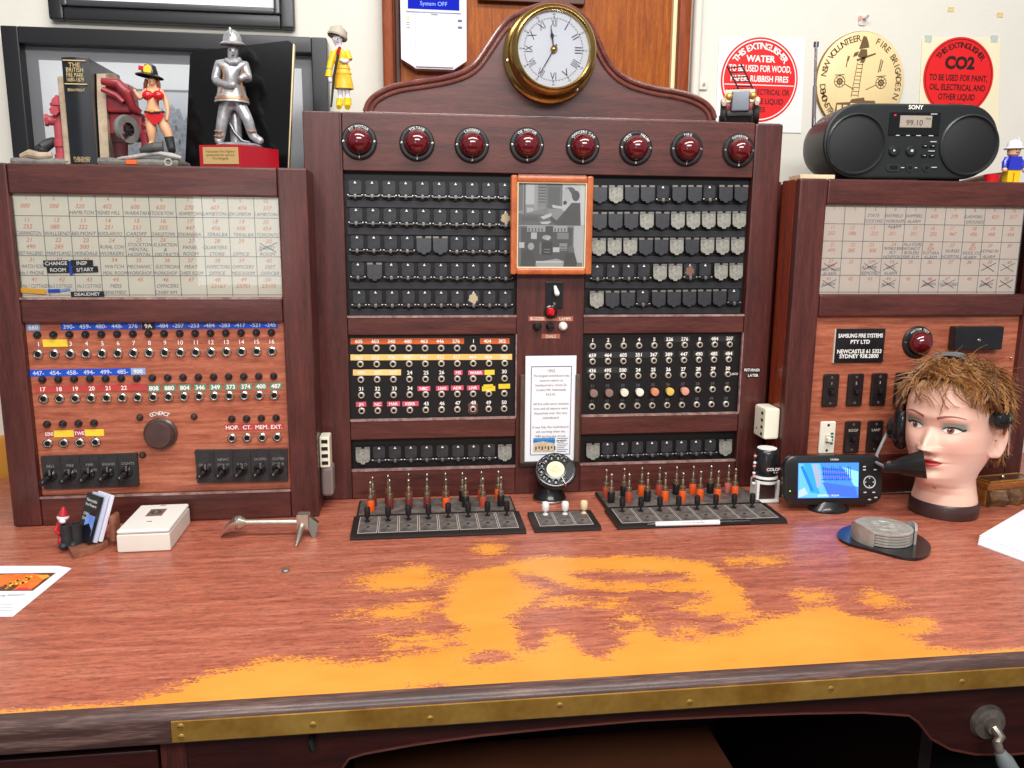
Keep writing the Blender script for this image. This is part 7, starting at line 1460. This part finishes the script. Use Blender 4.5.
for i in range(5): sheet('paper_sheet', ('lowest', 'second lowest', 'middle', 'second from top', 'topmost')[i]+' white sheet bundle of the paper stack at right desk edge', [(x_+(.8*i if j != 1 else 0)-.5*i, y_-.9*i) for j, (x_, y_) in enumerate(Pst)], D0+.0022*i, .0020, mat('paper_stack_white', 'eceef4', .6), 'paper stack at the right desk edge')
# ---------------------------------------------------------------- wooden box behind the mannequin head
a, c = DP(990, 508.5), DP(1040, 503.5); an = math.atan2(c.y-a.y, c.x-a.x)
t = thing('wooden_box', 'rough-edged brown wooden block with brass-trimmed lid right of the mannequin neck', 'box', (a.x+.07, a.y+.03, D0))
MX = Matrix.Translation((a.x, a.y, D0)) @ Matrix.Rotation(an, 4, 'Z'); bark = wood('bark_edge', ('2a1a10', '6b4a2c', 'a37a48'), (2, 12, 12), 10, .6, 0, .5); slab = wood('honey_wood', ('6b3a1c', '9a5c2c', 'b87a40'), (1.5, 12, 12), 6, .35, .3)
dpt = .062
b = B(); n = 14; vs = []
for i in range(n+1):
    x_ = i*.16/n; w1 = .004*sin(i*1.7)+.002*sin(i*3.9)
    vs += [(x_, .004+w1, 0), (x_, -.002+w1*1.5, .016), (x_, .006+w1, .034), (x_, dpt, .034), (x_, dpt, 0)]
fs = [(0, 1, 2, 3, 4), tuple(5*n+k2 for k2 in range(4, -1, -1))]
for i in range(n): fs += [(5*i+k2, 5*i+5+k2, 5*i+5+(k2+1) % 5, 5*i+(k2+1) % 5) for k2 in range(5)]
b.raw(vs, fs, bark, M=MX); b.box(-.003, .16, .012, dpt-.001, .001, .0338, slab, M=MX); b.build('block', t)
b = B(); b.box(-.002, .15, .008, dpt-.004, .034, .048, slab, .002, M=MX); b.box(.006, .12, .014, dpt-.010, .048, .050, mat('brown_lid_panel', '4a2a1a', .3, coat=.4), .0008, M=MX); ld = b.build('lid', t)
b = B(); frame_ = [(.004, .012, .122, .016), (.004, dpt-.012, .122, dpt-.008), (.004, .012, .008, dpt-.008), (.118, .012, .122, dpt-.008)]
for x0_, y0_, x1_, y1_ in frame_: b.box(x0_, x1_, y0_, y1_, .0485, .0512, brass, .0005, M=MX)
b.ball((.055, .03, .0535), .0042, steel, 14, 10, M=MX); b.build('brass_trim', ld)
# ================================================================== MANNEQUIN HEAD
HC = Vector((1.045, -.094, D0)); TH = radians(-60)
MH = Matrix.Translation(HC) @ Matrix.Rotation(TH, 4, 'Z')      # local: face looks to -Y, x = viewer's right
ZT_ = np.array([0, .03, .05, .064, .074, .088, .103, .114, .125, .14, .16, .182, .205, .23, .255, .275, .29, .2985, .301])
FT_ = np.array([.060, .059, .057, .064, .081, .0895, .0885, .0875, .0875, .088, .0868, .0845, .0915, .0935, .0875, .0725, .048, .02, .0])
BT_ = np.array([.060, .059, .056, .056, .056, .060, .066, .072, .079, .088, .097, .104, .107, .105, .095, .077, .050, .02, .0])
WT_ = np.array([.060, .059, .0545, .0515, .051, .0545, .061, .0655, .0695, .0735, .075, .0765, .077, .0745, .067, .054, .035, .014, .0])
zf_ = np.linspace(0, .301, 1204)
def sm(t, w=31):
    v = np.interp(zf_, ZT_, t); k = np.hanning(w+2)[1:-1]; k /= k.sum(); p = np.pad(v, w//2, mode='edge'); r_ = np.convolve(p, k, 'valid'); e_ = zf_ > .285
    r_[e_] = v[e_]; return r_
FS_, BS_, WS_ = sm(FT_), sm(BT_), sm(WT_)
def headR(a, z):
    f_, b_, w_ = np.interp(z, zf_, FS_), np.interp(z, zf_, BS_), np.interp(z, zf_, WS_)
    c_, s_ = np.cos(a), np.sin(a); L_ = np.where(c_ > 0, f_, b_); L_ = np.maximum(L_, 1e-5); w_ = np.maximum(w_, 1e-5)
    nn = np.interp(z, [0, .06, .075, .12, .17], [2, 2, 1.85, 2.05, 2.25])
    return 1/((np.abs(c_)/L_)**nn+(np.abs(s_)/w_)**nn)**(1/nn)
def G(x, s_): return np.exp(-.5*(x/s_)**2)
def sst(a, b_, x): t_ = np.clip((x-a)/(b_-a), 0, 1); return t_*t_*(3-2*t_)
NA, NZ = 420, 400
tt = np.linspace(-1, 1, NA, endpoint=False); av = np.pi*(.45*tt+.55*np.sign(tt)*np.abs(tt)**2.2)      # denser towards the face
zv = np.concatenate([np.linspace(0, .285, NZ-40), .301-.016*np.linspace(1, 0, 41)[1:]**2])
zv[-1] = .30095
AA, ZZ = np.meshgrid(av, zv); R0_ = headR(AA, ZZ); X_ = R0_*np.sin(AA); Y_ = -R0_*np.cos(AA); fr = np.clip(np.cos(AA), 0, 1)**.5
dY = np.zeros_like(X_)
t_ = np.clip((ZZ-.144)/(.186-.144), 0, 1); prof_n = np.where(ZZ >= .144, .0245*(1-t_)**1.0*(1+.15*np.sin(np.pi*t_)), .0245*sst(.1325, .144, ZZ))
dY += prof_n*G(X_, np.where(ZZ > .15, .0052+.0035*(1-t_), .0095))
for s_ in (-1, 1):
    dY += .0075*G(X_-s_*.0125, .0045)*G(ZZ-.1405, .0052)               # nostril wings
    dY -= .0095*G(X_-s_*.031, .0135)*G(ZZ-.183, .0095)                 # sockets
    dY += .0062*G(X_-s_*.033, .0095)*G(ZZ-.182, .0058)                 # eyeballs
    dY += .0022*G(X_-s_*.033, .012)*G(ZZ-.1895, .0022)                 # upper lids
    dY += .0030*G(X_-s_*.032, .018)*G(ZZ-.205, .006)                   # brow ridge
    dY += .0045*G(X_-s_*.042, .016)*G(ZZ-.155, .015)                   # cheekbones
    dY -= .0025*G(X_-s_*.045, .012)*G(ZZ-.118, .014)
dY += .0070*G(X_, .0150)*G(ZZ-.1218, .0034) + .0075*G(X_, .0135)*G(ZZ-.1120, .0040) - .0035*G(X_, .020)*G(ZZ-.1172, .0013) - .0035*G(X_, .014)*G(ZZ-.1015, .0045)
dY += .0055*G(X_, .014)*G(ZZ-.082, .009) - .0016*G(X_, .0022)*G(ZZ-.1275, .005)
Y_ = Y_-dY*fr
vs = np.stack([X_, Y_, ZZ], -1).reshape(-1, 3)
# colours painted on the surface
def C(h): return np.array(lin(h)[:3])
skin_c = C('f3c5b0'); col = np.tile(skin_c, (NZ, NA, 1)).reshape(NZ, NA, 3)
def mix(mask, c): 
    global col
    col = col*(1-mask[..., None])+C(c)*mask[..., None]
front = (np.cos(AA) > .05).astype(float)
for s_ in (-1, 1): mix(.30*G(X_-s_*.045, .016)*G(ZZ-.148, .016)*front, 'e08a78')
mix(.35*G(X_, .03)*G(ZZ-.09, .02)*front*0, 'e8a890')
for s_ in (-1, 1):
    dx_ = (X_-s_*.0335)*s_; dz_ = ZZ-.1815-dx_*.06                     # dx_ positive towards the outer corner
    u_ = np.clip(1-(dx_/.0165)**2, 0, 1); upz, loz = .0068*u_**.8, -.0056*u_
    shadow = sst(-.024, -.008, dx_)*(1-sst(.017, .028, dx_))*sst(upz-.003, upz+.001, dz_)*(1-sst(.010, .0195, dz_))
    mix(.82*shadow*front, '4f8078')
    eye = sst(-.0006, .0004, upz-dz_)*sst(-.0006, .0004, dz_-loz)*(np.abs(dx_) < .0165)*front
    mix(eye, 'efe8e4'); gx = -.0015; ri = np.hypot(X_-s_*.0335-gx, dz_-.0004)
    mix(eye*(1-sst(.0056, .0064, ri)), '6a3a30'); mix(eye*(1-sst(.0040, .0050, ri))*.5, 'a0604c'); mix(eye*(1-sst(.0022, .0028, ri)), '140c0c'); mix(eye*(1-sst(.0008, .0013, np.hypot(X_-s_*.0335-gx+.0018, dz_-.0026))), 'ffffff')
    lash = (np.abs(dz_-np.where(dx_ > .0155, .0004+(dx_-.0155)*.35, upz)) < .0013+.0007*sst(-.01, .014, dx_))*(dx_ > -.0155)*(dx_ < .021)*front
    mix(lash.astype(float), '1c1716'); mix(.5*(np.abs(dz_-loz) < .0007)*(np.abs(dx_) < .016)*front, '5a3a36')
    q_ = (np.abs(X_)*1.0-.012)/(.055-.012); zb_ = .2035+.0078*np.sin(np.clip(q_, 0, 1)*np.pi*.78)-.002*q_; thk = .0032*(1-.75*np.clip(q_, 0, 1))
    mix(.9*(1-sst(thk*.7, thk*1.2, np.abs(ZZ-zb_)))*((q_ > 0) & (q_ < 1) & (X_*s_ > 0))*front, '84443a')
xl_ = np.abs(X_); ul = np.clip(1-(xl_/.0255)**2, 0, 1)
top_l = .1175+.0075*ul**.8-.0022*G(X_, .0035); bot_l = .1175-.0088*ul**.7
mix(sst(-.0005, .0006, top_l-ZZ)*sst(-.0005, .0006, ZZ-bot_l)*(xl_ < .0255)*front, 'c03636'); mix(.75*(np.abs(ZZ-.1173) < .0009)*(xl_ < .024)*front, '7a1a1e')
mix(.8*(1-sst(.0025, .0042, np.hypot(X_-.008, ZZ-.063)))*front, '8e8480')
mix(.35*sst(.07, .06, ZZ)*front*0, 'c98f78')
# scalp under the hair
def hairline(a): a = np.abs(a); return np.interp(a, [0, .35, .7, 1.0, 1.25, 1.5, 1.75, 1.95, 2.2, 3.15], [.268, .266, .254, .232, .216, .212, .206, .17, .125, .105])
scalp = sst(-.004, .004, ZZ-hairline(AA)); mix(scalp, '7a5030')
fs = []
I = np.arange(NZ*NA).reshape(NZ, NA); J = np.roll(I, -1, axis=1)
fs = np.stack([I[:-1], J[:-1], J[1:], I[1:]], -1).reshape(-1, 4).tolist()
hb_ = B(); skm = vcol('painted_mannequin_skin', .45, .05, .06)
hb_.raw(vs.tolist(), fs, skm, M=MH); hb_.f.append(tuple(range(NA))[::-1]); hb_.mi.append(0); hb_.f.append(tuple((NZ-1)*NA+k for k in range(NA))); hb_.mi.append(0)
nhead = len(hb_.v)
# ears: curved shell with a raised rim
for s_ in (-1, 1):
    ev = []; nu, nv = 28, 10
    for i in range(nv+1):
        for k in range(nu):
            a_ = 2*pi*k/nu; q_ = i/nv; rr_ = q_
            ex_, ez_ = .0195*rr_*cos(a_)*(1+.12*sin(a_)), .0330*rr_*sin(a_); lift = .006+.010*(q_**2)*(1 if cos(a_) > -.35 else .25)-.006*max(0, q_-.86)/.14-(.004*(1-abs(q_-.45)/.45) if q_ < .9 else 0)
            if cos(a_) < 0: lift *= .55
            ev.append((s_*(.0725+1.3*lift+.004*ex_/.0165), .006+ex_+.004*sin(a_), .160+ez_))
    ef = [(i*nu+k, i*nu+(k+1) % nu, (i+1)*nu+(k+1) % nu, (i+1)*nu+k) for i in range(nv) for k in range(nu)]
    for k in range(nu):       # back of the ear joins the skull
        x_, y_, z_ = ev[nv*nu+k]; ev.append((s_*.064, y_*.6+.004, z_))
    ef += [(nv*nu+k, nv*nu+(k+1) % nu, (nv+1)*nu+(k+1) % nu, (nv+1)*nu+k) for k in range(nu)]
    hb_.raw(ev, ef, skm, M=MH)
mh = thing('mannequin_head', 'female mannequin head with short curly brown hair and green eye shadow wearing a headset', 'mannequin head', HC)
ho = hb_.build('head', mh, ang=180)
ca = ho.data.color_attributes.new('paint', 'FLOAT_COLOR', 'POINT'); cc_ = np.ones((len(ho.data.vertices), 4), np.float32); cc_[:, :3] = skin_c; cc_[:nhead, :3] = col.reshape(-1, 3); ca.data.foreach_set('color', cc_.ravel())
b = B(); b.lathe([(.0585, 0), (.0625, .001), (.0632, .004), (.0628, .024), (.0600, .029)], (0, 0, 0), (0, 0, 1), mat('brown_base_band', '3f2a27', .4, coat=.2, var=.1, vscale=40), 56, M=MH); b.build('base_band', mh)
# hair
hm_ = [mat('hair_brown', '8a5a30', .42, spec=.6), mat('hair_light', 'a8763f', .42, spec=.6), mat('hair_dark', '5e3a1e', .45, spec=.5)]
hb_ = B(); hr = np.random.default_rng(11)
def surf(a, z): r_ = float(headR(np.array(a), np.array(z))); return Vector((r_*sin(a), -r_*cos(a), z))
# tousled cap beneath the strands
na, nz = 90, 34; cv = []
for j in range(nz):
    for i in range(na):
        a_ = -pi+2*pi*i/na; z0_ = float(hairline(np.array(a_)))+.006; z_ = lerp(z0_, .3005, (j/(nz-1))**.85); p_ = surf(a_, min(z_, .3005)); n_ = Vector((p_.x, p_.y, (z_-.2)*.8)).normalized(); l_ = (.004+.007*min(1, j/5))*(1+.35*sin(a_*11+j*.9)+.25*sin(a_*23-j*1.7)); cv.append((p_+n_*l_)[:])
hb_.raw(cv, [(j*na+i, j*na+(i+1) % na, (j+1)*na+(i+1) % na, (j+1)*na+i) for j in range(nz-1) for i in range(na)], hm_[0], M=MH)
clumps = 330
for c_ in range(clumps):
    while True:
        a_ = float(hr.uniform(-pi, pi)); z_ = float(hr.uniform(.11, .3)); hl_ = float(hairline(np.array(a_)))
        if z_ > hl_: break
    edge = max(0, 1-(z_-hl_)/.03); fr_ = max(0, cos(a_))
    L_ = hr.uniform(.035, .065)*(1-.3*edge); ph = hr.uniform(0, 2*pi); w_ = hr.uniform(3.5, 7); amp = hr.uniform(.003, .0065); mt_i = int(hr.choice([0, 0, 0, 1, 1, 2]))
    sweep = .55*fr_+hr.normal(0, .5); lift0 = hr.uniform(.008, .020) if z_ > .24 else hr.uniform(.004, .011)
    if fr_ > .5: lift0 = hr.uniform(.008, .016)
    for h_ in range(13):
        aa = a_+hr.normal(0, .045); zz_ = min(.2985, z_+hr.normal(0, .004)); p_ = surf(aa, zz_)
        n_ = Vector((p_.x/.075**2, p_.y/.095**2, max(0, zz_-.19)/.11**2)).normalized()
        tn = Vector((cos(aa), sin(aa), 0)); dn = (Vector((0, 0, -1))-n_*(-n_.z)); dn = dn.normalized() if dn.length > .05 else Vector((0, -1, 0))
        top_ = max(0, (n_.z-.55)/.45); d_ = (dn*(1-top_)+Vector((.2, -1, 0))*top_*hr.uniform(-.3, 1)+tn*sweep*.8).normalized()
        sd = n_.cross(d_).normalized(); path = []; rad = []; LL = L_*hr.uniform(.75, 1.15); n = 7
        wild = hr.random() < .05
        for q in range(n):
            s_ = q/(n-1); o_ = (lift0*(1.25 if wild else 1))*sin(min(1, s_*1.5)*pi*.5)+(.014*s_*s_ if wild else -.004*s_*s_)
            pt = p_+d_*(LL*s_*.8)+n_*(o_+.003)+(sd*cos(ph+w_*s_+h_*.06)-sd*cos(ph)+n_*.55*sin(ph+w_*s_))*amp*s_**.5
            ra_ = math.atan2(pt.x, -pt.y); zz2 = min(max(pt.z, .02), .3); rmin = float(headR(np.array(ra_), np.array(zz2)))+.0035; rh = hypot(pt.x, pt.y)
            if pt.z < .3 and rh < rmin: kf = rmin/max(rh, 1e-4); pt = Vector((pt.x*kf, pt.y*kf, pt.z)) if pt.z < .26 else pt+n_*(.006)
            path.append(pt); rad.append(.00085*(1-.75*s_)+.00015)
        hb_.tube(path, rad, hm_[mt_i] if hr.random() < .8 else hm_[(mt_i+1) % 3], n=3, caps=False, M=MH)
# loose fringe wisps on the forehead
for k in range(16):
    a_ = lerp(-.5, .75, k/15)+hr.normal(0, .05); p_ = surf(a_, .262); pts = []
    for q in range(8):
        s_ = q/7; z_ = .262-.034*s_*hr.uniform(.9, 1.1)-(.014*s_ if k in (5, 6, 7) else 0); aa = a_+.22*s_+.1*sin(4*s_+k); r_ = float(headR(np.array(aa), np.array(z_)))+.004+.008*sin(pi*min(1, s_*1.2)); pts.append(Vector((r_*sin(aa), -r_*cos(aa), z_+.006*(1-s_))))
    for h_ in range(5 if k not in (5, 6, 7) else 2):
        o_ = Vector(hr.normal(0, .0016, 3)); hb_.tube([p+o_*(1-.6*i/7) for i, p in enumerate(pts)], [.0007*(1-.6*i/7) for i in range(8)], hm_[1 if h_ % 2 else 0], n=3, caps=False, M=MH)
hb_.build('hair', mh, ang=60)
# ---------------------------------------------------------------- headset
hs = thing('headset', 'black operator headset with horn mouthpiece worn by the mannequin head', 'headset', HC+Vector((0, 0, .12)))
gl = mat('headset_black', '17181a', .25, coat=.4); b = B(); bx = .0875
def arcp(n=24): return [Vector((bx*cos(t), -.020*sin(t), .205+.108*sin(t))) for t in [pi*k/n for k in range(n+1)]]
b.tube(arcp(), .0022, steel, n=8, M=MH); bd = b.build('headband', hs)
b = B(); P = []
for k in range(9):
    t_ = lerp(1.42, 1.98, k/8); P.append((bx*cos(t_), .205+.1105*sin(t_)))
for (x0_, z0_), (x1_, z1_) in zip(P, P[1:]): b.raw([(x0_, -.030, z0_), (x1_, -.030, z1_), (x1_, -.012, z1_), (x0_, -.012, z0_), (x0_*1.02, -.030, z0_+.006), (x1_*1.02, -.030, z1_+.006), (x1_*1.02, -.012, z1_+.006), (x0_*1.02, -.012, z0_+.006)], [(0, 3, 2, 1), (4, 5, 6, 7), (0, 1, 5, 4), (2, 3, 7, 6), (0, 4, 7, 3), (1, 2, 6, 5)], mat('grey_pad', '8c9094', .4, metal=.3), M=MH)
b.build('band_pad', bd)
# pad on the viewer's right
b = B(); b.lathe([(0, .020), (.010, .0195), (.0165, .015), (.019, .008), (.0195, 0), (.017, -.006), (0, -.006)], (.086, -.012, .205), (1, -.25, 0), gl, 30, M=MH); b.lathe([(0, .027), (.004, .026), (.005, .019)], (.086, -.012, .205), (1, -.25, 0), gl, 16, M=MH); b.build('temple_pad', hs)
b = B(); b.tube([(.108, -.020, .215), (.110, -.019, .19), (.111, -.016, .150), (.1105, -.014, .142)], .0016, steel, n=8, M=MH); b.ball((.1105, -.014, .140), .0038, gl, 12, 8, M=MH); b.build('adjusting_rod', hs)
# large receiver on the viewer's left
b = B(); oc = Vector((-.083, -.022, .160)); ax = (-1, -.25, 0); ME = MH @ Matrix.Translation(oc) @ Matrix.Diagonal(Vector((1, .9, 1.42, 1)))
b.lathe([(0, -.010), (.027, -.010), (.032, -.004), (.033, .004), (.030, .012), (.022, .018), (.010, .021), (0, .021)], (0, 0, 0), ax, gl, 36, M=ME); b.lathe([(.016, .018), (.015, .026), (.010, .030), (0, .031)], (0, 0, -.004), ax, gl, 28, M=ME); rc = b.build('receiver', hs)
b = B(); b.tube([(-.112, -.022, .150), (-.116, -.034, .125), (-.110, -.066, .102), (-.088, -.106, .097), (-.056, -.131, .100)], .0032, mat('grey_cable', '8f8f90', .4), n=10, M=MH); b.build('boom', hs)
# horn mouthpiece
hp0, hp1 = Vector((-.052, -.132, .101)), Vector((-.001, -.104, .114)); b = B(); ld_ = (hp1-hp0).length
b.lathe([(0, -.006), (.009, -.006), (.0115, .002), (.012, .014), (.0175, .026), (.0245, ld_-.008), (.0275, ld_+.004), (.026, ld_+.005), (.014, .030), (0, .022)], hp0, hp1-hp0, mat('horn_black', '131314', .35, coat=.2), 34, M=MH @ Matrix.Translation((0, 0, 0))); b.build('horn', hs)
b = B(); b.rod(hp0-Vector((.004, -.004, .010)), hp0+Vector((.004, -.004, .012)), .0035, steel, n=12, M=MH); b.build('horn_pivot', hs)
# ================================================================== surface lettering belongs to the mesh it is printed on
def merge_into(dst, src):
    if dst.data.users > 1: dst.data = dst.data.copy()
    me = src.data; off = Vector((0, 0, 0)); o = src
    while o and o != dst and o != dst.parent: off += o.location; o = o.parent
    if o == dst.parent: off -= dst.location
    bm = bmesh.new(); bm.from_mesh(dst.data); n0 = len(bm.faces); nv0 = len(bm.verts); k0 = len(dst.data.materials)
    bm.from_mesh(me); bm.verts.ensure_lookup_table(); bm.faces.ensure_lookup_table()
    for v in bm.verts[nv0:]: v.co += off
    idx = []
    for mt in me.materials:
        names = [x.name for x in dst.data.materials]
        if mt.name not in names: dst.data.materials.append(mt); names.append(mt.name)
        idx.append(names.index(mt.name))
    for f in bm.faces[n0:]: f.material_index = idx[f.material_index]
    bm.to_mesh(dst.data); bm.free(); bpy.data.objects.remove(src); 
NAMES = ('lettering', 'numbering', 'gilt_lettering', 'printed_', 'handwriting', 'printing', 'ruled_lines', 'numerals', 'digits', 'numbers', 'photographs', 'slots', 'copper_bands', 'screen_picture', 'face_paint', 'face_detail', 'joint_line', 'worn_sill', 'stain', 'flower_photo', 'green_stain')
for o in list(COL.objects):
    if o.type != 'MESH' or not o.parent or not o.name.startswith(NAMES): continue
    dst = o.parent if o.parent.type == 'MESH' else next((c for c in o.parent.children if c.type == 'MESH' and c.name.split('.')[0] in ('body', 'sheet', 'cover', 'board', 'case', 'face_frame', 'dial_housing', 'block')), None)
    if dst is not None and dst != o: merge_into(dst, o)
# ================================================================== LIGHT
W = bpy.data.worlds.new('world'); S.world = W; W.use_nodes = True
W.node_tree.nodes['Background'].inputs[0].default_value = (.95, .96, 1, 1); W.node_tree.nodes['Background'].inputs[1].default_value = .3
def area(name, loc, tgt, sx, sy, power, col=(1, 1, 1)):
    l = bpy.data.lights.new(name, 'AREA'); l.shape = 'RECTANGLE'; l.size = sx; l.size_y = sy; l.energy = power; l.color = col
    o = bpy.data.objects.new(name, l); COL.objects.link(o); o.location = loc
    o.rotation_euler = (Vector(tgt)-Vector(loc)).to_track_quat('-Z', 'Y').to_euler(); return o
area('ceiling_light', (.3, -.95, 2.85), (.3, -.5, .8), 2.4, .35, 46, (1, .98, .95))
area('ceiling_light_rear', (.2, -3.1, 2.8), (.2, -.2, 1.1), 2.4, .5, 72, (1, .98, .96))
area('window_light', (-1.09, -3.9, 1.28), (-1.09, 0, 1.28), .55, .6, 4.5, (.95, .98, 1))
S.view_settings.view_transform = 'Standard'; S.view_settings.look = 'Medium Contrast'
S.view_settings.exposure = 0.1
S.cycles.use_denoising = True; S.cycles.max_bounces = 6
